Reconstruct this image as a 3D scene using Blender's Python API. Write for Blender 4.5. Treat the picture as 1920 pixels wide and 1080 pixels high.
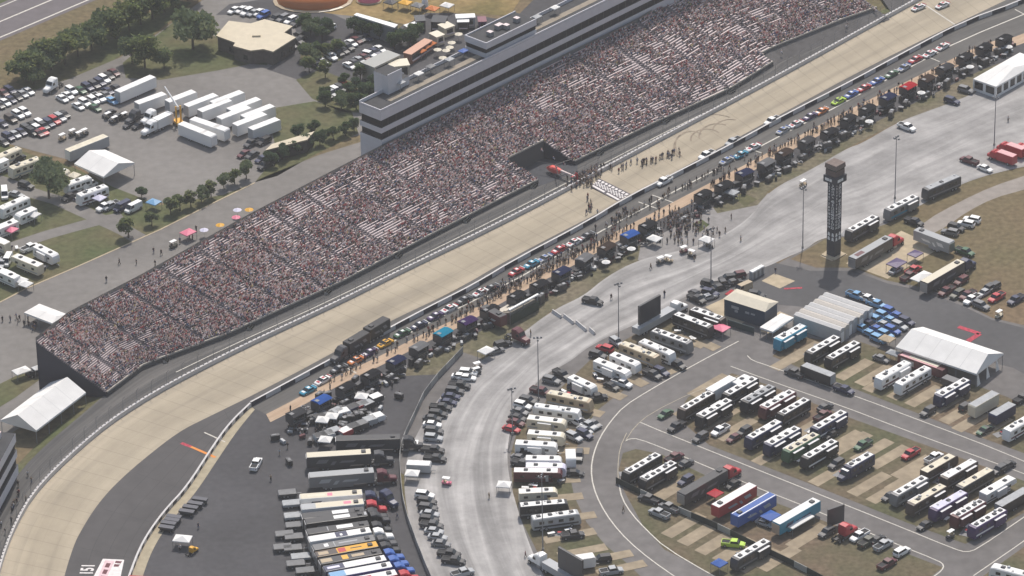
import bpy, bmesh, math, random
import numpy as np
from mathutils import Vector, Matrix
from mathutils.geometry import tessellate_polygon
random.seed(7); rng = np.random.default_rng(7)
S = bpy.context.scene
R = math.radians
for o in list(bpy.data.objects): bpy.data.objects.remove(o)

# ------------------------------------------------------------------ camera
F = 8500.0                                   # focal length in pixels of a 1920 wide frame
NADIR = Vector((310.0, -15650.0, -F))        # straight down, seen from the camera (x right, y up, -z ahead)
down = NADIR.normalized()
fwd_c = Vector((0, 0, -1))
up_c = -down
fy_c = (fwd_c - fwd_c.dot(up_c) * up_c).normalized()
fx_c = fy_c.cross(up_c)
ROT = Matrix((fx_c, fy_c, up_c))             # camera -> world
DIST = 1203.0
CAM = -(ROT @ fwd_c) * DIST
cd = bpy.data.cameras.new("camera"); co = bpy.data.objects.new("camera", cd)
S.collection.objects.link(co)
co.matrix_world = Matrix.Translation(CAM) @ ROT.to_4x4()
cd.sensor_fit = 'HORIZONTAL'; cd.sensor_width = 36.0; cd.lens = 36.0 * F / 1920.0
cd.clip_start = 1.0; cd.clip_end = 30000.0
S.camera = co

def P(px, py, z=0.0):
    """the point of the horizontal plane at height z that the photograph shows at pixel (px, py)"""
    d = ROT @ Vector(((px - 960) / F, (540 - py) / F, -1.0))
    t = (z - CAM.z) / d.z
    return CAM + d * t
def heading(px, py, dx, dy):
    a = P(px - dx, py - dy); b = P(px + dx, py + dy)
    return math.atan2(b.y - a.y, b.x - a.x)

# ------------------------------------------------------------------ light
SUN_EL, SUN_AZ = R(57), R(8)                 # azimuth from +Y (ahead of the camera) towards +X
w = bpy.data.worlds.new("World"); S.world = w; w.use_nodes = True
nt = w.node_tree
sky = nt.nodes.new("ShaderNodeTexSky"); sky.sky_type = 'NISHITA'; sky.sun_disc = False
sky.sun_elevation = SUN_EL; sky.sun_rotation = SUN_AZ
sky.air_density = 1.3; sky.dust_density = 3.0
nt.links.new(sky.outputs[0], nt.nodes["Background"].inputs[0])
nt.nodes["Background"].inputs[1].default_value = 0.12
sl = bpy.data.lights.new("sun", 'SUN'); sl.energy = 3.8; sl.angle = R(0.6); sl.color = (1.0, 0.945, 0.87)
so = bpy.data.objects.new("sun", sl); S.collection.objects.link(so)
sd = Vector((math.sin(SUN_AZ) * math.cos(SUN_EL), math.cos(SUN_AZ) * math.cos(SUN_EL), math.sin(SUN_EL)))
so.rotation_euler = (-sd).to_track_quat('-Z', 'Y').to_euler()
S.view_settings.view_transform = 'Standard'; S.view_settings.look = 'None'
S.view_settings.exposure = 0.07; S.view_settings.gamma = 1.0

# ------------------------------------------------------------------ materials
MATS = {}
def mat(name, col, rough=0.7, noise=0.0, scale=1.0, metal=0.0, big=0.0, bigscale=0.05, spec=0.3, col2=None):
    """plain paint, or ground with fine (noise) and broad (big) mottling; col2 is the colour the broad patches drift to"""
    if name in MATS: return MATS[name]
    m = bpy.data.materials.new(name); m.use_nodes = True
    n = m.node_tree; b = n.nodes["Principled BSDF"]
    b.inputs["Base Color"].default_value = (*col, 1); b.inputs["Roughness"].default_value = rough
    b.inputs["Metallic"].default_value = metal; b.inputs["Specular IOR Level"].default_value = spec
    if noise or big:
        tc = n.nodes.new("ShaderNodeTexCoord")
        cur = None
        if big:
            t = n.nodes.new("ShaderNodeTexNoise"); t.inputs["Scale"].default_value = bigscale; t.inputs["Detail"].default_value = 5
            n.links.new(tc.outputs["Object"], t.inputs["Vector"])
            r = n.nodes.new("ShaderNodeValToRGB"); r.color_ramp.elements[0].position = .35; r.color_ramp.elements[1].position = .65
            c2 = col2 or tuple(c * (1 + big) for c in col)
            c1 = col if col2 else tuple(c * (1 - big) for c in col)
            r.color_ramp.elements[0].color = (*c1, 1); r.color_ramp.elements[1].color = (*c2, 1)
            n.links.new(t.outputs["Fac"], r.inputs[0]); cur = r.outputs[0]
        if noise:
            t = n.nodes.new("ShaderNodeTexNoise"); t.inputs["Scale"].default_value = scale; t.inputs["Detail"].default_value = 4
            n.links.new(tc.outputs["Object"], t.inputs["Vector"])
            mr = n.nodes.new("ShaderNodeMapRange"); mr.inputs[1].default_value = .3; mr.inputs[2].default_value = .7
            mr.inputs[3].default_value = 1 - noise; mr.inputs[4].default_value = 1 + noise
            n.links.new(t.outputs["Fac"], mr.inputs[0])
            mx = n.nodes.new("ShaderNodeVectorMath"); mx.operation = 'SCALE'
            if cur: n.links.new(cur, mx.inputs[0])
            else: mx.inputs[0].default_value = col
            n.links.new(mr.outputs[0], mx.inputs["Scale"]); cur = mx.outputs[0]
        n.links.new(cur, b.inputs["Base Color"])
    MATS[name] = m
    return m
def leaf_mat(name, col):
    """a leaf: part of the light that strikes it comes through"""
    m = mat(name, col, .7, spec=.15); n = m.node_tree; b = n.nodes["Principled BSDF"]
    t = n.nodes.new("ShaderNodeBsdfTranslucent"); t.inputs[0].default_value = (col[0] * 1.5, col[1] * 1.4, col[2] * .9, 1)
    mx = n.nodes.new("ShaderNodeMixShader"); mx.inputs[0].default_value = .45
    n.links.new(b.outputs[0], mx.inputs[1]); n.links.new(t.outputs[0], mx.inputs[2]); n.links.new(mx.outputs[0], n.nodes["Material Output"].inputs[0])
    return m
def streak_mat(name, col, dark, light, us, vs, amt=0.6, fine=0.08, slabs=0.0):
    """a driven surface whose marks run along the lane: noise stretched along V of the strip's UV map"""
    m = bpy.data.materials.new(name); m.use_nodes = True
    n = m.node_tree; b = n.nodes["Principled BSDF"]; b.inputs["Roughness"].default_value = .85; b.inputs["Specular IOR Level"].default_value = .2
    uv = n.nodes.new("ShaderNodeUVMap"); uv.uv_map = "UVMap"
    mp = n.nodes.new("ShaderNodeMapping"); mp.inputs["Scale"].default_value = (us, vs, 1); n.links.new(uv.outputs[0], mp.inputs[0])
    t = n.nodes.new("ShaderNodeTexNoise"); t.inputs["Scale"].default_value = 1; t.inputs["Detail"].default_value = 6; t.inputs["Roughness"].default_value = .62
    t.inputs["Distortion"].default_value = .4
    n.links.new(mp.outputs[0], t.inputs["Vector"])
    r = n.nodes.new("ShaderNodeValToRGB"); e = r.color_ramp.elements
    e[0].position = .34; e[0].color = (*dark, 1); e[1].position = .68; e[1].color = (*light, 1)
    k = e.new(.5); k.color = (*col, 1)
    n.links.new(t.outputs["Fac"], r.inputs[0])
    tc = n.nodes.new("ShaderNodeTexCoord")
    t2 = n.nodes.new("ShaderNodeTexNoise"); t2.inputs["Scale"].default_value = .08; t2.inputs["Detail"].default_value = 8; t2.inputs["Roughness"].default_value = .7
    n.links.new(tc.outputs["Object"], t2.inputs["Vector"])
    mr = n.nodes.new("ShaderNodeMapRange"); mr.inputs[1].default_value = .3; mr.inputs[2].default_value = .7
    mr.inputs[3].default_value = 1 - fine * 1.6; mr.inputs[4].default_value = 1 + fine * 1.6
    n.links.new(t2.outputs["Fac"], mr.inputs[0])
    mix = n.nodes.new("ShaderNodeMix"); mix.data_type = 'RGBA'; mix.inputs[0].default_value = amt
    mix.inputs[6].default_value = (*col, 1); n.links.new(r.outputs[0], mix.inputs[7])
    sc = n.nodes.new("ShaderNodeVectorMath"); sc.operation = 'SCALE'
    n.links.new(mix.outputs[2], sc.inputs[0]); n.links.new(mr.outputs[0], sc.inputs["Scale"])
    out = sc.outputs[0]
    if slabs:
        sp = n.nodes.new("ShaderNodeSeparateXYZ"); n.links.new(uv.outputs[0], sp.inputs[0])
        gr = n.nodes.new("ShaderNodeValToRGB"); gr.color_ramp.interpolation = 'B_SPLINE'; n.links.new(sp.outputs[0], gr.inputs[0]); el = gr.color_ramp.elements
        el[0].position = 0; el[0].color = (1.02, 1.02, 1.02, 1); el[1].position = 1; el[1].color = (.93, .93, .93, 1)
        for p_, v_ in ((.22, 1.02), (.42, .80), (.58, .90), (.74, .78), (.88, .95)): k_ = el.new(p_); k_.color = (v_, v_, v_ * .99, 1)
        m1 = n.nodes.new("ShaderNodeVectorMath"); m1.operation = 'MULTIPLY'; n.links.new(out, m1.inputs[0]); n.links.new(gr.outputs[0], m1.inputs[1])
        def joint(sock, per, wd):
            q = n.nodes.new("ShaderNodeMath"); q.operation = 'MULTIPLY'; q.inputs[1].default_value = per; n.links.new(sock, q.inputs[0])
            f = n.nodes.new("ShaderNodeMath"); f.operation = 'FRACT'; n.links.new(q.outputs[0], f.inputs[0])
            l = n.nodes.new("ShaderNodeMath"); l.operation = 'LESS_THAN'; l.inputs[1].default_value = wd; n.links.new(f.outputs[0], l.inputs[0]); return l.outputs[0]
        mxx = n.nodes.new("ShaderNodeMath"); mxx.operation = 'MAXIMUM'; n.links.new(joint(sp.outputs[1], 1.8, .05), mxx.inputs[0]); n.links.new(joint(sp.outputs[0], 4, .012), mxx.inputs[1])
        jr = n.nodes.new("ShaderNodeMapRange"); jr.inputs[3].default_value = 1; jr.inputs[4].default_value = 1 - slabs; n.links.new(mxx.outputs[0], jr.inputs[0])
        m2 = n.nodes.new("ShaderNodeVectorMath"); m2.operation = 'SCALE'; n.links.new(m1.outputs[0], m2.inputs[0]); n.links.new(jr.outputs[0], m2.inputs["Scale"]); out = m2.outputs[0]
    n.links.new(out, b.inputs["Base Color"])
    MATS[name] = m
    return m
COL = dict(white=(.78, .77, .75), cream=(.66, .60, .47), silver=(.36, .37, .38), gray=(.17, .17, .175), charcoal=(.05, .05, .055),
           black=(.016, .016, .02), red=(.42, .02, .03), maroon=(.095, .015, .022), blue=(.03, .10, .36), navy=(.018, .024, .07), teal=(.01, .23, .36),
           green=(.03, .10, .045), lime=(.42, .62, .05), yellow=(.70, .36, .02), orange=(.55, .16, .03), tan=(.40, .31, .20), brown=(.05, .032, .026),
           purple=(.05, .022, .10), pink=(.72, .18, .27), skyblue=(.16, .34, .55), lavender=(.62, .60, .72), olive=(.07, .07, .05))
def paint(c): return mat("paint_" + c, COL[c], .35, spec=.5) if c in COL else MATS[c]
glass = mat("dark_glass", (.012, .014, .018), .12, spec=.6)
tyre = mat("tyre_rubber", (.02, .02, .02), .9)
rimm = mat("rim_metal", (.4, .4, .41), .4, metal=.6)
vent = mat("roof_unit_plastic", (.06, .06, .065), .6)
lampg = mat("lamp_lens", (.75, .75, .72), .2)
lampr = mat("tail_lens", (.35, .01, .01), .3)
chrome = mat("bare_metal", (.45, .45, .46), .35, metal=.8)
steel = mat("painted_steel", (.23, .23, .24), .5)
fabric_w = mat("white_canvas", (.74, .725, .70), .9, spec=.1, noise=.05, scale=.35, big=.04, bigscale=.12)
alu = mat("bench_aluminium", (.71, .60, .59), .6, spec=.2)
tread = mat("stand_concrete", (.215, .185, .195), .9, noise=.2, scale=.4)

# ------------------------------------------------------------------ mesh building
class MB:
    def __init__(s): s.v = []; s.f = []; s.m = []; s.mats = []
    def mi(s, m):
        if m not in s.mats: s.mats.append(m)
        return s.mats.index(m)
    def add(s, vs, fs, m):
        k = len(s.v); i = s.mi(m)
        s.v += [tuple(v) for v in vs]
        for f in fs: s.f.append([k + q for q in f]); s.m.append(i)
        return s
    def box(s, x0, x1, y0, y1, z0, z1, m, top=None, tx=0.0, ty=0.0):
        vs = [(x0, y0, z0), (x1, y0, z0), (x1, y1, z0), (x0, y1, z0), (x0 + tx, y0 + ty, z1), (x1 - tx, y0 + ty, z1), (x1 - tx, y1 - ty, z1), (x0 + tx, y1 - ty, z1)]
        s.add(vs, [(0, 3, 2, 1), (0, 1, 5, 4), (1, 2, 6, 5), (2, 3, 7, 6), (3, 0, 4, 7)], m)
        return s.add(vs[4:], [(0, 1, 2, 3)], top or m)
    def prism(s, prof, y0, y1, m, edge=0.0):
        """a side outline (x, z), drawn counter-clockwise, drawn out from y0 to y1; edge narrows both flanks a little like a bevel"""
        n = len(prof)
        cx = sum(p[0] for p in prof) / n; cz = sum(p[1] for p in prof) / n
        def sh(p, e):
            dx, dz = p[0] - cx, p[1] - cz; L = math.hypot(dx, dz) or 1
            return (p[0] - dx / L * e, p[1] - dz / L * e)
        rings = [(y0, edge), (y0 + edge, 0), (y1 - edge, 0), (y1, edge)] if edge else [(y0, 0), (y1, 0)]
        vs = []
        for y, e in rings: vs += [(*(q := sh(p, e))[:1], y, q[1]) for p in prof]
        fs = [tuple(range(n)), tuple(reversed(range((len(rings) - 1) * n, len(rings) * n)))]
        for r in range(len(rings) - 1):
            for i in range(n):
                j = (i + 1) % n
                fs.append((r * n + j, r * n + i, (r + 1) * n + i, (r + 1) * n + j))
        return s.add(vs, fs, m)
    def loft(s, rings, m, cap=True):
        n = len(rings[0]); vs = [v for r in rings for v in r]; fs = []
        for k in range(len(rings) - 1):
            for i in range(n):
                j = (i + 1) % n
                fs.append((k * n + i, k * n + j, (k + 1) * n + j, (k + 1) * n + i))
        if cap: fs += [tuple(reversed(range(n))), tuple(range((len(rings) - 1) * n, len(rings) * n))]
        return s.add(vs, fs, m)
    def tube(s, a, b, r0, r1, m, n=8):
        a = Vector(a); b = Vector(b); d = (b - a).normalized()
        u = d.orthogonal().normalized(); w_ = d.cross(u)
        ring = lambda c, r: [c + u * (r * math.cos(2 * math.pi * i / n)) + w_ * (r * math.sin(2 * math.pi * i / n)) for i in range(n)]
        return s.loft([ring(a, r0), ring(b, r1)], m)
    def quad(s, pts, m): return s.add(pts, [tuple(range(len(pts)))], m)
    def mesh(s, name, smooth=False):
        me = bpy.data.meshes.new(name)
        me.from_pydata(s.v, [], s.f)
        for m in s.mats: me.materials.append(m)
        me.polygons.foreach_set("material_index", s.m)
        if smooth: me.polygons.foreach_set("use_smooth", [True] * len(s.f))
        me.update()
        return me
LINK = S.collection.objects.link
def link(name, me, parent=None, loc=None, rz=None):
    o = bpy.data.objects.new(name, me); LINK(o)
    if parent: o.parent = parent
    if loc is not None: o.location = loc
    if rz is not None: o.rotation_euler = (0, 0, rz)
    return o
LABELS = {}
def tag(o, label, cat, group=None):
    o["label"] = label; o["category"] = cat
    if group: o["group"] = group
    LABELS.setdefault(label, []).append(o.name)
    return o
def thing(name, loc, rz, label, cat, group=None):
    o = bpy.data.objects.new(name, None); LINK(o); o.location = loc; o.rotation_euler = (0, 0, rz); o.empty_display_size = .5
    return tag(o, label, cat, group)
def parts(root, tpl):
    """put a template's parts under a thing: rows of (name, mesh, location, parent row or None)"""
    made = []
    for name, me, loc, par in tpl:
        made.append(link(name, me, made[par] if par is not None else root, loc))
    return made

# ------------------------------------------------------------------ flat ground sheets
def resample(pts, n):
    d = [0.0]
    for a, b in zip(pts, pts[1:]): d.append(d[-1] + (b - a).length)
    out = []; k = 0
    for i in range(n):
        t = d[-1] * i / (n - 1)
        while k < len(d) - 2 and d[k + 1] < t: k += 1
        f = (t - d[k]) / max(1e-9, d[k + 1] - d[k])
        out.append(pts[k].lerp(pts[k + 1], f))
    return out
def smooth_line(pts, it=2):
    for _ in range(it):
        q = [pts[0]]
        for a, b in zip(pts, pts[1:]): q += [a.lerp(b, .25), a.lerp(b, .75)]
        q.append(pts[-1]); pts = q
    return pts
def px(pts, z=0.0): return [P(x, y, z) for x, y in pts]
def sheet(name, pts, z, m, kind="structure", label=None, cat=None, smooth=0):
    """a flat polygon on the ground"""
    p = [Vector((q.x, q.y, z)) for q in pts]
    if smooth: p = smooth_line(p + [p[0]], smooth)[:-1]
    tri = tessellate_polygon([p])
    mb = MB(); fs = []
    for t in tri:
        a, b, c = (p[i] for i in t)
        fs.append(t if (b - a).cross(c - a).z > 0 else (t[0], t[2], t[1]))
    mb.add(p, fs, m)
    o = link(name, mb.mesh(name))
    if kind: o["kind"] = kind
    if label: tag(o, label, cat)
    return o
def ribbon(name, left, right, m, n=160, tile=10.0, kind="structure"):
    a = resample(left, n); b = resample(right, n)
    me = bpy.data.meshes.new(name); vs = []; fs = []; uv = []
    K = 6; d = 0.0
    for i in range(n):
        if i: d += ((a[i] + b[i]) / 2 - (a[i - 1] + b[i - 1]) / 2).length
        for k in range(K + 1): vs.append(a[i].lerp(b[i], k / K)); uv.append((k / K, d / tile))
    for i in range(n - 1):
        for k in range(K):
            q = i * (K + 1) + k
            fs.append((q, q + 1, q + K + 2, q + K + 1))
    me.from_pydata(vs, [], fs); me.materials.append(m)
    l = me.uv_layers.new(name="UVMap")
    for lp in me.loops: l.data[lp.index].uv = uv[lp.vertex_index]
    if me.polygons[0].normal.z < 0: me.flip_normals()
    me.update()
    o = link(name, me)
    if kind: o["kind"] = kind
    return o
def stripe(mb, pts, wd, z, m):
    """a painted line along pts"""
    for i in range(len(pts) - 1):
        a, b = pts[i], pts[i + 1]
        t = (b - a); t.z = 0; t.normalize(); nrm = Vector((-t.y, t.x, 0)) * wd / 2
        q = [a - nrm, b - nrm, b + nrm, a + nrm]
        mb.quad([(v.x, v.y, z) for v in q], m)
# ================================================================== the setting
asph = mat("infield_asphalt", (.150, .140, .135), .9, noise=.14, scale=.35, big=.13, bigscale=.035, spec=.2)
asph_d = mat("dark_asphalt", (.072, .070, .074), .9, noise=.12, scale=.6, big=.18, bigscale=.03, spec=.2)
asph_m = mat("worn_asphalt", (.180, .168, .157), .9, noise=.10, scale=.4, big=.14, bigscale=.025, spec=.2)
grass_b = mat("dry_grass", (.128, .112, .060), .95, noise=.26, scale=.6, big=.2, bigscale=.022, spec=.1, col2=(.168, .122, .076))
grass_i = mat("infield_grass", (.094, .094, .052), .95, noise=.25, scale=.8, big=.2, bigscale=.05, spec=.1, col2=(.152, .112, .078))
grass_g = mat("green_grass", (.082, .098, .044), .95, noise=.25, scale=.6, big=.2, bigscale=.05, spec=.1, col2=(.120, .106, .060))
grass_field = mat("field_grass", (.16, .13, .055), .95, noise=.25, scale=.5, big=.2, bigscale=.05, spec=.1, col2=(.30, .21, .10))
pad_m = mat("parking_pad_concrete", (.29, .235, .165), .9, noise=.16, scale=.5, big=.12, bigscale=.2)
pad_l = mat("pale_concrete", (.42, .345, .24), .9, noise=.12, scale=.5, big=.1, bigscale=.2)
line_w = mat("line_paint", (.55, .52, .46), .8, noise=.15, scale=1.5)
line_y = mat("line_paint_worn", (.36, .32, .25), .8, noise=.2, scale=1.5)
red_p = mat("red_ground_paint", (.40, .05, .075), .85, noise=.35, scale=1.6)
orange_p = mat("orange_ground_paint", (.66, .24, .05), .8)
white_p = mat("white_ground_paint", (.70, .66, .64), .8, noise=.1, scale=1.0)
conc_track = streak_mat("track_concrete", (.405, .346, .262), (.285, .248, .196), (.46, .396, .302), 4, .11, .6, .07, .16)
pale_road = streak_mat("dusty_apron", (.290, .278, .270), (.205, .197, .192), (.46, .44, .425), 6, .11, .85, .20)
pit_asph = streak_mat("pit_road_asphalt", (.105, .100, .094), (.07, .068, .068), (.15, .14, .13), 6, .15, .6)
apron_asph = streak_mat("turn_apron_asphalt", (.090, .085, .085), (.062, .062, .066), (.13, .12, .113), 3, .12, .7)
serv_asph = streak_mat("service_road_asphalt", (.085, .082, .080), (.05, .05, .052), (.16, .15, .14), 7, .12, .8)

# one ground sheet to the horizon
mb = MB(); mb.quad([(-7000, -7000, 0), (7000, -7000, 0), (7000, 7000, 0), (-7000, 7000, 0)], grass_b)
g = link("ground", mb.mesh("ground")); g["kind"] = "structure"

# ---- upper left: highway, verge, parking, campground
HW = [(-160, 118), (0, 52), (165, -18), (420, -130)]
mid = px(HW)
def offset(line, d):
    out = []
    for i, q in enumerate(line):
        a = line[max(0, i - 1)]; b = line[min(len(line) - 1, i + 1)]
        t = (b - a); t.z = 0; t.normalize(); out.append(q + Vector((-t.y, t.x, 0)) * d)
    return out
def at_z(line, z): return [Vector((v.x, v.y, z)) for v in line]
hw_m = mat("highway_asphalt", (.135, .12, .125), .9, noise=.1, scale=.3)
ribbon("highway", at_z(offset(mid, 13), .02), at_z(offset(mid, -7), .02), hw_m, 40)
mb = MB()
for d, wd in ((11.2, .5), (3.2, .6), (-5.2, .6)): stripe(mb, offset(mid, d), wd, .045, line_w)
o = link("highway_markings", mb.mesh("highway_markings")); o["kind"] = "structure"
sheet("lawn", px([(-200, 70), (0, 22), (90, -20), (-100, -60)]), .015, grass_g)
sheet("parking_lot", px([(-220, 200), (0, 168), (60, 166), (135, 143), (225, 108), (300, 60), (350, 22), (420, -30), (640, -60), (700, 60), (760, 150), (690, 250), (600, 270), (520, 330), (440, 372), (330, 385),
      (250, 372), (190, 340), (130, 300), (60, 282), (-10, 262), (-220, 262)]), .02, asph_m)
sheet("lawn", px([(60, 170), (130, 148), (215, 112), (300, 55), (360, 5), (335, 2), (250, 35), (150, 85), (45, 128), (30, 155)]), .03, grass_g)
sheet("parking_lot", px([(405, 28), (430, 8), (520, -5), (610, 20), (720, 70), (780, 110), (720, 170), (640, 165), (560, 150), (500, 130), (545, 100), (560, 68), (548, 44), (440, 28)]), .03, asph_d)
sheet("midway_road", px([(720, 70), (800, 20), (900, 30), (960, 40), (1010, -10), (1090, -30), (1240, -40), (1000, 60), (880, 140), (760, 190), (700, 210), (690, 170), (745, 120)]), .034, asph_d)
sheet("festival_field", px([(590, 22), (640, 8), (700, -40), (1000, -70), (975, 0), (955, 30), (900, 26), (800, 24), (762, 46), (700, 34), (640, 28)]), .038, grass_field)
sheet("lawn", px([(230, 118), (300, 62), (345, 26), (402, 30), (398, 66), (470, 100), (520, 105), (500, 122), (470, 120), (410, 132), (300, 150), (236, 146)]), .03, grass_g)
sheet("lawn", px([(555, 150), (600, 130), (650, 150), (700, 165), (700, 212), (640, 210), (585, 185)]), .04, grass_g)
sheet("lawn", px([(500, 205), (590, 190), (660, 210), (672, 250), (590, 290), (520, 330), (478, 342), (520, 290)]), .04, grass_g)
sheet("lawn", px([(565, 98), (610, 80), (655, 95), (640, 112), (590, 130), (560, 122)]), .04, grass_g)
# campground left of the stands
sheet("campground_lawn", px([(-200, 268), (0, 268), (60, 290), (130, 310), (210, 350), (300, 385), (420, 365), (478, 342), (410, 376), (300, 430), (150, 497), (50, 540), (0, 566), (-200, 660)]), .03, grass_g)
camp = px([(-220, 290), (0, 338), (60, 362), (110, 376), (230, 430), (300, 470)])
ribbon("campground_road", at_z(offset(camp, 2.6), .045), at_z(offset(camp, -2.6), .045), asph_m, 40)
camp2 = px([(-220, 520), (0, 470), (90, 440), (170, 418), (230, 405)])
ribbon("campground_road", at_z(offset(camp2, 2.4), .05), at_z(offset(camp2, -2.4), .05), asph_m, 40)
# road and plaza behind the stands
sheet("stand_road", px([(-260, 690), (0, 566), (50, 540), (150, 497), (300, 430), (408, 376), (500, 330), (600, 290), (690, 262), (800, 200), (860, 300), (500, 480), (240, 640), (120, 760), (40, 800), (-260, 1000)]), .04, asph_m)
mb = MB(); stripe(mb, px([(-200, 655), (0, 567), (50, 541), (150, 498), (300, 431), (408, 377), (478, 343)]), .5, .10, pad_l)
o = link("kerb", mb.mesh("kerb")); o["kind"] = "structure"
sheet("lawn", px([(0, 720), (60, 690), (88, 702), (30, 745), (-60, 800), (-120, 790)]), .06, grass_g)

# ---- the oval: banked concrete, dark apron, pit road
ZO, ZI = 1.0, .07
OUT = [(2000, -150), (1720, 2), (1440, 157), (1225, 270), (960, 412), (755, 510), (640, 568), (480, 642), (380, 692), (290, 740), (205, 795), (145, 846), (98, 890), (62, 930), (37, 972), (15, 1020), (0, 1066), (-18, 1140), (-30, 1260)]
INN = [(2080, -90), (1860, 12), (1640, 118), (1440, 227), (1185, 367), (960, 482), (850, 547), (730, 602), (600, 675), (480, 738), (390, 782), (337, 808), (275, 856), (232, 893), (200, 925), (175, 957), (155, 990), (140, 1017), (120, 1080), (108, 1140), (98, 1280)]
outer = smooth_line(px(OUT, ZO), 2); inner = smooth_line(px(INN, ZI), 2)
ribbon("track", outer, inner, conc_track, 260)
PITW = [(2080, -70), (1920, 6), (1805, 47), (1692, 107), (1585, 165), (1472, 222), (1385, 270), (1280, 325), (1175, 377), (1097, 425), (960, 497), (890, 540), (800, 585), (720, 628), (660, 660), (600, 692), (520, 735), (470, 762)]
pitw = smooth_line(px(PITW), 1)
INW = [(470, 762), (430, 800), (395, 850), (350, 920), (312, 960), (282, 1000), (262, 1035), (245, 1079), (225, 1140), (212, 1280)]
inw = smooth_line(px(INW), 2)
inn0 = px(INN)
split = [q for q in INN if q[0] >= 480]
ribbon("track_apron", at_z(px(split), .06), at_z(pitw, .06), pit_asph, 160)
sheet("turn_apron", px([(480, 738)] + [q for q in INN if q[0] < 480] + list(reversed(INW))), .055, mat("turn_apron_base", (.088, .083, .083), .9, noise=.1, scale=.25, big=.22, bigscale=.02))
# pit road, its service lane, the clutter strip and its lawn
PITI0 = [(2080, -10), (1920, 70), (1850, 82), (1730, 142), (1655, 178), (1560, 226), (1490, 263), (1410, 306), (1335, 345), (1185, 423), (1150, 441), (1067, 487), (977, 532), (917, 566), (855, 602), (792, 630), (720, 668), (620, 715), (555, 752), (500, 780)]
PITI = [(x - 1, y - 3) for x, y in PITI0]
piti = smooth_line(px(PITI), 1)
ribbon("pit_road", at_z(pitw, .05), at_z(piti, .05), pit_asph, 160)
tan_m = streak_mat("pit_service_lane", (.42, .30, .21), (.33, .25, .17), (.48, .38, .27), 3, .6, .8)
PITT = [(x + 8, y + 15) for x, y in PITI]
pitt = smooth_line(px(PITT), 1)
ribbon("pit_service_lane", at_z(piti, .07), at_z(pitt, .07), tan_m, 160)
PITC = [(x + 20, y + 38) for x, y in PITI]
pitc = smooth_line(px(PITC), 1)
ribbon("pit_equipment_strip", at_z(pitt, .06), at_z(pitc, .06), asph_d, 160)
# dark garage yard, bottom left
sheet("garage_yard", px([(470, 764)] + [(555, 770), (640, 730), (720, 690), (800, 665), (865, 662), (800, 736), (766, 808), (750, 850), (750, 893), (757, 957), (780, 1022), (802, 1078), (830, 1160), (860, 1300), (216, 1300), (235, 1140), (262, 1079), (280, 1035), (298, 1000), (328, 960), (366, 920), (410, 855), (440, 800)]), .03, asph_d)
yard_edge = smooth_line(px([(478, 768), (446, 806), (412, 856), (366, 926), (330, 966), (300, 1006), (282, 1040), (268, 1079), (250, 1140), (240, 1280)]), 2)
ribbon("garage_kerb_path", at_z(inw, .065), at_z(yard_edge, .065), mat("path_concrete", (.36, .31, .22), .9, noise=.15, scale=.5), 60)
# pale dusty apron that loops the infield
PU = [(2080, 60), (1920, 128), (1822, 178), (1750, 205), (1685, 228), (1615, 270), (1590, 277), (1522, 318), (1440, 358), (1405, 412), (1330, 455), (1260, 474), (1197, 487), (1135, 520), (1095, 555), (1035, 582), (960, 640), (905, 675), (866, 700), (815, 755), (785, 808), (765, 848), (757, 893), (760, 940), (770, 990), (783, 1030), (806, 1080), (850, 1160), (900, 1280)]
PL = [(2080, 280), (1920, 312), (1815, 338), (1725, 386), (1655, 420), (1585, 442), (1540, 446), (1507, 470), (1477, 482), (1440, 500), (1350, 530), (1290, 552), (1215, 598), (1110, 645), (1067, 680), (1022, 702), (997, 728), (975, 760), (958, 800), (950, 850), (955, 900), (972, 960), (992, 1020), (1018, 1080), (1060, 1160), (1120, 1280)]
ribbon("dusty_apron", at_z(smooth_line(px(PU), 2), .055), at_z(smooth_line(px(PL), 2), .055), pale_road, 220, tile=14)
sheet("crowd_plaza", px([(1196, 488), (1205, 440), (1240, 402), (1285, 378), (1330, 380), (1345, 400), (1420, 385), (1440, 362), (1470, 380), (1400, 470), (1260, 500)]), .052, mat("plaza_paving", (.235, .222, .215), .9, noise=.15, scale=.5))
sheet("circle_lawn", px([(1376, 372), (1392, 362), (1420, 374), (1398, 388)]), .085, grass_g)
sheet("circle_lawn", px([(1298, 420), (1316, 412), (1330, 422), (1312, 436)]), .085, grass_g)
# infield asphalt under everything right of the apron
sheet("infield_road", px([(2200, 230), (1920, 320), (1725, 392), (1540, 450), (1440, 504), (1350, 520), (1215, 590), (1110, 640), (1000, 715), (960, 780), (930, 850), (930, 920), (960, 1000), (1000, 1080), (1080, 1280), (2200, 1280)]), .03, asph)
dark_x = px([(1450, 492), (1520, 508), (1600, 508), (1665, 532), (1730, 545), (1800, 572), (1860, 600), (2100, 660), (2100, 800), (1900, 690), (1700, 640), (1560, 580), (1440, 570), (1330, 560), (1350, 535)])
sheet("infield_road", dark_x, .037, mat("fresh_asphalt", (.085, .083, .085), .9, noise=.1, scale=.5, big=.12, bigscale=.03))
sheet("infield_road", px([(869, 661), (905, 673), (880, 702), (832, 748), (796, 806), (767, 848), (757, 890), (749, 885), (749, 850), (761, 812), (774, 788), (800, 733)]), .042, asph)
sheet("pit_lawn", px([(PITC[i][0], PITC[i][1]) for i in range(len(PITC) - 2)] + [(760, 705), (866, 700), (905, 675), (960, 640), (1035, 582), (1095, 555), (1135, 520), (1197, 487), (1260, 474), (1330, 455), (1405, 412), (1440, 358), (1522, 318), (1590, 277), (1685, 228), (1750, 205), (1822, 178), (1920, 128), (2080, 60)]), .033, mat("pit_lawn_grass", (.112, .106, .062), .95, noise=.3, scale=.7, big=.2, bigscale=.09, spec=.1, col2=(.165, .140, .098)))
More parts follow.
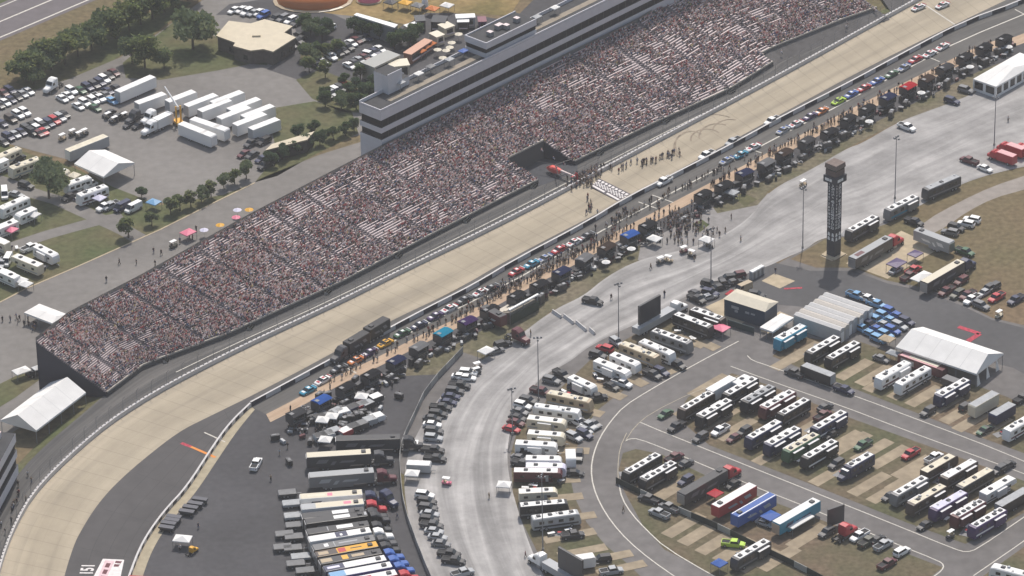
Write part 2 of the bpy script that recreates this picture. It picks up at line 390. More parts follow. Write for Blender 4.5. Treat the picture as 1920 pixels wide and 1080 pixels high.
# infield lawns
sheet("infield_lawn", px([(1482, 486), (1508, 471), (1545, 449), (1590, 444), (1660, 421), (1728, 388), (1818, 340), (1925, 312), (2150, 240), (2150, 640), (1920, 610), (1860, 596), (1800, 566), (1740, 541), (1662, 526), (1600, 502), (1530, 502)]), .04, grass_b)
sheet("infield_path", px([(1722, 432), (1738, 412), (1800, 378), (1860, 350), (1920, 330), (2100, 270), (2100, 300), (1920, 356), (1862, 372), (1812, 398), (1775, 425), (1745, 440)]), .05, mat("gravel_path", (.27, .24, .215), .95, noise=.12, scale=.4), smooth=1)
sheet("infield_lawn", px([(1255, 596), (1332, 592), (1350, 615), (1292, 660), (1197, 712), (1145, 750), (1117, 772), (1085, 830), (1067, 885), (1077, 932), (1100, 980), (1135, 1022), (1182, 1062), (1260, 1140), (1040, 1140), (1010, 1040), (982, 985), (962, 930), (958, 850), (972, 800), (1030, 748), (1110, 672), (1200, 622)]), .045, grass_i)
sheet("infield_lawn", px([(1268, 782), (1290, 745), (1372, 700), (1440, 722), (1600, 786), (1745, 838), (1920, 902), (2050, 950), (2050, 1000), (1920, 962), (1810, 1020), (1700, 980), (1500, 900), (1330, 835)]), .045, grass_i)
sheet("infield_lawn", px([(1448, 668), (1490, 630), (1560, 640), (1610, 640), (1690, 668), (1800, 712), (1890, 745), (1990, 800), (2050, 860), (2050, 900), (1920, 850), (1800, 806), (1620, 736), (1500, 690)]), .045, grass_i)
sheet("infield_lawn", px([(1168, 850), (1192, 842), (1240, 852), (1330, 895), (1420, 930), (1540, 975), (1668, 1026), (1768, 1064), (1735, 1090), (1700, 1160), (1420, 1160), (1345, 1082), (1245, 1030), (1205, 985), (1170, 920), (1160, 880)]), .045, grass_i)
sheet("infield_lawn", px([(1830, 1090), (1925, 1022), (2050, 940), (2050, 1160), (1830, 1160)]), .045, grass_i)
# concrete parking pads
PADN = [0]
def pad(cx, cy, lx, ly, wd, m=pad_m, z=.056):
    """a pad whose centre line runs from (cx, cy) by pixels (lx, ly), wd metres wide"""
    a = P(cx - lx / 2, cy - ly / 2); b = P(cx + lx / 2, cy + ly / 2)
    t = (b - a).normalized(); nrm = Vector((-t.y, t.x, 0)) * wd / 2
    PADN[0] += 1
    sheet("parking_pad", [a - nrm, b - nrm, b + nrm, a + nrm], z + .0009 * (PADN[0] % 61), m)
for cx, cy in ((1602, 693), (1640, 704), (1654, 716), (1672, 706), (1734, 743), (1798, 775), (1480, 675), (1822, 790), (1862, 800), (1508, 660), (1700, 730), (1770, 760)): pad(cx, cy, 58, -34, 3.4)
for cx, cy in ((1330, 723), (1303, 762), (1380, 805), (1348, 785), (1580, 829), (1595, 832), (1635, 845), (1668, 857), (1712, 876), (1735, 885), (1557, 889), (1630, 908), (1665, 922), (1700, 900), (1520, 800), (1450, 850)): pad(cx, cy, 66, -38, 3.4)
for cx, cy in ((1260, 918), (1282, 985), (1312, 1000), (1345, 1017), (1378, 1032), (1515, 1006), (1460, 1048), (1420, 1050)): pad(cx, cy, 66, -40, 3.6)
for cx, cy, lx, ly in ((1290, 637, 62, 26), (1230, 680, 70, 40), (1175, 705, 70, 36), (1140, 735, 60, 24), (1100, 770, 60, 16), (1085, 808, 60, 8), (1075, 845, 60, 2), (1058, 900, 60, -3), (1062, 933, 62, -6), (1082, 970, 70, -10), (1068, 1005, 96, -18), (1092, 1034, 90, -17), (1140, 1046, 90, -18), (1165, 1066, 90, -20), (1330, 648, 30, 14)): pad(cx, cy, lx, ly, 3.2)
sheet("display_pad", px([(1586, 494), (1690, 433), (1762, 466), (1664, 523)]), .055, pad_l)
sheet("display_pad", px([(1322, 576), (1400, 540), (1425, 590), (1380, 612)]), .05, pad_l)
sheet("display_pad", px([(1437, 600), (1462, 584), (1490, 596), (1444, 626), (1425, 622)]), .055, pad_l)
sheet("display_pad", px([(1428, 527), (1452, 513), (1491, 527), (1462, 541)]), .055, pad_l)
sheet("tower_pad", px([(1538, 480), (1553, 467), (1590, 477), (1560, 490)]), .06, pad_l)
# painted lines of the infield roads
mb = MB()
LINES = [([(1385, 640), (1300, 685), (1216, 733), (1170, 762), (1145, 790), (1125, 820), (1113, 850), (1108, 880), (1112, 912), (1125, 945), (1147, 980), (1178, 1015), (1220, 1050), (1266, 1082), (1330, 1125)], .32),
         ([(1160, 905), (1166, 935), (1185, 965), (1210, 992), (1247, 1027), (1335, 1079), (1400, 1112)], .32),
         ([(1401, 667), (1410, 676), (1440, 686), (1615, 747), (1715, 785), (1790, 813), (1865, 842), (1990, 895)], .28),
         ([(1370, 687), (1440, 713), (1580, 762), (1700, 808), (1865, 868), (1990, 915)], .28),
         ([(1200, 792), (1242, 810), (1440, 889), (1560, 937), (1680, 985), (1790, 1030), (1812, 1036), (1832, 1030), (1920, 970), (2000, 915)], .30),
         ([(1172, 828), (1180, 823), (1197, 823), (1247, 842), (1330, 877), (1420, 915), (1462, 931), (1540, 962), (1672, 1017), (1760, 1052), (1770, 1060), (1766, 1070), (1750, 1082), (1700, 1120)], .30),
         ([(1825, 1080), (1920, 1015), (2010, 950)], .28),
         ([(1175, 812), (1162, 840), (1158, 880), (1160, 905)], .2), ([(1385, 705), (1300, 735), (1220, 775), (1190, 800), (1172, 828)], .22)]
for i, (l, wd) in enumerate(LINES): stripe(mb, smooth_line(px(l), 1), wd, .075, line_w if i < 7 else line_y)
o = link("road_markings", mb.mesh("road_markings")); o["kind"] = "structure"
# pit road and track markings
mb = MB()
LANE = [(2000, -16), (1920, 27), (1840, 60), (1782, 86), (1690, 135), (1560, 205), (1480, 246), (1397, 290), (1240, 372), (1215, 387), (1152, 420), (1067, 467), (975, 520), (880, 568), (800, 608), (700, 660), (600, 712)]
stripe(mb, px(LANE), .45, .075, line_w)
for a, b in (((1223, 366), (1262, 380)), ((1197, 379), (1231, 391)), ((1397, 276), (1430, 288)), ((1742, 108), (1762, 116)), ((1903, 18), (1922, 28)), ((1068, 468), (1084, 478)), ((905, 552), (925, 562)), ((650, 690), (668, 700))):
    stripe(mb, px([a, b]), .35, .08, line_w)
OS, IS = resample(outer, 700), resample(inner, 700)
def bank(px_, py_, lift=.03):
    """the point of the banked concrete seen at a pixel"""
    z = .5
    for _ in range(4):
        q = P(px_, py_, z); do = min((v - q).to_2d().length for v in OS); di = min((v - q).to_2d().length for v in IS); z = ZO + (ZI - ZO) * do / (do + di)
    return Vector((q.x, q.y, z + lift))
# start and finish line: two lettered edges and a chequered band across the banking
A0, A1, B0, B1 = P(1123, 336, 1.0), P(1181, 365, .07), P(1108, 349, 1.0), P(1159, 377, .07)
def fin(u, v): q = (A0 * (1 - u) + A1 * u) * (1 - v) + (B0 * (1 - u) + B1 * u) * v; return (q.x, q.y, q.z + .06)
dk = mat("finish_dark_paint", (.10, .09, .10), .8)
mb.quad([fin(0, -.08), fin(0, 1.06), fin(1, 1.06), fin(1, -.08)], dk)
def fin2(u, v): q = fin(u, v); return (q[0], q[1], q[2] + .02)
for i in range(20):
    for j in range(4):
        if (i + j) % 2: mb.quad([fin2(i / 20, .30 + j * .1), fin2(i / 20, .4 + j * .1), fin2((i + 1) / 20, .4 + j * .1), fin2((i + 1) / 20, .30 + j * .1)], white_p)
for i in range(9): mb.quad([fin2(i / 9 + .012, .02), fin2(i / 9 + .012, .22), fin2(i / 9 + .085, .22), fin2(i / 9 + .085, .02)], white_p)
for a, b in ((.02, .46), (.54, .98)): mb.quad([fin2(a, .80), fin2(a, .96), fin2(b, .96), fin2(b, .80)], white_p)
sl_ = [bank(1737 + (1790 - 1737) * i / 10, 11 + (46 - 11) * i / 10, .05) for i in range(11)]
for p_, q_ in zip(sl_, sl_[1:]):
    t_ = (q_ - p_).normalized(); n__ = Vector((-t_.y, t_.x, 0)).normalized() * .25; mb.quad([p_ - n__, q_ - n__, q_ + n__, p_ + n__], line_w)
o = link("track_markings", mb.mesh("track_markings")); o["kind"] = "structure"
# paint on the turn apron: pit entry stripe, a number, a sponsor panel, and arrows on the infield
mb = MB()
stripe(mb, px([(340, 831), (358, 838)]), 1.0, .075, red_p); stripe(mb, px([(358, 838), (404, 858)]), .8, .075, orange_p); stripe(mb, px([(383, 811), (422, 829)]), .4, .075, line_w)
stripe(mb, px([(1797, 613), (1837, 626), (1815, 640)]), 1.5, .085, red_p)
stripe(mb, px([(1470, 542), (1504, 540)]), .8, .085, red_p)
def patch(q, m, z): mb.quad([(v.x, v.y, z) for v in reversed(px(q))], m)
pink_p = mat("pink_ground_paint", (.66, .48, .50), .8, noise=.1, scale=1.0); mar_p = mat("maroon_ground_paint", (.14, .05, .06), .8)
patch([(193, 1048), (233, 1050), (221, 1105), (163, 1105)], white_p, .07)
patch([(197, 1051), (215, 1052), (190, 1105), (175, 1105)], pink_p, .085)
patch([(217, 1052), (229, 1053), (222, 1063), (213, 1063)], mar_p, .085)
patch([(214, 1056), (226, 1057), (224, 1059), (213, 1058)], white_p, .095)
for k in range(4): patch([(200 - k * 5, 1056 + k * 12), (208 - k * 5, 1057 + k * 12), (204 - k * 5, 1065 + k * 12), (196 - k * 5, 1064 + k * 12)], mar_p, .095)
o = link("apron_markings", mb.mesh("apron_markings")); o["kind"] = "structure"
cu = bpy.data.curves.new("apron_number", 'FONT'); cu.body = "151"; cu.size = 4.6; cu.offset = .12; cu.align_x = 'CENTER'; cu.align_y = 'CENTER'
to = bpy.data.objects.new("tmp", cu); LINK(to)
me = bpy.data.meshes.new_from_object(to); bpy.data.objects.remove(to)
me.materials.clear(); me.materials.append(white_p)
o = link("number_markings", me, None, (*P(165, 1068).to_2d(), .08), heading(165, 1068, 6, -24)); o["kind"] = "structure"; o.scale = (.70, .95, 1)
mb = MB(); tar = mat("tar_seam", (.045, .043, .043), .7); rr_ = np.random.default_rng(3)
ia, ib = resample(at_z(px([q for q in INN if q[0] <= 480]), .07), 40), resample(at_z(inw, .07), 40)
for f_ in (.3, .55, .8): stripe(mb, [p_.lerp(q_, f_) for p_, q_ in zip(ia, ib)], .16, .068, tar)
for k in range(3, 38, 5): stripe(mb, [ia[k].lerp(ib[k], t / 8) for t in range(1, 8)], .14, .070, tar)
o = link("tar_seams", mb.mesh("tar_seams")); o["kind"] = "structure"
# oil and burnout arcs left on the banking
mb = MB(); rub = mat("tyre_marks", (.245, .20, .152), .9, noise=.3, scale=.6)
for cx, cy, rx, ry, a0, a1 in ((1296, 272, 30, 26, 2.2, 5.4), (1300, 276, 36, 30, 2.5, 4.6), (1325, 262, 30, 20, 3.0, 5.6), (1345, 256, 34, 24, 3.0, 5.2), (1370, 246, 34, 22, 3.2, 5.0), (1330, 240, 60, 26, 3.6, 5.4)):
    ar = [bank(cx + rx * math.cos(a0 + (a1 - a0) * i / 18), cy + ry * math.sin(a0 + (a1 - a0) * i / 18), .045) for i in range(19)]
    for p_, q_ in zip(ar, ar[1:]):
        t_ = (q_ - p_).normalized(); n__ = Vector((-t_.y, t_.x, 0)).normalized() * .24; mb.quad([p_ - n__, q_ - n__, q_ + n__, p_ + n__], rub)
o = link("tyre_marks", mb.mesh("tyre_marks")); o["kind"] = "structure"

# ---- service road behind the outer wall, raised to the top of the banking
FRONT = [(1560, 70), (1427, 137), (1370, 166), (1225, 232), (1080, 302), (930, 378), (815, 437), (640, 529), (425, 627), (270, 684), (200, 737)]
serv_in = [(1960, -150), (1780, -40), (1668, 24), (1602, 48), (1515, 84), (1468, 104), (1447, 114)] + FRONT[1:] + [(150, 780), (90, 830), (40, 880), (5, 930), (-25, 985), (-45, 1040), (-60, 1130), (-70, 1260)]
sv_a = smooth_line(px(serv_in, 1.0), 1)
ribbon("service_road", sv_a, at_z(outer, 1.0), serv_asph, 200)
sheet("service_road", px([(1600, -80), (1672, 24), (1730, -4), (1910, -98), (1860, -170)], 1.0), .985, MATS["turn_apron_base"])
mb = MB(); rs = resample(sv_a, 120)
for a, b in zip(rs, rs[1:]): mb.quad([(a.x, a.y, 1.0), (b.x, b.y, 1.0), (b.x - 2, b.y + 3, 0), (a.x - 2, a.y + 3, 0)], grass_g)
o = link("embankment_slope", mb.mesh("embankment_slope")); o["kind"] = "structure"
mb = MB(); stripe(mb, [q + Vector((0, 0, 0)) for q in smooth_line(px([(1424, 160), (1370, 188), (1225, 259), (1080, 334), (930, 411), (815, 467), (640, 554), (425, 652), (330, 698)], 1.0), 1)], .3, 1.04, line_w)
o = link("service_road_markings", mb.mesh("service_road_markings")); o["kind"] = "structure"

# ================================================================== walls and fences
def wall_run(name, line, h, th, ms, seg, label, cat, z0=None, partname="wall_panel", top=None, notch=False):
    """a wall in panels along line; ms is the cycle of panel paints"""
    L = sum((b - a).length for a, b in zip(line, line[1:]))
    n = max(2, int(L / seg)); q = resample(line, n + 1)
    r = thing(name, (q[0].x, q[0].y, 0), 0, label, cat); o0 = Vector((q[0].x, q[0].y, 0))
    rr = resample(line, n * 4 + 1); m1 = MB(); tops = MB()
    for i in range(n):
        m1 = MB(); d = (q[i + 1] - q[i]); d.z = 0; d.normalize(); nr = Vector((-d.y, d.x, 0)) * th / 2
        a, b = q[i] - o0, q[i + 1] - o0
        za = (q[i].z if z0 is None else z0); zb = (q[i + 1].z if z0 is None else z0)
        lo = [a - nr, b - nr, b + nr, a + nr]; zs = [za, zb, zb, za]
        vs = [(v.x, v.y, z) for v, z in zip(lo, zs)] + [(v.x, v.y, z + h) for v, z in zip(lo, zs)]
        m = ms[i % len(ms)]
        m1.add(vs, [(0, 1, 5, 4), (1, 2, 6, 5), (2, 3, 7, 6), (3, 0, 4, 7)], m); m1.add(vs[4:], [(0, 1, 2, 3)], top[i % len(top)] if top else m)
        if notch:
            for t in (.12, .37, .62, .87):
                c_ = a.lerp(b, t); dd = d * (.22 * seg / 6.2); c_.z = 0
                k0, k1 = c_ - dd - nr * 1.02, c_ + dd - nr * 1.02; k2, k3 = c_ + dd + nr * .2, c_ - dd + nr * .2; zt_ = za + (zb - za) * t
                m1.add([(k0.x, k0.y, zt_ + h * .35), (k1.x, k1.y, zt_ + h * .35), (k1.x, k1.y, zt_ + h + .012), (k0.x, k0.y, zt_ + h + .012), (k2.x, k2.y, zt_ + h + .012), (k3.x, k3.y, zt_ + h + .012)], [(0, 1, 2, 3), (3, 2, 4, 5)], wd_)
        link(partname, m1.mesh(partname), r)
    return r, q
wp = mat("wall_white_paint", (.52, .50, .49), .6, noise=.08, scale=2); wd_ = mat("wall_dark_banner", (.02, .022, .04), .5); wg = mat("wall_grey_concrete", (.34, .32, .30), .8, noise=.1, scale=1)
wr = mat("wall_red_banner", (.55, .12, .12), .5)
WL = resample(outer, 400)
r, q = wall_run("outer_wall", WL, 1.15, .6, [wp], 6.2, "white outer safety wall along the top of the beige concrete banking", "safety wall", z0=None, notch=True)
# dark foam gaps in the face of the outer wall, and the catch fence above it
fr = thing("catch_fence", tuple(outer[0].xy) + (0,), 0, "thin catch fence of leaning posts and cables above the outer safety wall", "fence"); f0 = Vector((outer[0].x, outer[0].y, 0))
mbp = None
def fence_post(q, d):
    nr = Vector((-d.y, d.x, 0)); m1 = MB()
    if nr.dot(Vector((-.7, .7, 0))) < 0: nr = -nr
    b = q - f0 + nr * .5
    m1.tube(b, b + Vector((0, 0, 4.2)), .07, .06, steel, 6); m1.tube(b + Vector((0, 0, 4.15)), b - nr * .9 + Vector((0, 0, 5.2)), .06, .05, steel, 6)
    return m1
fq = resample(outer, 95)
for i, v in enumerate(fq[:-1]): link("fence_post", fence_post(v, (fq[i + 1] - v).normalized()).mesh("fence_post"), fr)
cab = MB(); fq2 = resample(outer, 200)
for zz in (1.6, 2.4, 3.2, 4.0):
    for a, b in zip(fq2, fq2[1:]):
        d = (b - a).normalized(); nr = Vector((-d.y, d.x, 0)); nr = nr if nr.dot(Vector((-.7, .7, 0))) > 0 else -nr
        cab.tube(a - f0 + nr * .5 + Vector((0, 0, zz)), b - f0 + nr * .5 + Vector((0, 0, zz)), .012, .012, steel, 3)
link("cable", cab.mesh("cable"), fr)
wall_run("pit_wall", pitw, 1.3, .5, [wp, wd_], 5.3, "pit wall of alternating white and dark banners between apron and pit road", "pit wall", z0=.03, top=[wp])
wall_run("inside_wall", inw, 1.1, .5, [wp, wd_], 2.1, "white and grey chequered inside wall of the lower left turn", "barrier wall", z0=.03, top=[wp])
YF = smooth_line(px([(868, 662), (800, 734), (775, 790), (762, 815), (750, 850), (750, 893), (757, 957), (780, 1022), (802, 1078), (840, 1160)]), 1)
wall_run("garage_fence", YF, 1.9, .12, [mat("chain_link_grey", (.22, .22, .215), .7), mat("banner_grey", (.34, .335, .32), .7)], 5.0, "grey mesh fence dividing the hauler yard from the pale apron", "fence", z0=.03, partname="fence_panel")
wall_run("screen_fence", smooth_line(px([(1155, 906), (1215, 935), (1280, 965), (1345, 992), (1420, 1030), (1500, 1068), (1560, 1100)]), 1), 1.7, .15, [mat("dark_mesh", (.03, .035, .03), .8), MATS["dark_mesh"], mat("pale_mesh_banner", (.33, .33, .31), .8)], 4.0, "long dark mesh fence with pale banners crossing the lower infield lawn", "fence", z0=.03, partname="fence_panel")
# low white barriers on the apron
for k, (a, b) in enumerate((((1036, 586), (1052, 597)), ((1057, 594), (1075, 608)), ((1080, 606), (1099, 622)), ((1105, 619), (1115, 628)))):
    p0, p1 = P(*a), P(*b); d = p1 - p0; rz = math.atan2(d.y, d.x); L = d.length
    m1 = MB(); m1.prism([(-.45, 0), (.45, 0), (.38, .25), (.16, .5), (.12, .95), (-.12, .95), (-.16, .5), (-.38, .25)], -L / 2, L / 2, wp)
    o = link("road_barrier", m1.mesh("road_barrier"), None, tuple(((p0 + p1) / 2).xy) + (.06,), rz - math.pi / 2)
    tag(o, ("first", "second", "third", "last and shortest")[k] + " of four white barriers on the apron, counted from the small striped stand", "barrier", "white barriers across the pale apron")

# ================================================================== grandstand
mat("service_road_asphalt_plain", (.10, .094, .092), .9, noise=.15, scale=.5, big=.2, bigscale=.06)
PAIRS = [((200, 737), (67, 640)), ((270, 684), (128, 592)), ((425, 627), (262, 523)), ((640, 529), (460, 412)), ((815, 437), (632, 322)), ((930, 378), (750, 261)), ((1080, 302), (905, 185)), ((1225, 232), (1050, 112)), ((1370, 166), (1195, 41)), ((1447, 118), (1272, -7)), ((1468, 107), (1294, -18)), ((1515, 88), (1341, -37)), ((1602, 53), (1428, -72)), ((1666, 31), (1492, -94))]
Z0, Z1, NR = 1.9, 15.2, 39
Fp = [P(*a, Z0) for a, b in PAIRS]; Bp = [P(*b, Z1) for a, b in PAIRS]
cum = [0]
for a, b in zip(Fp, Fp[1:]): cum.append(cum[-1] + (b - a).length)
SL = cum[-1]
def stand(s, r):
    """s metres along the front, r rows up (0..NR)"""
    k = 0
    while k < len(cum) - 2 and cum[k + 1] < s: k += 1
    f = (s - cum[k]) / (cum[k + 1] - cum[k])
    q = (Fp[k].lerp(Fp[k + 1], f)).lerp(Bp[k].lerp(Bp[k + 1], f), r / NR)
    q.z = Z0 + (Z1 - Z0) * r / NR
    return q
def s_at(pt):
    best = min((( (Fp[k].lerp(Fp[k + 1], t / 50) - pt).to_2d().length, cum[k] + (cum[k + 1] - cum[k]) * t / 50) for k in range(len(Fp) - 1) for t in range(51)))
    return best[1]
G0, G1 = s_at(P(1008, 339, Z0)), s_at(P(1079, 303, Z0)); GR = 13
H0 = s_at(P(1449, 117, Z0)); HR = 5
def first_row(s): return GR if G0 < s < G1 else (HR if s > H0 else 0)
gs = thing("grandstand", tuple(Fp[0].xy) + (0,), 0, "long open grandstand full of spectators beside the concrete straight", "grandstand")
O0 = Vector((Fp[0].x, Fp[0].y, 0))
brk = sorted(set([0, G0, G1, H0, SL]))
SEG = []
for a, b in zip(brk, brk[1:]):
    n = max(1, int((b - a) / 4)); SEG += [(a + (b - a) * i / n, a + (b - a) * (i + 1) / n) for i in range(n)]
RISE = (Z1 - Z0) / NR
tier = MB(); 
def V3(q, z): return (q.x - O0.x, q.y - O0.y, z)
for a, b in SEG:
    r0 = first_row((a + b) / 2)
    for r in range(r0, NR):
        p, q, p2, q2 = stand(a, r), stand(b, r), stand(a, r + 1), stand(b, r + 1)
        z = p.z
        tier.quad([V3(p, z), V3(q, z), V3(q2, z), V3(p2, z)], tread)
        tier.quad([V3(p2, z), V3(q2, z), V3(q2, z + RISE), V3(p2, z + RISE)], tread)
link("seating_tier", tier.mesh("seating_tier"), gs)
AIS = [x for x in np.arange(9, SL, 13.5)]
def in_aisle(s): return any(abs(s - x) < .75 for x in AIS)
for r in range(NR):
    bms = [MB(), MB()]; cuts = sorted([0, SL, G0, G1, H0] + [x - .75 for x in AIS] + [x + .75 for x in AIS])
    cuts = [c for c in cuts if 0 <= c <= SL]
    for a, b in zip(cuts, cuts[1:]):
        m = (a + b) / 2
        if b - a < .3 or in_aisle(m) or r < first_row(m): continue
        n = max(1, int((b - a) / 6))
        for i in range(n):
            s0, s1 = a + (b - a) * i / n, a + (b - a) * (i + 1) / n
            A, B = stand(s0, r + .30), stand(s1, r + .30); A2, B2 = stand(s0, r + .68), stand(s1, r + .68)
            z = Z0 + RISE * r
            t = z + .42
            bm_ = bms[1 if r < GR and s0 > (G0 + G1) / 2 else 0]
            bm_.quad([V3(A, t), V3(B, t), V3(B2, t), V3(A2, t)], alu)
            bm_.quad([V3(A, t - .12), V3(B, t - .12), V3(B, t), V3(A, t)], alu)
    for bm_ in bms:
        if bm_.v: link("bench", bm_.mesh("bench"), gs)
aw = MB()
for x in AIS:
    for r in range(first_row(x), NR):
        A, B = stand(x - .55, r + .02), stand(x + .55, r + .02); A2, B2 = stand(x - .55, r + .5), stand(x + .55, r + .5); z = Z0 + RISE * r + .18
        aw.quad([V3(A, z), V3(B, z), V3(B2, z), V3(A2, z)], tread); aw.quad([V3(A, z - .18), V3(B, z - .18), V3(B, z), V3(A, z)], tread)
link("aisle_steps", aw.mesh("aisle_steps"), gs)
fwm = mat("stand_front_concrete", (.36, .33, .29), .85, noise=.1, scale=.6)
serv_wall = mat("stand_grey_front", (.12, .112, .11), .9, noise=.15, scale=.5); stand_shade = mat("stand_shaded_front", (.085, .08, .08), .9); fw = MB()  # front face coloured darker to stand for the shadow below the parapet
prev_ = None
for a, b in SEG:
    r0 = first_row((a + b) / 2); p, q = stand(a, r0), stand(b, r0)
    if prev_ is not None and r0 != prev_ and fw.v: link("front_wall", fw.mesh("front_wall"), gs); fw = MB()
    prev_ = r0; zt = p.z + .5
    d = (q - p); d.z = 0; d.normalize(); nr = Vector((-d.y, d.x, 0)) * .2
    if nr.y < 0: nr = -nr
    fw.quad([V3(p - nr, .5), V3(q - nr, .5), V3(q - nr, zt), V3(p - nr, zt)], serv_wall if r0 == HR else stand_shade)
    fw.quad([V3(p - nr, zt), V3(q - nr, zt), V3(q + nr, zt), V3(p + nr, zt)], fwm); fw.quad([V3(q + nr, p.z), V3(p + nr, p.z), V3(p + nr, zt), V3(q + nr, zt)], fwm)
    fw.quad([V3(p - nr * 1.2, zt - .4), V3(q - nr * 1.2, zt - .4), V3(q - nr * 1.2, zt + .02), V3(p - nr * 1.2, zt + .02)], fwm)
link("front_wall", fw.mesh("front_wall"), gs)
rp = MB(); hs = [H0 + (SL - H0) * i / 30 for i in range(31)]
for s0_, s1_ in zip(hs, hs[1:]):
    for k0 in range(4):
        f0, f1 = k0 / 4, (k0 + 1) / 4
        g_ = lambda s, f: (lambda q: (q.x, q.y, 1.02 + (Z0 + (Z1 - Z0) * HR / NR - 1.3) * f))(stand(s, HR * f - .6 * (1 - f)))
        rp.quad([g_(s0_, f0), g_(s1_, f0), g_(s1_, f1), g_(s0_, f1)], MATS["service_road_asphalt_plain"])
o = link("service_road_slope", rp.mesh("service_road_slope")); o["kind"] = "structure"
bw = MB()
for a, b in SEG:
    p, q = stand(a, NR), stand(b, NR)
    bw.quad([V3(q, 0), V3(p, 0), V3(p, p.z + 1.1), V3(q, q.z + 1.1)], steel); bw.quad([V3(p, p.z), V3(q, q.z), V3(q, q.z + 1.1), V3(p, p.z + 1.1)], wg)
link("back_wall", bw.mesh("back_wall"), gs)
def side(s, r0, r1):
    sw = MB()
    top = [stand(s, r) for r in range(r0, r1 + 1)]; pts = []
    for i, t in enumerate(top[:-1]): pts += [V3(t, t.z), V3(top[i + 1], t.z)]
    pts.append(V3(top[-1], top[-1].z))
    n = len(pts); lo = [(x, y, .5) for x, y, z in pts]
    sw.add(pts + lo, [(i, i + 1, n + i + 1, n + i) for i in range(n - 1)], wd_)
    link("end_wall", sw.mesh("end_wall"), gs)
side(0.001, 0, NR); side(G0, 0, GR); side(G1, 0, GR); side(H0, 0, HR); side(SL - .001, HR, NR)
# entry stairs down from the front wall
for k, s in enumerate(AIS[1::2]):
    if first_row(s): continue
    a = stand(s, 0); b = stand(s, 1); d = (a - b); d.z = 0; d.normalize(); t = Vector((-d.y, d.x, 0))
    m1 = MB()
    for i in range(6):
        c = a + d * (.2 + i * .45); z = Z0 - i * .33
        vs = [c + t * 1.1, c + d * .45 + t * 1.1, c + d * .45 - t * 1.1, c - t * 1.1]
        m1.add([V3(v, .9) for v in vs] + [V3(v, z) for v in vs], [(4, 5, 6, 7), (0, 4, 5, 1), (1, 5, 6, 2), (2, 6, 7, 3), (3, 7, 4, 0), (4, 7, 6, 5)], fwm)
    link("entry_stairs", m1.mesh("entry_stairs"), gs)

sheet("helipad", px([(968, 296), (1030, 262), (1084, 300), (1082, 322), (1010, 350), (985, 330)], 1.0), 1.03, mat("helipad_asphalt", (.060, .062, .070), .9, noise=.12, scale=.4))
# ---- the seated crowd: nobody could count it
CR = [(.70, .62, .62), (.05, .045, .05), (.07, .075, .11), (.36, .07, .08), (.17, .06, .09), (.24, .23, .24), (.09, .14, .26), (.50, .42, .37), (.12, .09, .085), (.62, .38, .36), (.19, .14, .22), (.50, .42, .18), (.08, .12, .09), (.38, .34, .35)]
CW = np.array([.22, .13, .07, .08, .09, .07, .05, .06, .05, .12, .03, .01, .02, .08]); CW /= CW.sum()
cm = [mat("crowd_shirt_%d" % i, c, .9, spec=.1) for i, c in enumerate(CR)]
skin = mat("skin", (.50, .31, .24), .7); hair = mat("dark_hair", (.05, .035, .025), .8); cap = mat("pale_cap", (.5, .48, .46), .8)
pos = []; sh = []
ph = rng.uniform(0, 6.28, 8)
def dens(s, r):
    v = .76 + .22 * math.sin(s * .055 + ph[0] + r * .05) + .26 * math.sin(r * .31 + s * .021 + ph[1]) + .16 * math.sin(s * .13 - r * .22 + ph[2]) + .16 * math.sin(s * .37 + r * .11 + ph[3])
    if s > SL - 70: v -= .16
    if s < 60: v -= .16
    return min(.97, max(.25, v))
for r in range(NR):
    s = .4
    while s < SL - .4:
        d = dens(s, r)
        ok = not in_aisle(s) and r >= first_row(s) and not (first_row(s) and r < first_row(s))
        if ok and rng.random() < d: 
            k = int(rng.integers(1, 9))
            for _ in range(k):
                if s > SL - .4 or in_aisle(s) or r < first_row(s): break
                if rng.random() < .9:
                    q = stand(s, r + .52); pos.append((q.x, q.y, Z0 + RISE * r + .42)); sh.append(s)
                s += .5 + rng.random() * .08
        elif in_aisle(s) and rng.random() < .12:
            q = stand(s, r + .5); pos.append((q.x, q.y, Z0 + RISE * r + .6)); sh.append(s); s += .7
        else: s += .5 + rng.random() * 2.6 * (1 - d)
pos = np.array(pos); NP_ = len(pos)
fdir = stand(SL * .5, 0) - stand(SL * .5, NR); fdir.z = 0; fdir.normalize()
fx = np.array([fdir.x, fdir.y]); sx_ = np.array([-fdir.y, fdir.x])
def cb(x0, x1, y0, y1, z0, z1, tx=0, ty=0): return [(x0, y0, z0), (x1, y0, z0), (x1, y1, z0), (x0, y1, z0), (x0 + tx, y0 + ty, z1), (x1 - tx, y0 + ty, z1), (x1 - tx, y1 - ty, z1), (x0 + tx, y1 - ty, z1)]
BQ = [(0, 1, 5, 4), (1, 2, 6, 5), (2, 3, 7, 6), (3, 0, 4, 7), (4, 5, 6, 7)]
body = cb(-.14, .13, -.23, .23, 0, .56, .03, .05) + cb(0, .52, -.17, .17, -.02, .14) + cb(.4, .54, -.15, .15, -.42, 0) + cb(-.10, .11, -.09, .09, .57, .84, .02, .02)
body = np.array(body); nf = 20
faces = np.array([[q + 8 * b for q in f] for b in range(4) for f in BQ])
sc = rng.uniform(.80, 1.02, NP_)
loc = np.repeat(body[None], NP_, 0) * sc[:, None, None]
ang = rng.normal(0, .25, NP_); ca, sa = np.cos(ang)[:, None], np.sin(ang)[:, None]
lx_, ly_ = loc[..., 0] * ca - loc[..., 1] * sa, loc[..., 0] * sa + loc[..., 1] * ca
wx = pos[:, None, 0] + lx_ * fx[0] + ly_ * sx_[0]; wy = pos[:, None, 1] + lx_ * fx[1] + ly_ * sx_[1]; wz = pos[:, None, 2] + loc[..., 2]
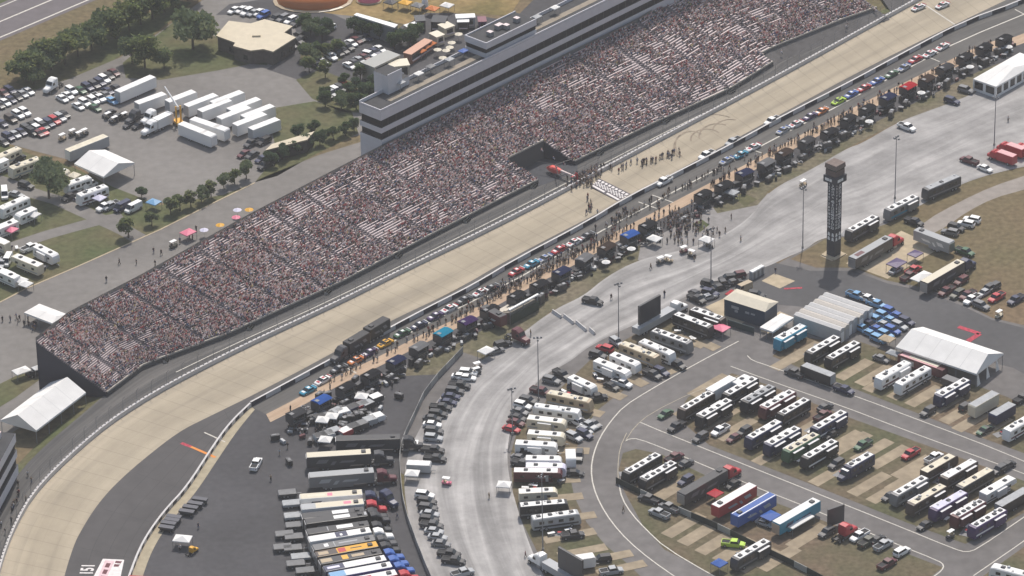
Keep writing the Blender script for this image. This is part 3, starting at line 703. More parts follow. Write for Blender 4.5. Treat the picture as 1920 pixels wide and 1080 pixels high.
vv = np.stack([wx, wy, wz], -1).reshape(-1, 3)
ff = (faces[None] + (np.arange(NP_) * 32)[:, None, None]).reshape(-1, 4)
me = bpy.data.meshes.new("crowd")
me.vertices.add(len(vv)); me.vertices.foreach_set("co", vv.astype(np.float32).ravel())
me.loops.add(ff.size); me.loops.foreach_set("vertex_index", ff.astype(np.int32).ravel())
me.polygons.add(len(ff)); me.polygons.foreach_set("loop_start", np.arange(0, ff.size, 4, dtype=np.int32)); me.polygons.foreach_set("loop_total", np.full(len(ff), 4, dtype=np.int32))
for m in cm + [skin, hair, cap]: me.materials.append(m)
ci = rng.choice(len(CR), NP_, p=CW); legc = rng.choice([1, 2, 5, 8, 7], NP_); hd = rng.choice([15, 15, 15, 14, 16, 1, 3], NP_)
mi = np.concatenate([np.repeat(ci[:, None], 5, 1), np.repeat(legc[:, None], 5, 1), np.where(rng.random(NP_)[:, None] < .5, np.full((NP_, 5), 14), np.repeat(legc[:, None], 5, 1)), np.concatenate([np.full((NP_, 4), 14), hd[:, None]], 1)], 1)
me.polygons.foreach_set("material_index", mi.astype(np.int32).ravel())
me.update(calc_edges=True); me.validate()
o = link("crowd", me); o["kind"] = "stuff"; tag(o, "dense crowd of seated spectators filling the benches of the long grandstand", "crowd")
print("CROWD", NP_, "stand length", SL, "depth", (stand(SL / 2, NR) - stand(SL / 2, 0)).to_2d().length)

# ================================================================== suites building on top of the stand
bwm = mat("suite_white_panel", (.56, .55, .58), .6, noise=.05, scale=.5); bgl = mat("suite_dark_glass", (.007, .008, .014), .5, spec=.08); roofm = mat("roof_membrane", (.055, .055, .058), .9, noise=.15, scale=.4)
deckm = mat("roof_deck", (.27, .23, .18), .9, noise=.12, scale=.6)
a0 = P(716, 277, 15.0); a1 = P(1273, 0, 15.0); ud = (a1 - a0); ud.z = 0; UL = ud.length * 1.35; ud.normalize(); un = Vector((-ud.y, ud.x, 0))
if un.y < 0: un = -un
urz = math.atan2(ud.y, ud.x)
sb = thing("suite_building", (a0.x, a0.y, 0), urz, "long grey and white suite building with two dark glass bands above the grandstand", "building")
WD = 8.2
def part(par, name, mb_): return link(name, mb_.mesh(name), par)
m1 = MB()
for z0, z1, y0 in ((15.0, 17.3, 0), (19.3, 20.9, 0), (23.2, 25.9, 0)): m1.box(0, UL, y0, WD, z0, z1, bwm, roofm)
m1.box(.0, UL, .6, WD, 0, 15.0, bwm); part(sb, "wall", m1)
for z0, z1 in ((17.3, 19.3), (20.9, 23.2)):
    m1 = MB(); m1.box(.5, UL, .35, WD - .3, z0 + .002, z1 - .002, bgl)
    for i in range(int(UL / 3.2)): m1.box(i * 3.2 + 3, i * 3.2 + 3.12, .27, .4, z0 + .01, z1 - .01, paint("charcoal"))
    part(sb, "window_band", m1)
m1 = MB(); m1.box(0, UL, .05, .3, 25.9, 26.5, bwm); m1.box(0, UL, WD - .3, WD - .05, 25.9, 26.9, bwm); m1.box(.05, .3, .3, WD - .3, 25.9, 26.5, bwm); part(sb, "parapet", m1)
m1 = MB(); m1.box(6.5, UL - 1, 2.4, 4.4, 25.9, 25.98, deckm); part(sb, "roof_deck", m1)
inv = Matrix.Rotation(-urz, 4, 'Z') @ Matrix.Translation(-Vector((a0.x, a0.y, 0)))
def loc_of(x, y, z): return inv @ P(x, y, z)
tq = [loc_of(x, y, 31.5) for x, y in ((698, 132), (715, 137), (727, 133), (710, 127))]
x0 = min(q.x for q in tq); x1 = max(q.x for q in tq); y0 = min(q.y for q in tq); y1 = max(q.y for q in tq)
m1 = MB(); m1.box(x0, x0 + 5.6, WD - 2.4, WD + 3.0, 0, 31.5, bwm, roofm); m1.box(x0 + 5.6, x0 + 8.6, WD - 2.2, WD + .4, 25.9, 28.4, bwm, roofm); m1.box(x0 + .0, x0 + 5.6, WD - 2.4, WD - 2.2, 31.5, 31.9, bwm)
part(sb, "lift_tower", m1)
q0, q1 = loc_of(885, 77, 30), loc_of(1022, 45, 30); q2 = loc_of(930, 90, 30)
m1 = MB(); X0, X1 = q2.x - .5, q1.x
m1.box(X0, X1, .8, WD + .6, 25.95, 27.3, bwm); m1.box(X0 + .2, X1, 1.1, WD + .4, 27.3, 28.7, bgl); m1.box(X0, X1, .7, WD + .7, 28.7, 30.3, bwm, roofm)
for a, b in ((.7, .95), (WD + .45, WD + .7)): m1.box(X0, X1, a, b, 30.3, 30.7, bwm)
m1.box(X0, X0 + .25, .95, WD + .45, 30.3, 30.7, bwm); part(sb, "penthouse", m1)
for i, (u, v) in enumerate(((.2, .45), (.42, .6), (.5, .4), (.75, .5))):
    m1 = MB(); m1.box(0, 2.2 if i == 1 else 1.4, -.8, .8, 0, 1.3, steel, alu); part(sb, "rooftop_unit", m1).location = (X0 + (X1 - X0) * u, WD * v, 30.35)
ROOF_RZ, ROOF_O = urz, a0
def roof_pt(u, v, z=26.0): q = a0 + ud * u + un * v; return (q.x, q.y, z)

# second stand seen at the lower left edge
c0, c1 = P(29, 812, 14), P(-40, 940, 14)
ud2 = (c1 - c0); ud2.z = 0; L2 = ud2.length * 1.6; ud2.normalize(); rz2 = math.atan2(ud2.y, ud2.x)
sb2 = thing("suite_building", (c0.x, c0.y, 0), rz2, "banded dark and pale suite building cut off by the left edge of the photo", "building")
sgn = -1
m1 = MB()
for z0, z1 in ((2.5, 5.2), (7.4, 9.4), (11.6, 14.0)): m1.box(0, L2, -14, 0, z0, z1, bwm, roofm)
m1.box(.2, L2, -14, -.5, 0, 2.5, wd_); part(sb2, "wall", m1)
for z0, z1 in ((5.2, 7.4), (9.4, 11.6)):
    m1 = MB(); m1.box(.2, L2, -13.9, -.4, z0 + .002, z1 - .002, bgl); part(sb2, "window_band", m1)
m1 = MB(); m1.box(2, 9, -8, -3, 14.0, 15.4, bwm, alu); part(sb2, "roof_unit", m1)
# ================================================================== vehicles and small things: templates
TPL = {}
def rrect(x, w, zb, zt, c=.12):
    """a ring across the length: a rounded rectangle seen from the front"""
    c = min(c, w * .45, (zt - zb) * .45)
    return [(x, -w + c, zb), (x, w - c, zb), (x, w, zb + c), (x, w, zt - c), (x, w - c, zt), (x, -w + c, zt), (x, -w, zt - c), (x, -w, zb + c)]
def wheel_mesh(r, wd):
    key = ("wheel", r, wd)
    if key not in TPL:
        m = MB(); n = 14
        ring = lambda y, q: [(q * math.cos(2 * math.pi * i / n), y, q * math.sin(2 * math.pi * i / n)) for i in range(n)]
        m.loft([ring(-wd / 2, r * .8), ring(-wd / 2, r * .97), ring(-wd * .35, r), ring(wd * .35, r), ring(wd / 2, r * .97), ring(wd / 2, r * .8)], tyre)
        for y in (-wd / 2 - .012, wd / 2 + .012): m.add(ring(y, r * .62), [tuple(range(n)) if y < 0 else tuple(reversed(range(n)))], rimm)
        TPL[key] = m.mesh("wheel")
    return TPL[key]
def wheels(xs, y, r=.34, wd=.24):
    return [("wheel", wheel_mesh(r, wd), (x, s * y, r), None) for x in xs for s in (-1, 1)]
def small(name, x0, x1, y0, y1, z0, z1, m, top=None):
    key = (name, x0, x1, y0, y1, z0, z1, m.name)
    if key not in TPL: TPL[key] = MB().box(x0, x1, y0, y1, z0, z1, m, top).mesh(name)
    return (name, TPL[key], (0, 0, 0), None)
def pane(name, pts, m=None):
    key = (name, tuple(pts), (m or glass).name)
    if key not in TPL:
        mb = MB(); a, b, c = (Vector(p) for p in pts[:3]); n = (b - a).cross(c - a).normalized() * .015
        f = [Vector(p) + n for p in pts]; k = [Vector(p) - n for p in pts]; q = len(pts)
        mb.add(f + k, [tuple(range(q)), tuple(reversed(range(q, 2 * q)))] + [(i, q + i, q + (i + 1) % q, (i + 1) % q) for i in range(q)], m or glass)
        TPL[key] = mb.mesh(name)
    return (name, TPL[key], (0, 0, 0), None)
def car_tpl(kind, color):
    key = (kind, color)
    if key in TPL: return TPL[key]
    p = paint(color); b = MB(); t = []
    if kind == "sedan": L, W, H, g = 4.8, .92, 1.46, ((-1.95, .98), (-1.15, 1.42), (.35, 1.46), (1.25, 1.0)); hood = .96
    elif kind == "suv": L, W, H, g = 4.9, .98, 1.82, ((-2.35, 1.1), (-2.05, 1.76), (.35, 1.80), (1.15, 1.16)); hood = 1.12
    elif kind == "van": L, W, H, g = 5.6, 1.0, 2.3, ((-2.75, 1.1), (-2.65, 2.25), (1.35, 2.28), (2.15, 1.3)); hood = 1.22
    elif kind == "pickup": L, W, H, g = 5.8, 1.0, 1.88, ((-.75, 1.15), (-.55, 1.80), (.95, 1.86), (1.65, 1.2)); hood = 1.16
    else: L, W, H, g = 5.0, .98, 1.35, ((-1.75, .86), (-.75, 1.28), (.35, 1.32), (1.25, .90)); hood = .86
    h = L / 2; zb = .22 if kind != "race" else .1
    b.loft([rrect(-h, W * .84, zb + .2, hood - .12), rrect(-h + .12, W * .95, zb + .05, hood - .02), rrect(-h + .6, W, zb, hood), rrect(0, W, zb, hood + (.02)), rrect(h - 1.2, W, zb, hood - .02), rrect(h - .4, W * .95, zb + .02, hood - .14), rrect(h - .1, W * .88, zb + .08, hood - .24), rrect(h, W * .72, zb + .2, hood - .34)], p)
    wt = W * .80; wb = W * .93; (xa, za), (xb, zb2), (xc, zc), (xd, zd) = g
    za, zd = min(za, hood - .03), min(zd, hood - .03)
    b.add([(xa, -wb, za), (xa, wb, za), (xd, wb, zd), (xd, -wb, zd), (xb, -wt, zb2), (xb, wt, zb2), (xc, wt, zc), (xc, -wt, zc)], [(0, 4, 5, 1), (1, 5, 6, 2), (2, 6, 7, 3), (3, 7, 4, 0), (4, 7, 6, 5)], p)
    if kind == "pickup":
        dark = mat("bed_hollow_shade", (.03, .03, .032), .8)  # flat dark panel, the shade of the open bed put into its colour
        b.box(-h + .15, -.85, -W * .80, W * .80, hood + .005, hood + .03, dark); b.box(-h + .05, -.80, W * .82, W * .98, hood, hood + .14, p); b.box(-h + .05, -.80, -W * .98, -W * .82, hood, hood + .14, p); b.box(-h + .02, -h + .14, -W * .8, W * .8, hood, hood + .14, p)
    t.append(("body", b.mesh("body", False), (0, 0, 0), None))
    f = lambda a, c, u: tuple(a[i] + (c[i] - a[i]) * u for i in range(3))
    lo, ro, li, ri = (xd, -wb, zd), (xd, wb, zd), (xc, -wt, zc), (xc, wt, zc)
    e = .02
    t.append(pane("windscreen", [(q[0] + e, q[1] * .94, q[2] + e) for q in (f(lo, li, .10), f(ro, ri, .10), f(ro, ri, .93), f(lo, li, .93))]))
    lo, ro, li, ri = (xa, -wb, za), (xa, wb, za), (xb, -wt, zb2), (xb, wt, zb2)
    if kind != "van": t.append(pane("rear_window", [(q[0] - e, q[1] * .9, q[2] + e) for q in (f(ro, ri, .15), f(lo, li, .15), f(lo, li, .9), f(ro, ri, .9))]))
    for s in (-1, 1):
        k = .18; A = (xa + (xd - xa) * .08, s * wb, za); D = (xa + (xd - xa) * .95, s * wb, zd); Bq = (xb + .05, s * wt, zb2); C = (xc - .02, s * wt, zc)
        if kind == "van": A, Bq = (xd - 1.6, s * wb, zd), (xc - .8, s * wt, zc)
        q = [f(A, Bq, k), f(D, C, k), f(D, C, .86), f(A, Bq, .86)]
        q = [(v[0], v[1] + s * .02, v[2] + .005) for v in q]
        t.append(pane("side_window", q if s < 0 else q[::-1]))
    if kind == "race":
        acc = paint({"white": "red", "red": "white", "blue": "white", "yellow": "black", "green": "white", "black": "silver", "purple": "white", "lime": "black", "silver": "blue", "orange": "white", "teal": "white"}.get(color, "white"))
        t.append(small("spoiler", -h - .05, -h + .12, -W * .9, W * .9, hood - .1, hood + .16, acc))
        t.append(small("roof_number_panel", -.6, .2, -.34, .34, 1.30, 1.345, acc))
        t.append(small("hood_decal", h - 1.2, h - .55, -.5, .5, hood - .1, hood - .015, acc))
        t.append(small("splitter", h - .1, h + .08, -W * .8, W * .8, .08, .14, paint("black")))
    else:
        for s in (-1, 1): t.append(small("headlight", h - .20, h - .03, min(s * W * .55, s * W * .84), max(s * W * .55, s * W * .84), hood - .44, hood - .26, lampg))
        for s in (-1, 1): t.append(small("tail_light", -h - .01, -h + .1, min(s * W * .62, s * W * .84), max(s * W * .62, s * W * .84), hood - .38, hood - .14, lampr))
    r = .34 if kind in ("sedan", "race") else .40
    t += wheels((-h + 1.0, h - .95), W - .10, r, .25)
    TPL[key] = t
    return t
def motorhome_tpl(color, roof="white", L=12.2, slides=2, accent=None, acs=4):
    accent = accent or ("gray" if color in ("black", "navy", "brown", "maroon", "purple", "charcoal", "green") else "silver")
    key = ("mh", color, roof, L, slides, accent, acs)
    if key in TPL: return TPL[key]
    p = paint(color); rf = mat("rv_roof_" + roof, tuple(v * .92 for v in COL[roof]), .6, noise=.13, scale=.9); t = []; h = L / 2; W = 1.28; H = 3.55
    b = MB(); b.loft([rrect(-h, W * .95, .55, H - .18, .2), rrect(-h + .15, W, .45, H - .03, .16), rrect(h - 1.0, W, .42, H - .03, .16), rrect(h - .45, W, .42, H - .16, .2), rrect(h - .12, W * .97, .45, 2.2, .2), rrect(h, W * .90, .55, 1.5, .2)], p)
    t.append(("body", b.mesh("body"), (0, 0, 0), None))
    t.append(small("roof", -h + .35, h - 1.15, -1.02, 1.02, H - .04, H + .03, rf))
    t.append(pane("windscreen", [(h - .09, -1.1, 1.75), (h - .09, 1.1, 1.75), (h - .42, 1.08, 3.1), (h - .42, -1.08, 3.1)]))
    ac = MB().loft([rrect(-.52, .42, 0, .18, .06), rrect(-.4, .46, 0, .30, .1), rrect(.35, .46, 0, .28, .1), rrect(.52, .42, 0, .16, .06)], vent).mesh("roof_air_conditioner") if "ac" not in TPL else TPL["ac"]
    TPL["ac"] = ac
    xs = {1: [0], 2: [-.22, .24], 3: [-.3, .02, .3], 4: [-.36, -.12, .1, .32], 5: [-.38, -.2, .0, .16, .34]}[acs]
    for u in xs: t.append(("roof_air_conditioner", ac, (u * L, .12 if acs > 3 else 0, H + .03), None))
    for u, v in ((-.42, -.45), (.02, .5), (.27, -.5)): t.append(small("roof_vent", u * L - .22, u * L + .22, v - .22, v + .22, H + .03, H + .17, mat("vent_cover", (.42, .42, .42), .5)))
    if acs in (2, 3, 5):
        dm = TPL.get("dome") or MB().loft([[(r_ * math.cos(a_), r_ * math.sin(a_), z_) for a_ in [2 * math.pi * i / 10 for i in range(10)]] for r_, z_ in ((.42, 0), (.42, .2), (.3, .38), (.05, .44))], paint("silver")).mesh("satellite_dome"); TPL["dome"] = dm
        t.append(("satellite_dome", dm, (L * (.14 if acs != 5 else -.29), -.55, H + .03), None))
    for s in (-1, 1):
        y = s * (W + .004)
        for x in ((-.32, -.14, .08, .30) if slides < 4 else (-.14, .30)):
            q = [(x * L - .6, y, 1.95), (x * L + .6, y, 1.95), (x * L + .6, y, 2.75), (x * L - .6, y, 2.75)]
            t.append(pane("window", q if s < 0 else q[::-1]))
        t.append(small("side_stripe", -h + .3, h - .7, min(y, y + s * .012), max(y, y + s * .012), 1.05, 1.5, paint(accent)))
    sp = [(-.24, 1), (.2, -1), (.22, 1), (-.22, -1)][:slides]
    for u, s in sp:
        y0, y1 = s * (W - .05), s * (W + .62); x = u * L; l = 1.9 if abs(u) > .21 else 2.2
        t.append(small("slide_out", x - l, x + l, min(y0, y1), max(y0, y1), .95, 3.0, p)); k = len(t) - 1
        n, me, lc, _ = small("slide_awning", x - l - .05, x + l + .05, min(y0, y1 + s * .05), max(y0, y1 + s * .05), 3.0, 3.07, mat("awning_canvas", (.72, .71, .70), .8)); t.append((n, me, lc, k))
    t += wheels((-h + 3.3, -h + 2.0, h - 2.4), W - .14, .5, .3)
    TPL[key] = t
    return t
def trailer_tpl(color="white", roof="white", L=9.0, fifth=False, slide=True, accent="silver"):
    key = ("tt", color, roof, L, fifth, slide, accent)
    if key in TPL: return TPL[key]
    p = paint(color); rf = mat("rv_roof_" + roof, tuple(v * .92 for v in COL[roof]), .6, noise=.13, scale=.9); t = []; h = L / 2; W = 1.22; H = 3.3
    b = MB()
    if fifth: b.prism([(-h, .6), (h - 2.4, .6), (h - 2.4, 1.75), (h, 1.75), (h, 2.5), (h - .5, H - .1), (h - 1.2, H), (-h + .1, H), (-h, H - .15)], -W, W, p, .08)
    else: b.prism([(-h, .5), (h - .6, .5), (h, 1.0), (h, 2.2), (h - .25, H - .35), (h - .8, H), (-h + .1, H), (-h, H - .15)], -W, W, p, .08)
    t.append(("body", b.mesh("body"), (0, 0, 0), None))
    t.append(small("roof", -h + .12, h - 1.15, -1.06, 1.06, H - .06, H + .02, rf))
    for u in ((-.25, .22) if L > 8 else (0,)): t.append(("roof_air_conditioner", TPL["ac"], (u * L, 0, H + .02), None))
    for s in (-1, 1):
        y = s * (W + .004)
        for x in (-.32, .0, .26):
            q = [(x * L - .5, y, 1.75), (x * L + .5, y, 1.75), (x * L + .5, y, 2.4), (x * L - .5, y, 2.4)]
            t.append(pane("window", q if s < 0 else q[::-1]))
        t.append(small("side_stripe", -h + .3, h - 2.6, min(y, y + s * .012), max(y, y + s * .012), 1.0, 1.3, paint(accent)))
    t.append(small("door", -.5 + h * .4, .2 + h * .4, -W - .02, -W + .02, .75, 2.6, paint("silver")))
    if slide:
        t.append(small("slide_out", -2.0, 1.4, -W - .6, -W + .05, .9, 2.8, p)); k = len(t) - 1
        n, me, lc, _ = small("slide_awning", -2.05, 1.45, -W - .66, -W, 2.8, 2.87, mat("awning_canvas", (.72, .71, .70), .8)); t.append((n, me, lc, k))
    if not fifth: t.append(small("tow_bar", h - .1, h + 1.0, -.12, .12, .5, .62, steel))
    t += wheels((-1.1, -.2), W - .12, .36, .22)
    TPL[key] = t
    return t
def box_trailer_tpl(color="white", roof="white", L=8.0, H=3.2):
    key = ("bt", color, roof, L, H)
    if key in TPL: return TPL[key]
    p = paint(color); rf = mat("rv_roof_" + roof, tuple(v * .92 for v in COL[roof]), .6, noise=.13, scale=.9); t = []; h = L / 2
    b = MB(); b.prism([(-h, .55), (h - .2, .55), (h, .9), (h, H - .3), (h - .25, H), (-h, H)], -1.25, 1.25, p, .05); t.append(("body", b.mesh("body"), (0, 0, 0), None))
    t.append(small("roof", -h + .05, h - .3, -1.16, 1.16, H - .03, H + .03, rf))
    t.append(small("rear_door", -h - .03, -h + .02, -1.1, 1.1, .7, H - .15, paint("silver") if color != "silver" else paint("white")))
    t.append(small("tow_bar", h - .1, h + 1.1, -.1, .1, .5, .6, steel))
    t += wheels((-1.0, -.1), 1.1, .38, .24)
    TPL[key] = t
    return t
def tractor_rows(color, x0):
    """a conventional tractor unit whose cab back stands at x0"""
    p = paint(color); t = []
    b = MB(); b.loft([rrect(x0, 1.2, .95, 3.7, .2), rrect(x0 + 1.3, 1.22, .9, 3.85, .25), rrect(x0 + 2.4, 1.2, .85, 3.3, .3), rrect(x0 + 2.9, 1.15, .8, 2.2, .25), rrect(x0 + 3.2, 1.05, .7, 1.95, .25), rrect(x0 + 4.6, .95, .6, 1.75, .25), rrect(x0 + 4.85, .85, .6, 1.5, .2)], p)
    key = ("cab", color, x0)
    if key not in TPL: TPL[key] = b.mesh("cab")
    t.append(("cab", TPL[key], (0, 0, 0), None))
    t.append(pane("windscreen", [(x0 + 2.90, -1.0, 2.25), (x0 + 2.90, 1.0, 2.25), (x0 + 2.46, .98, 3.15), (x0 + 2.46, -.98, 3.15)]))
    for s in (-1, 1):
        y = s * 1.225; q = [(x0 + 1.55, y, 2.1), (x0 + 2.5, y, 2.1), (x0 + 2.4, y * .99, 2.8), (x0 + 1.55, y, 2.85)]
        t.append(pane("side_window", q if s < 0 else q[::-1]))
        t.append(small("fuel_tank", x0 - .2, x0 + 1.2, min(s * .95, s * 1.2), max(s * .95, s * 1.2), .45, .95, chrome))
        t.append(small("headlight", x0 + 4.62, x0 + 4.88, min(s * .6, s * .9), max(s * .6, s * .9), .95, 1.2, lampg))
    t.append(small("chassis", x0 - 2.6, x0 + 4.6, -.45, .45, .65, .95, paint("black")))
    t += wheels((x0 + 3.9, x0 - .9, x0 - 2.1), 1.05, .5, .32)
    return t
def tractor_tpl(color):
    key = ("tractor", color)
    if key not in TPL: TPL[key] = tractor_rows(color, -1.2)
    return TPL[key]
def hauler_tpl(color, roof, cab, patches=(), L=16.0, H=4.05, with_cab=True):
    """a race transporter; patches are (x0, x1, y0, y1, paint) blocks of its roof graphic, as fractions of the roof"""
    key = ("hauler", color, roof, cab, tuple(patches), L, with_cab)
    if key in TPL: return TPL[key]
    p = paint(color); rf = mat("hauler_roof_" + roof, tuple(c * .9 for c in COL[roof]), .45); t = []; h = L / 2
    b = MB(); b.prism([(-h, 1.05), (-h + 3.2, 1.05), (-h + 3.2, .5), (h - 5.2, .5), (h - 5.2, 1.15), (h, 1.15), (h, H - .12), (h - .15, H), (-h + .15, H), (-h, H - .12)], -1.28, 1.28, p, .05)
    t.append(("trailer", b.mesh("trailer"), (0, 0, 0), None))
    n, me, lc, _ = small("roof", -h + .1, h - .1, -1.2, 1.2, H - .02, H + .035, rf); t.append((n, me, lc, 0)); k = 1
    for i, (u0, u1, v0, v1, c) in enumerate(patches):
        q = [(-h + L * u0 + .2, -1.15 + 2.3 * v0), (-h + L * u1, -1.15 + 2.3 * v0), (-h + L * u1 - .0, -1.15 + 2.3 * v1), (-h + L * u0, -1.15 + 2.3 * v1)]
        m = MB(); m.box(min(a[0] for a in q), max(a[0] for a in q), q[0][1], q[2][1], H + .035, H + .05 + i * .004, paint(c)); t.append(("roof_graphic", m.mesh("roof_graphic"), (0, 0, 0), 0))
    t.append(small("roof_air_conditioner", h - 2.4, h - 1.3, -.55, .55, H + .03, H + .34, vent))
    t.append(small("lift_gate", -h - .12, -h + .02, -1.2, 1.2, 1.1, H - .3, chrome))
    for s in (-1, 1):
        for k_, (u0, u1, z0_, z1_) in enumerate(((.14, .30, 2.1, 3.1), (.36, .42, 1.5, 2.5), (.5, .72, 2.0, 2.6))):
            cc = {"charcoal": "gray", "black": "gray", "white": "navy", "cream": "brown", "silver": "white", "red": "silver", "blue": "silver", "teal": "navy"}.get(color, "silver"); y = s * 1.285
            q_ = [(-h + L * u0, y, z0_), (-h + L * u1, y, z0_), (-h + L * u1 + .7, y, z1_), (-h + L * u0 + .7, y, z1_)]
            t.append(pane("side_graphic", q_ if s < 0 else q_[::-1], paint(cc)))
    t += wheels((-h + 4.0, -h + 5.2), 1.06, .5, .32)
    if with_cab: t += tractor_rows(cab, h + .75)
    TPL[key] = t
    return t
def fire_truck_tpl():
    if "fire" not in TPL:
        p = paint("red"); t = []
        b = MB(); b.loft([rrect(-4.2, 1.2, .6, 3.1, .12), rrect(1.3, 1.2, .6, 3.1, .12)], p); t.append(("equipment_body", b.mesh("equipment_body"), (0, 0, 0), None))
        b = MB(); b.loft([rrect(1.5, 1.18, .6, 2.8, .2), rrect(3.2, 1.18, .6, 2.8, .25), rrect(3.9, 1.1, .6, 1.6, .2), rrect(4.6, 1.0, .6, 1.45, .2)], p); t.append(("cab", b.mesh("cab"), (0, 0, 0), None))
        t.append(small("roof", -4.1, 1.2, -1.08, 1.08, 3.08, 3.14, mat("pale_red_roof", (.62, .35, .36), .6)))
        t.append(pane("windscreen", [(3.88, -1.0, 1.75), (3.88, 1.0, 1.75), (3.32, .98, 2.65), (3.32, -.98, 2.65)]))
        t.append(small("light_bar", 2.2, 2.5, -.8, .8, 2.8, 2.98, lampr))
        t += wheels((3.2, -2.6), 1.05, .48, .3); TPL["fire"] = t
    return TPL["fire"]
def cart_tpl(color="white"):
    key = ("cart", color)
    if key not in TPL:
        t = []; b = MB(); b.loft([rrect(-1.2, .55, .3, .8, .1), rrect(.3, .58, .28, .55, .1), rrect(.9, .56, .28, .85, .1), rrect(1.2, .4, .35, .7, .1)], paint(color)); t.append(("body", b.mesh("body"), (0, 0, 0), None))
        b = MB(); b.loft([rrect(-1.1, .55, 1.86, 1.93, .03), rrect(.8, .58, 1.88, 1.95, .03)], paint("white")); t.append(("canopy", b.mesh("canopy"), (0, 0, 0), None))
        for x in (-1.0, .7):
            for s in (-1, 1): t.append(small("canopy_post", x - .03, x + .03, s * .5 - .03, s * .5 + .03, .6, 1.88, steel))
        t.append(small("seat", -.6, -.1, -.5, .5, .55, .85, paint("tan"))); t.append(small("backrest", -.7, -.58, -.5, .5, .8, 1.25, paint("tan")))
        t += wheels((-.8, .8), .5, .24, .18); TPL[key] = t
    return TPL[key]
def canopy_tpl(color, L=3.0, Wd=3.0, hgt=2.2, rise=.7):
    key = ("canopy", color, L, Wd, hgt)
    if key not in TPL:
        m = paint(color) if color != "white" else fabric_w; t = []; b = MB(); l, w_ = L / 2, Wd / 2
        b.add([(-l, -w_, hgt), (l, -w_, hgt), (l, w_, hgt), (-l, w_, hgt), (0, 0, hgt + rise)], [(0, 1, 4), (1, 2, 4), (2, 3, 4), (3, 0, 4)], m)
        b.add([(-l, -w_, hgt), (l, -w_, hgt), (l, w_, hgt), (-l, w_, hgt), (-l, -w_, hgt - .25), (l, -w_, hgt - .25), (l, w_, hgt - .25), (-l, w_, hgt - .25)], [(4, 5, 1, 0), (5, 6, 2, 1), (6, 7, 3, 2), (7, 4, 0, 3)], m)
        t.append(("canopy_top", b.mesh("canopy_top"), (0, 0, 0), None))
        for x in (-l + .06, l - .06):
            for y in (-w_ + .06, w_ - .06): t.append(small("leg", x - .04, x + .04, y - .04, y + .04, 0, hgt - .05, steel))
        TPL[key] = t
    return TPL[key]
def umbrella_tpl(color):
    key = ("umb", color)
    if key not in TPL:
        t = []; n = 8; b = MB(); r = 1.25
        ring = [(r * math.cos(2 * math.pi * i / n), r * math.sin(2 * math.pi * i / n), 2.1) for i in range(n)]
        b.add(ring + [(0, 0, 2.65)], [(i, (i + 1) % n, n) for i in range(n)], fabric_w if color == "white" else paint(color)); t.append(("canopy", b.mesh("canopy"), (0, 0, 0), None))
        b = MB(); b.tube((0, 0, 0), (0, 0, 2.5), .03, .03, steel, 6); t.append(("pole", b.mesh("pole"), (0, 0, 0), None)); TPL[key] = t
    return TPL[key]
def pit_box_tpl(color):
    """a war wagon: wheeled tool chest, railed seats above it, and a stretched roof"""
    key = ("pitbox", color)
    if key not in TPL:
        t = []; dk = paint("black"); nv = paint("charcoal"); p = mat("pit_cloth_" + color, tuple(v * .75 for v in COL[color]), .95, spec=.08)
        b = MB(); b.box(-2.0, 2.0, -1.1, 1.1, .35, 1.5, nv, None, .06, .05); t.append(("tool_chest", b.mesh("tool_chest"), (0, 0, 0), None))
        b = MB(); b.box(-2.1, 2.1, -1.2, 1.2, 1.5, 1.62, chrome); t.append(("platform", b.mesh("platform"), (0, 0, 0), None))
        for x in (-1.2, -.4, .4, 1.2): t.append(small("seat", x - .25, x + .25, -.3, .3, 1.62, 2.15, dk))
        for x in (-1.95, 1.95):
            for y in (-1.05, 1.05): t.append(small("post", x - .05, x + .05, y - .05, y + .05, 1.6, 3.5, steel))
        b = MB(); b.loft([[(-2.6, -1.7, 3.35), (-2.6, -.6, 3.62), (-2.6, .6, 3.62), (-2.6, 1.7, 3.35), (-2.6, 1.7, 3.28), (-2.6, -1.7, 3.28)], [(2.6, -1.7, 3.35), (2.6, -.6, 3.62), (2.6, .6, 3.62), (2.6, 1.7, 3.35), (2.6, 1.7, 3.28), (2.6, -1.7, 3.28)]], p); t.append(("canopy", b.mesh("canopy"), (0, 0, 0), None))
        t.append(small("canopy_trim", 1.2, 2.3, -.55, .55, 3.62, 3.66, paint("gray")))
        b = MB(); b.box(2.55, 2.65, -1.6, 1.6, 1.4, 3.2, nv); t.append(("side_curtain", b.mesh("side_curtain"), (0, 0, 0), None))
        t.append(small("rear_curtain", -2.3, 2.3, -1.5, -1.4, 1.2, 3.25, nv)); t.append(small("front_curtain", -2.6, -2.5, -1.5, 1.2, 1.4, 3.2, nv))
        t.append(small("monitor", -1.7, -.7, 1.0, 1.1, 2.2, 2.9, glass))
        t += wheels((-1.5, 1.5), 1.0, .32, .2); TPL[key] = t
    return TPL[key]
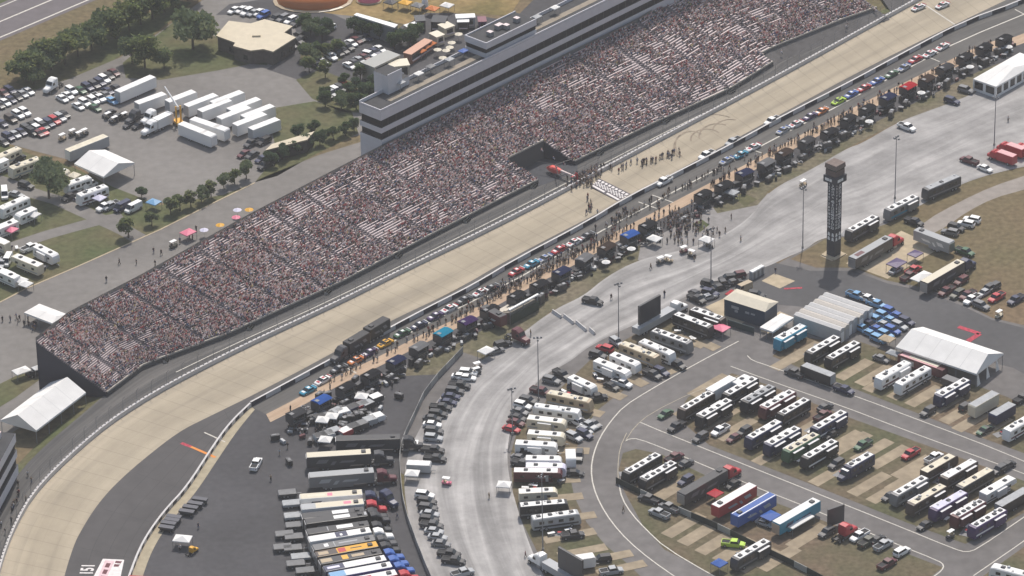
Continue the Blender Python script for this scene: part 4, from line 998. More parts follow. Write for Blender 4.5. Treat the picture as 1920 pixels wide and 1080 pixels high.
def gear_tpl(i):
    key = ("gear", i)
    if key not in TPL:
        t = []; a = ["charcoal", "gray", "maroon", "black", "charcoal", "silver"][i % 6]
        b = MB()
        if i % 3 == 0: b.box(-.7, .7, -.4, .4, .2, 1.05, paint(a)); b.box(-.75, .75, -.45, .45, 1.05, 1.1, steel)
        elif i % 3 == 1: b.box(-1.1, 1.1, -.35, .35, .72, .78, steel); [b.box(x - .03, x + .03, y - .03, y + .03, 0, .72, steel) for x in (-1, 1) for y in (-.3, .3)]; b.box(-.9, -.3, -.25, .25, .78, 1.05, paint(a)); b.box(.1, .8, -.25, .2, .78, .95, paint("black"))
        else: b.loft([rrect(-.6, .35, .1, .8, .1), rrect(.6, .35, .1, .9, .1)], paint(a)); b.tube((.7, 0, .3), (1.0, 0, 1.1), .03, .03, steel, 5)
        t.append(("cart_body", b.mesh("cart_body"), (0, 0, 0), None))
        if i % 3 != 1: t += wheels((-.4, .4), .34, .12, .08)
        TPL[key] = t
    return TPL[key]
def screen_tpl():
    """big television screen on its transport trailer, with a white tractor ahead"""
    if "screen" not in TPL:
        t = []; b = MB(); b.prism([(-7.5, .9), (7.0, .9), (7.0, 2.7), (-7.5, 2.7)], -1.28, 1.28, paint("silver"), .04); t.append(("trailer", b.mesh("trailer"), (0, 0, 0), None))
        b = MB(); b.box(-6.2, 2.2, -.3, .3, 3.0, 8.6, paint("charcoal")); b.box(-2.8, -1.4, -.25, .25, 2.7, 3.0, steel); t.append(("screen_cabinet", b.mesh("screen_cabinet"), (0, 0, 0), None))
        t.append(small("screen", -6.0, 2.0, -.34, -.30, 3.2, 8.4, mat("screen_off", (.022, .024, .035), .3)))
        t += wheels((-5.5, -4.3), 1.05, .5, .3) + tractor_rows("white", 7.7); TPL["screen"] = t
    return TPL["screen"]
def heli_tpl():
    t = []; p = paint("red"); q = mat("heli_coral", (.75, .13, .11), .35)
    b = MB(); b.loft([rrect(3.0, .25, .9, 1.2, .1), rrect(2.5, .55, .7, 1.6, .25), rrect(1.5, .78, .5, 2.05, .3), rrect(.2, .82, .5, 2.15, .3), rrect(-1.2, .62, .75, 2.1, .3), rrect(-1.9, .35, 1.2, 2.05, .2)], q); t.append(("fuselage", b.mesh("fuselage"), (0, 0, 0), None))
    b = MB(); b.loft([rrect(-1.7, .30, 1.4, 2.0, .1), rrect(-7.0, .13, 1.75, 2.0, .05)], mat("heli_pale", (.70, .58, .55), .4)); t.append(("tail_boom", b.mesh("tail_boom"), (0, 0, 0), None))
    t.append(small("tail_fin", -7.6, -6.7, -.05, .05, 1.2, 3.0, p)); t.append(small("stabiliser", -6.4, -5.9, -.9, .9, 1.85, 1.9, p))
    t.append(pane("windscreen", [(2.75, -.5, 1.2), (2.75, .5, 1.2), (1.75, .72, 2.05), (1.75, -.72, 2.05)]))
    b = MB(); b.tube((0, 0, 2.3), (0, 0, 2.9), .1, .08, steel, 8); t.append(("mast", b.mesh("mast"), (0, 0, 0), None))
    for a in (20, 140, 260):
        b = MB(); c, s = math.cos(R(a)), math.sin(R(a)); n = (-s * .13, c * .13)
        b.add([(c * .2 - n[0], s * .2 - n[1], 2.88), (c * 5 - n[0], s * 5 - n[1], 2.84), (c * 5 + n[0], s * 5 + n[1], 2.86), (c * .2 + n[0], s * .2 + n[1], 2.90)], [(0, 1, 2, 3), (3, 2, 1, 0)], paint("charcoal")); t.append(("rotor_blade", b.mesh("rotor_blade"), (0, 0, 0), None))
    b = MB(); b.tube((-7.2, .12, 1.75 - .8), (-7.2, .12, 1.75 + .8), .05, .05, paint("charcoal"), 4); t.append(("tail_rotor", b.mesh("tail_rotor"), (0, 0, 0), None))
    for s in (-1, 1):
        b = MB(); b.tube((-1.5, s * 1.0, .06), (2.0, s * 1.0, .06), .05, .05, steel, 6); b.tube((-.8, s * 1.0, .06), (-.6, s * .6, .7), .04, .04, steel, 6); b.tube((1.2, s * 1.0, .06), (1.1, s * .6, .7), .04, .04, steel, 6); t.append(("skid", b.mesh("skid"), (0, 0, 0), None))
    return t
def pole_tpl(h):
    key = ("pole", round(h, 1))
    if key not in TPL:
        t = []; b = MB(); b.tube((0, 0, 0), (0, 0, .6), .32, .32, wg, 8); b.tube((0, 0, .6), (0, 0, h), .16, .09, steel, 8); t.append(("mast", b.mesh("mast"), (0, 0, 0), None))
        b = MB(); b.box(-1.0, 1.0, -.05, .05, h - .2, h - .1, steel); b.box(-.05, .05, -.8, .8, h - .6, h - .5, steel); t.append(("cross_arm", b.mesh("cross_arm"), (0, 0, 0), None))
        for x, y, z in ((-.9, 0, h), (0, .1, h + .05), (.9, 0, h), (0, -.75, h - .4), (0, .75, h - .4)):
            t.append(("floodlight", MB().box(x - .25, x + .25, y - .2, y + .2, z - .1, z + .35, steel, None, .05, .05).mesh("floodlight"), (0, 0, 0), None))
        TPL[key] = t
    return TPL[key]
# ---- people: one continuous body each, grown over a skeleton
SHIRT = dict(white=(.48, .47, .46), black=(.03, .028, .032), red=(.22, .055, .055), blue=(.06, .085, .17), grey=(.17, .165, .17), khaki=(.28, .22, .155))
def person_mesh(pose, shirt, trousers):
    key = ("person", pose, shirt, trousers)
    if key in TPL: return TPL[key]
    geo = ("pgeo", pose)
    if geo not in TPL:
        st = {"stand": (.0, .0, .12), "walk": (.26, -.24, .25), "turn": (.05, -.05, .45)}[pose]
        l, r_, a = st
        J = [(0, 0, .98), (0, 0, 1.2), (.01, 0, 1.42), (.02, 0, 1.52), (.04, 0, 1.62), (.03, 0, 1.74),
             (0, .10, .92), (l * .5 + .04, .11, .5), (l, .11, .1), (l + .14, .12, .04), (0, -.10, .92), (r_ * .5 + .04, -.11, .5), (r_, -.11, .1), (r_ + .14, -.12, .04),
             (.0, .20, 1.40), (-a * .3, .27, 1.13), (a * .6, .26, .88), (a * .6 + .06, .25, .80), (0, -.20, 1.40), (a * .3, -.27, 1.13), (a * .9, -.24, .95), (a * .9 + .07, -.22, .90)]
        E = [(0, 1), (1, 2), (2, 3), (3, 4), (4, 5), (0, 6), (6, 7), (7, 8), (8, 9), (0, 10), (10, 11), (11, 12), (12, 13), (2, 14), (14, 15), (15, 16), (16, 17), (2, 18), (18, 19), (19, 20), (20, 21)]
        rad = [.15, .145, .15, .065, .105, .085, .10, .07, .05, .045, .10, .07, .05, .045, .07, .05, .04, .038, .07, .05, .04, .038]
        me = bpy.data.meshes.new("tmpbody"); me.from_pydata(J, E, []); ob = bpy.data.objects.new("tmpbody", me); LINK(ob)
        sk = ob.modifiers.new("skin", 'SKIN')
        for i, v in enumerate(me.skin_vertices[0].data): v.radius = (rad[i], rad[i]); v.use_root = (i == 0)
        dg = bpy.context.evaluated_depsgraph_get(); ev = ob.evaluated_get(dg)
        res = bpy.data.meshes.new_from_object(ev); bpy.data.objects.remove(ob)
        TPL[geo] = res
    me = TPL[geo].copy(); me.name = "person"
    for m in (mat("shirt_" + shirt, SHIRT[shirt], .9), mat("trousers_" + trousers, SHIRT[trousers], .9), skin, hair, tyre): me.materials.append(m)
    for pl in me.polygons:
        c = pl.center; z = c.z
        pl.material_index = 4 if z < .09 else 1 if z < 1.0 and abs(c.y) < .23 else 3 if z > 1.72 or (z > 1.6 and c.x < .0) else 2 if z > 1.5 or (abs(c.y) > .21 and z < 1.1) else 0
        pl.use_smooth = True
    TPL[key] = me
    return me
# ---- trees
leafA = leaf_mat("leaf_mid", (.135, .172, .095)); leafB = leaf_mat("leaf_light", (.190, .220, .118)); leafC = leaf_mat("leaf_dark", (.100, .138, .082)); bark = mat("bark", (.09, .07, .05), .9)
leafD = leaf_mat("leaf_pine", (.075, .115, .068))
def tree_tpl(kind, seed):
    key = ("tree", kind, seed)
    if key in TPL: return TPL[key]
    rg = random.Random(seed); tr = MB(); cr = MB()
    H = {"broad": 9.0, "small": 4.0, "dark": 7.5}[kind]; cw = {"broad": 4.6, "small": 1.8, "dark": 3.0}[kind]; trunk = {"broad": 2.2, "small": 1.0, "dark": 1.4}[kind]
    tr.tube((0, 0, 0), (0, 0, trunk * 1.4), H * .035, H * .024, bark, 8)
    lobes = []
    for i in range(13 if kind != "small" else 8):
        a = rg.random() * 6.28; rr = cw * math.sqrt(rg.random()) * .78; z = trunk + (H - trunk) * (.18 + .66 * rg.random())
        k = 1 - .55 * max(0, (z - trunk) / (H - trunk) - .45)
        c = Vector((rr * k * math.cos(a), rr * k * math.sin(a), z)); lobes.append((c, cw * (.30 + .22 * rg.random())))
        tr.tube((0, 0, trunk * (1 + .35 * rg.random())), tuple(c * .92 + Vector((0, 0, -.2))), H * .014, H * .005, bark, 5)
    lobes.append((Vector((0, 0, H * .82)), cw * .42))
    ms = [leafA, leafB, leafC] if kind != "dark" else [leafD, leafC, leafD]
    ls = {"broad": .42, "small": .26, "dark": .34}[kind]
    for c, r in lobes:
        tone = rg.choice([0, 0, 1, 2])
        for _ in range(150 if kind != "small" else 90):
            d = Vector((rg.gauss(0, 1), rg.gauss(0, 1), rg.gauss(0, 1))).normalized() * r * (rg.random() ** .35) * (1 + .25 * rg.random())
            d.z *= .75; q = c + d
            u = Vector((rg.gauss(0, 1), rg.gauss(0, 1), rg.gauss(0, .7))).normalized(); v = u.orthogonal().normalized()
            s = ls * (.6 + .7 * rg.random()); m = ms[tone if rg.random() < .6 else rg.choice([0, 1, 2])]
            cr.quad([q - u * s - v * s * .6, q + u * s - v * s * .5, q + u * s * .8 + v * s * .6, q - u * s * .9 + v * s * .5], m)
    t = [("trunk", tr.mesh("trunk"), (0, 0, 0), None), ("crown", cr.mesh("crown"), (0, 0, 0), None)]
    TPL[key] = t
    return t
# ================================================================== placing
ORD = ["first", "second", "third", "fourth", "fifth", "sixth", "seventh", "eighth", "ninth", "tenth", "eleventh", "twelfth", "thirteenth", "fourteenth", "fifteenth", "sixteenth", "seventeenth", "eighteenth", "nineteenth", "twentieth"]
CATS = dict(sedan="car", suv="car", pickup="pickup truck", van="van", race="race car", mh="motorhome", tt="travel trailer", bt="box trailer", tractor="truck", hauler="race hauler", fire="fire truck", cart="golf cart", canopy="canopy tent", umb="umbrella", pitbox="pit box")
NAMES = dict(sedan="parked_car", suv="parked_suv", pickup="pickup_truck", van="parked_van", race="race_car", mh="motorhome", tt="travel_trailer", bt="box_trailer", tractor="semi_tractor", hauler="race_hauler", fire="fire_truck", cart="golf_cart", canopy="canopy_tent", umb="sun_umbrella", pitbox="pit_box")
NOUN = dict(sedan="car", suv="SUV", pickup="pickup truck", van="van", race="race car", mh="motorhome", tt="travel trailer", bt="box trailer", tractor="semi tractor", hauler="race hauler", fire="fire truck", cart="golf cart", canopy="canopy", umb="umbrella", pitbox="pit box")
CNAME = dict(charcoal="dark grey", teal="turquoise", gray="grey", lavender="pale lavender")
def make(kind, x, y, d, label, tpl, z=0.0, h=None, group=None, base=.08, sc=None, name=None, cat=None):
    """stand a thing where the photograph shows it: (x, y) is the pixel of its middle at height z above the ground, d its pixel direction ahead"""
    q = P(x, y, z + base); rz = heading(x, y, *d)
    r = thing(name or NAMES[kind], (q.x, q.y, base), rz, label, cat or CATS[kind], group)
    if sc: r.scale = (sc, sc, sc)
    parts(r, tpl)
    return r
REFZ = dict(sedan=.8, suv=.95, pickup=1.0, van=1.2, race=.7, mh=3.5, tt=3.2, bt=3.2, tractor=2.0, hauler=4.0, cart=1.8, canopy=2.4, umb=2.3, fire=2.5, pitbox=3.5)
def tpl_of(kind, c, **o):
    if kind in ("sedan", "suv", "pickup", "van", "race"): return car_tpl(kind, c)
    if kind == "mh": return motorhome_tpl(c, **o)
    if kind == "tt": return trailer_tpl(c, **o)
    if kind == "bt": return box_trailer_tpl(c, **o)
    if kind == "tractor": return tractor_tpl(c)
    if kind == "cart": return cart_tpl(c)
    if kind == "canopy": return canopy_tpl(c, **o)
    if kind == "umb": return umbrella_tpl(c)
    if kind == "pitbox": return pit_box_tpl(c)
    if kind == "fire": return fire_truck_tpl()
def one(kind, x, y, d, c, label, base=.08, group=None, **o):
    return make(kind, x, y, d, label, tpl_of(kind, c, **o), REFZ[kind], group=group, base=base)
def row(items, d, end, where, group, bx=0, by=0, s=1.0, base=.08):
    """items: (kind, x, y, colour[, options]); labelled by counting from the named end of the row"""
    cnt = {}
    tot = {}
    for it in items: tot[it[0]] = tot.get(it[0], 0) + 1
    for it in items:
        kind, x, y, c = it[:4]; o = dict(it[4]) if len(it) > 4 else {}
        dd = o.pop("d", d); n = cnt.get(kind, 0); cnt[kind] = n + 1
        cn = CNAME.get(c, c)
        roof = " with white roof" if kind == "mh" and c not in ("white", "cream", "silver") else ""
        w_ = ORD[n] if n < len(ORD) else "%dth" % (n + 1)
        lab = f"{w_} {NOUN[kind]} from {end} {where}, {cn}{roof}"
        if tot[kind] == 1: lab = f"only {NOUN[kind]} {where}, {cn}{roof}"
        one(kind, bx + x / s, by + y / s, dd, c, lab, base=base, group=group, **o)
# ================================================================== vehicles, by area
LD = (-50, 29)                               # parked with the nose towards the lower left, along the pads
RD = (50, -29)
def mh(x, y, c, **o): return ("mh", x, y, c, o)
# --- curved row beside the pale apron (noses towards the ring road)
CG = "vehicles camped in the curved row beside the apron"
row([mh(1470, 192, "brown", slides=2, L=10.5, d=(47, 16)), mh(1362, 240, "black", slides=0, acs=3, d=(65, 25)), mh(1200, 360, "gray", slides=1, acs=5, d=(68, 24)), mh(1090, 440, "white", slides=0, acs=2, L=11, accent="black", d=(56, 24)), mh(960, 462, "tan", roof="cream", slides=1, acs=2, d=(56, 22)),
     mh(435, 812, "tan", roof="cream", slides=1, acs=2, d=(70, 15)), mh(340, 900, "white", slides=0, acs=2, d=(78, 11))], (60, 20), "the upper end", "of the curved row", CG, 960, 540, 4)
row([("tt", 850, 532, "white", dict(d=(54, 22), slide=False)), ("tt", 752, 585, "white", dict(d=(60, 24), fifth=True, L=11)), ("tt", 528, 702, "white", dict(d=(50, 23), L=8.5)), ("tt", 262, 985, "cream", dict(d=(66, 8), L=10)), ("tt", 258, 1090, "cream", dict(d=(64, 5), L=9.5)), ("tt", 182, 1165, "white", dict(d=(70, 4), L=10.5)), ("tt", 238, 1275, "white", dict(d=(60, 1), L=9)), ("tt", 255, 1330, "lavender", dict(d=(60, 1), L=10, slide=False)),
     ("tt", 195, 1368, "maroon", dict(d=(70, 1), L=12, fifth=True, accent="black", slide=False)), ("tt", 195, 1518, "cream", dict(d=(60, -3), L=9.5, fifth=True, slide=False))], (60, 10), "the upper end", "of the curved row", CG, 960, 540, 4)
row([mh(240, 532, "black", slides=0, acs=4, d=(60, -5)), mh(330, 618, "silver", slides=0, acs=4, accent="black", d=(80, -11), L=12)], (70, -8), "the top", "ending the curved row", CG, 960, 810, 4)
row([("suv", 695, 446, "red", dict(d=(-40, -12))), ("suv", 645, 497, "charcoal"), ("suv", 785, 400, "silver", dict(d=(30, 20))), ("suv", 297, 686, "gray"), ("pickup", 372, 640, "black", dict(d=(20, 12))), ("pickup", 215, 766, "maroon"), ("suv", 122, 838, "charcoal"), ("suv", 80, 875, "white"), ("sedan", 58, 922, "gray"), ("sedan", 42, 968, "black"), ("sedan", 30, 1004, "maroon"), ("sedan", -4, 1052, "red"), ("suv", 130, 1240, "black"), ("sedan", 60, 1268, "gray"), ("pickup", 75, 1310, "charcoal")],
    (40, 11), "the upper end", "on the curved row's apron side", CG, 960, 540, 4)
row([("pickup", 1235, 566, "black"), ("suv", 1120, 622, "navy"), ("pickup", 1052, 640, "charcoal"), ("sedan", 745, 732, "black"), ("pickup", 825, 706, "white", dict(d=(42, 14))), ("pickup", 632, 815, "black", dict(d=(30, -4))), ("suv", 500, 1002, "white"), ("pickup", 566, 1020, "silver"), ("sedan", 612, 1012, "gray"), ("sedan", 545, 1062, "silver"), ("suv", 465, 1110, "silver"), ("suv", 545, 1090, "navy"), ("suv", 505, 1252, "charcoal", dict(d=(-4, 30))), ("sedan", 470, 1384, "black", dict(d=(30, 2)))],
    (38, 18), "the upper end", "on the curved row's road side", CG, 960, 540, 4)
one("bt", 960 + 440 / 4, 810 + 165 / 4, (2, 30), "white", "small white box trailer standing end-on beside a dark grey SUV in the curved row", L=5)
one("suv", 960 + 480 / 4, 540 + 750 / 4, (40, 16), "navy", "dark blue SUV squeezed between a white trailer and a tan motorhome", base=.08)
row([("pickup", 455, 765, "charcoal", dict(d=(40, -5))), ("suv", 672, 945, "black", dict(d=(-40, 5))), ("pickup", 745, 1035, "silver", dict(d=(40, -6)))], (40, -5), "the top", "on the pads near the lower screen trailer", "vehicles on the lower pads of the curved row", 960, 810, 4)
make("tractor", 1018, 1058, (-40, 30), "white semi tractor of the lower television screen, by the pale apron", screen_tpl(), 3.0, name="screen_truck", cat="screen truck") if False else None
q = P(1060, 1090); 
r = thing("screen_truck", (q.x, q.y, .08), heading(1060, 1090, -36, -21), "big dark screen on a silver trailer with white tractor, cut off by the bottom edge", "screen truck"); parts(r, screen_tpl())
one("bt", 960 + 520 / 4, 810 + 935 / 4, (40, -6), "white", "white box trailer standing just behind the lower dark screen", L=6.5)
q = P(1258, 597); q2 = P(1196, 628)
mid_ = (q + q2) / 2
r = thing("screen_truck", (mid_.x, mid_.y, .08), heading(1240, 610, 46, -26), "big dark screen on a grey trailer with white tractor, beside the middle of the apron", "screen truck"); parts(r, screen_tpl())
one("canopy", 1351, 612, (50, 20), "pink", "bright pink canopy beside the brown motorhome near the dark blue hospitality hall", L=4.2, Wd=3.4)
# --- lower infield block between the two roads
LG = "motorhomes camped between the two infield roads"
row([mh(520, 490, "brown", slides=0, acs=5), mh(790, 600, "black", slides=4), mh(1180, 270, "black", slides=1, acs=4), mh(1450, 385, "black", slides=4, L=11.5, roof="silver"), mh(1740, 470, "maroon", slides=4)], LD, "the left", "in the five-coach row", LG, 1240, 690, 8)
row([mh(860, 82, "black", slides=0, acs=4, L=11), mh(1310, 250, "navy", slides=1, acs=4, accent="white")], LD, "the left", "behind the maroon pickup and satellite dish", LG, 1360, 750, 6.75)
row([mh(480, 372, "navy", slides=1, acs=3), mh(720, 455, "navy", slides=4), mh(955, 535, "green", slides=4, roof="cream"), mh(1190, 620, "black", slides=1, acs=4, accent="white")], LD, "the left", "in the front row of four", LG, 1360, 750, 6.75)
row([mh(350, 490, "gray", slides=1, acs=4), mh(525, 580, "brown", roof="cream", slides=2, acs=2, L=13), mh(745, 640, "purple", slides=3, acs=1, roof="lavender"), mh(945, 720, "maroon", slides=4, acs=5, L=11), mh(1140, 815, "purple", slides=1, acs=5, accent="white")], LD, "the left", "in the right end front row", LG, 1640, 820, 5.4)
row([("tt", 655, 255, "brown", dict(roof="cream", L=12, slide=False)), ("tt", 1250, 480, "white", dict(L=11.5, fifth=True, accent="black"))], RD, "the left", "in the back row at the right", LG, 1640, 820, 5.4)
row([mh(850, 320, "brown", slides=2, acs=1), mh(1010, 410, "black", roof="cream", slides=0, acs=1, L=12.5)], LD, "the left", "in the back row at the right", LG, 1640, 820, 5.4)
one("bt", 1640 + 1400 / 5.4, 820 + 600 / 5.4, RD, "black", "black box trailer with pale grey roof at the right edge, beside the purple motorhome", roof="silver", L=11)
q = P(1360 + 1690 / 6.75, 750 + 770 / 6.75, 3.3)
r = thing("motorhome", (q.x, q.y, .08), heading(1602, 878, -50, 29), "dark blue super motorhome built on a truck with a bonnet, alone among empty pads", "motorhome", LG)
t_ = [x for x in motorhome_tpl("navy", "white", 9.5, 0, "charcoal", 3) if x[0] not in ("windscreen",)]
parts(r, t_); b_ = MB(); b_.loft([rrect(4.7, 1.15, .6, 2.9, .2), rrect(5.6, 1.15, .6, 2.7, .25), rrect(6.0, 1.05, .6, 1.8, .2), rrect(7.2, .9, .6, 1.55, .2)], paint("navy")); link("cab", b_.mesh("cab"), r)
parts(r, [pane("windscreen", [(6.0, -1.0, 1.85), (6.0, 1.0, 1.85), (5.62, .98, 2.6), (5.62, -.98, 2.6)]), small("white_roof_cap", 4.75, 5.5, -1.0, 1.0, 2.88, 2.96, paint("white"))])
one("bt", 1240 + 900 / 8, 690 + 250 / 8, RD, "white", "plain white box trailer beside the first motorhome of the upper row, pads behind", L=9.5, H=3.6)
one("tt", 1240 + 1210 / 8, 690 + 165 / 8, RD, "white", "short white camper behind the plain white box trailer", L=6, slide=False)
row([("sedan", 60, 680, "green", dict(d=LD)), ("pickup", 230, 860, "black"), ("pickup", 885, 920, "white"), ("suv", 585, 1030, "charcoal"), ("suv", 1240, 940, "black"), ("sedan", 1340, 340, "black")], LD, "the left", "around the upper left motorhomes", "cars parked among the lower block motorhomes", 1240, 690, 8)
row([("pickup", 1230, 185, "maroon", dict(d=(40, -24))), ("sedan", 1265, 80, "charcoal", dict(d=(40, -18))), ("sedan", 1340, 430, "black"), ("suv", 1405, 800, "charcoal"), ("pickup", 1745, 555, "green"), ("sedan", 110, 470, "maroon")], LD, "the left", "around the front row of four", "cars parked among the lower block motorhomes", 1360, 750, 6.75)
row([("pickup", 365, 155, "red", dict(d=LD)), ("pickup", 600, 195, "white", dict(d=RD)), ("pickup", 1335, 280, "black", dict(d=RD)), ("suv", 1260, 320, "charcoal"), ("sedan", 505, 885, "black"), ("sedan", 150, 590, "charcoal")], LD, "the left", "around the right end motorhomes", "cars parked among the lower block motorhomes", 1640, 820, 5.4)
one("cart", 1640 + 765 / 5.4, 820 + 950 / 5.4, (-20, 12), "charcoal", "golf cart with white roof in front of the purple motorhomes")
# --- upper infield block
UG = "motorhomes camped below the white marquee"
row([mh(550, 560, "teal", slides=3, acs=2, L=11), mh(960, 715, "black", slides=1, acs=4), mh(1215, 785, "black", slides=1, acs=4)], LD, "the left", "below the long white garages", UG, 1400, 540, 6.75)
row([mh(0 + 935, 615, "white", slides=2, acs=2, accent="maroon"), mh(1085, 655, "white", slides=0, acs=3, accent="black"), mh(1380, 745, "navy", slides=3, acs=4, accent="white"), mh(1900, 1000, "white", slides=0, acs=3, accent="maroon")], LD, "the left", "in the row below the white marquee", UG, 1440, 540, 4)
one("bt", 1680 + 985 / 6, 690 + 370 / 6, LD, "cream", "tall cream box trailer on a pad right of the navy motorhome", roof="silver", L=9.5, H=3.8)
one("bt", 1680 + 1195 / 6, 690 + 460 / 6, LD, "navy", "navy box trailer with pale roof beside the tall cream trailer", roof="silver", L=8)
one("bt", 1440 + 375 / 4, 540 + 610 / 4, (-45, -17), "black", "long black box trailer with pale roof hitched to a dark pickup on the road", roof="silver", L=9.5)
row([("pickup", 200, 630, "charcoal", dict(d=(-40, -15))), ("pickup", 570, 755, "navy", dict(d=(40, 15))), ("suv", 1200, 920, "charcoal"), ("suv", 1490, 880, "black", dict(d=RD)), ("sedan", 1640, 1055, "black", dict(d=RD)), ("sedan", 1880, 1085, "charcoal"), ("sedan", 850, 525, "gray", dict(d=(40, 15))), ("sedan", 1620, 1062, "green", dict(d=LD)), ("pickup", 1905, 820, "black", dict(d=RD))], LD, "the left", "on the road below the marquee", "cars near the white marquee", 1440, 540, 4)
# garages: five long white sheds side by side
gq = [P(*a, 4.2) for a in ((1488, 589), (1575, 619), (1648, 580), (1559, 548))]
gx = (gq[1] - gq[0]); gx.z = 0; GL = gx.length; gx.normalize(); gy = Vector((-gx.y, gx.x, 0)); GW = ((gq[3] - gq[0]).dot(gy) + (gq[2] - gq[1]).dot(gy)) / 2
ga = math.atan2(gx.y, gx.x); sh_w = mat("shed_metal", (.50, .49, .48), .6, noise=.06, scale=1); sh_b = mat("shed_metal_warm", (.50, .46, .41), .6, noise=.06, scale=1)
for i in range(7):
    wdt = GW / 7; o0 = gq[0] + gy * (wdt * i)
    r = thing("garage_shed", (o0.x, o0.y, .06), ga, f"{['nearest', 'second', 'third', 'fourth', 'fifth', 'sixth', 'farthest'][i]} of the seven long white sheds standing side by side, counted from the motorhomes", "shed", "long white sheds side by side")
    b_ = MB(); L_ = GL - (0, 0, .5, .4, .0, .3, 0)[i]; b_.prism([(.06, 0), (wdt - .06, 0), (wdt - .06, 3.9), (wdt / 2, 4.3), (.06, 3.9)], 0, L_, [sh_w, sh_b, sh_w][i % 3]); me_ = b_.mesh("wall"); me_.transform(Matrix(((0, 1, 0, 0), (1, 0, 0, 0), (0, 0, 1, 0), (0, 0, 0, 1)))); me_.flip_normals(); link("wall", me_, r)
    b_ = MB(); b_.box(L_ - .02, L_ + .05, .35, wdt - .35, 0, 3.0, paint("silver") if i % 2 else paint("white")); link("door", b_.mesh("door"), r)
for i in range(5):
    for j in range(3):
        x, y = 1440 + (710 + i * 52 + j * 60) / 4, 540 + (300 - i * 33 + j * 38) / 4
        c = [["skyblue", "skyblue", "skyblue"], ["navy", "blue", "skyblue"], ["skyblue", "silver", "blue"], ["skyblue", "skyblue", "silver"], ["blue", "blue", "navy"]][i][j]
        one("suv" if j != 1 else "sedan", x, y, (30, 13), c, f"{CNAME.get(c, c)} car, {ORD[j]} from the sheds in the {ORD[i]} file of the blue display cars", group="blue display cars beside the long white sheds")
for k, (x, y, c) in enumerate(((1605, 552, "skyblue"), (1625, 558, "white"), (1643, 568, "skyblue"))):
    one("pickup", x, y, (40, 14), c, f"{'pale blue' if c == 'skyblue' else c} pickup truck, {ORD[k]} from the left in the line behind the white sheds", group="pickups behind the white sheds")
one("canopy", 1663, 633, (40, 14), "tan", "tan canopy between the blue display cars and the white marquee", L=3.6)
# white marquee and other framed tents
def marquee(name, quad, zt, ridge, label, gable_len=0.0, legs=6, arch=False, cat="marquee", hip=0.0):
    q = [P(*a, zt) for a in quad]; c = (q[0] + q[1] + q[2] + q[3]) / 4
    ux = ((q[1] - q[0]) + (q[2] - q[3])) / 2; L = ux.length; ux.normalize(); uy = Vector((-ux.y, ux.x, 0)); W_ = abs(((q[3] - q[0]) + (q[2] - q[1])).dot(uy) / 2)
    r = thing(name, (c.x, c.y, .06), math.atan2(ux.y, ux.x), label, cat); l, w_ = L / 2, W_ / 2
    b = MB(); h0 = l - hip
    ring = [(-l, -w_, zt), (l, -w_, zt), (l, w_, zt), (-l, w_, zt), (-h0, 0, zt + ridge), (h0, 0, zt + ridge)]
    b.add(ring, [(0, 1, 5, 4), (2, 3, 4, 5), (1, 2, 5), (3, 0, 4)], fabric_w); link("roof", b.mesh("roof"), r)
    k = max(2, int(L / 4.5)); sm = mat("tent_seam", (.60, .59, .57), .9); b = MB()
    for i in range(1, k):
        x = -h0 + 2 * h0 * i / k
        for s in (-1, 1):
            q_ = [(x - .06, s * w_ * .995, zt + .03), (x + .06, s * w_ * .995, zt + .03), (x + .06, 0, zt + ridge + .03), (x - .06, 0, zt + ridge + .03)]
            b.quad(q_ if s < 0 else q_[::-1], sm)
    if b.v: link("roof_seam", b.mesh("roof_seam"), r)
    b = MB()
    for y in (-w_, w_): b.box(-l, l, y - .03, y + .03, zt - .5, zt, fabric_w)
    for x in (-l, l): b.box(x - .03, x + .03, -w_ + .03, w_ - .03, zt - .5, zt, fabric_w)
    link("valance", b.mesh("valance"), r)
    n = max(2, int(L / 5)) + 1
    for i in range(n):
        for y in (-w_ + .1, w_ - .1):
            x = -l + .1 + (L - .2) * i / (n - 1); link("leg", MB().box(x - .06, x + .06, y - .06, y + .06, 0, zt - .02, steel).mesh("leg"), r)
    if arch:
        for y in (-w_, w_):
            b = MB(); k = max(2, int(L / 3.2))
            for i in range(k):
                x0, x1 = -l + L * i / k, -l + L * (i + 1) / k
                b.box(x0, x0 + .5, y - .04, y + .04, 0, zt - .5, fabric_w); b.box(x1 - .5, x1, y - .04, y + .04, 0, zt - .5, fabric_w); b.box(x0 + .5, x1 - .5, y - .04, y + .04, 0, .8, fabric_w); b.box(x0 + .5, x1 - .5, y - .02, y + .02, .8, zt - .5, glass)
            link("arched_side_wall", b.mesh("side_wall"), r)
        for x in (-l, l):
            b = MB(); k = max(2, int(W_ / 3.2))
            for i in range(k):
                y0, y1 = -w_ + W_ * i / k, -w_ + W_ * (i + 1) / k
                b.box(x - .04, x + .04, y0, y0 + .5, 0, zt - .5, fabric_w); b.box(x - .04, x + .04, y1 - .5, y1, 0, zt - .5, fabric_w); b.box(x - .04, x + .04, y0 + .5, y1 - .5, 0, .8, fabric_w); b.box(x - .02, x + .02, y0 + .5, y1 - .5, .8, zt - .5, glass)
            link("arched_end_wall", b.mesh("end_wall"), r)
    return r, l, w_
mq, ml, mw = marquee("marquee", ((1672, 648), (1826, 700), (1886, 664), (1738, 616)), 4.0, 2.6, "large plain white marquee on fresh dark asphalt beside the motorhome rows", hip=.6)
b_ = MB()
for k in range(3): b_.prism([(-mw + .5 + k * mw * .7, 0), (-mw + 2.2 + k * mw * .7, 0), (-mw + .9 + k * mw * .7, 3.5), (-mw + .5 + k * mw * .7, 3.5)], ml - .05, ml + .02, fabric_w)
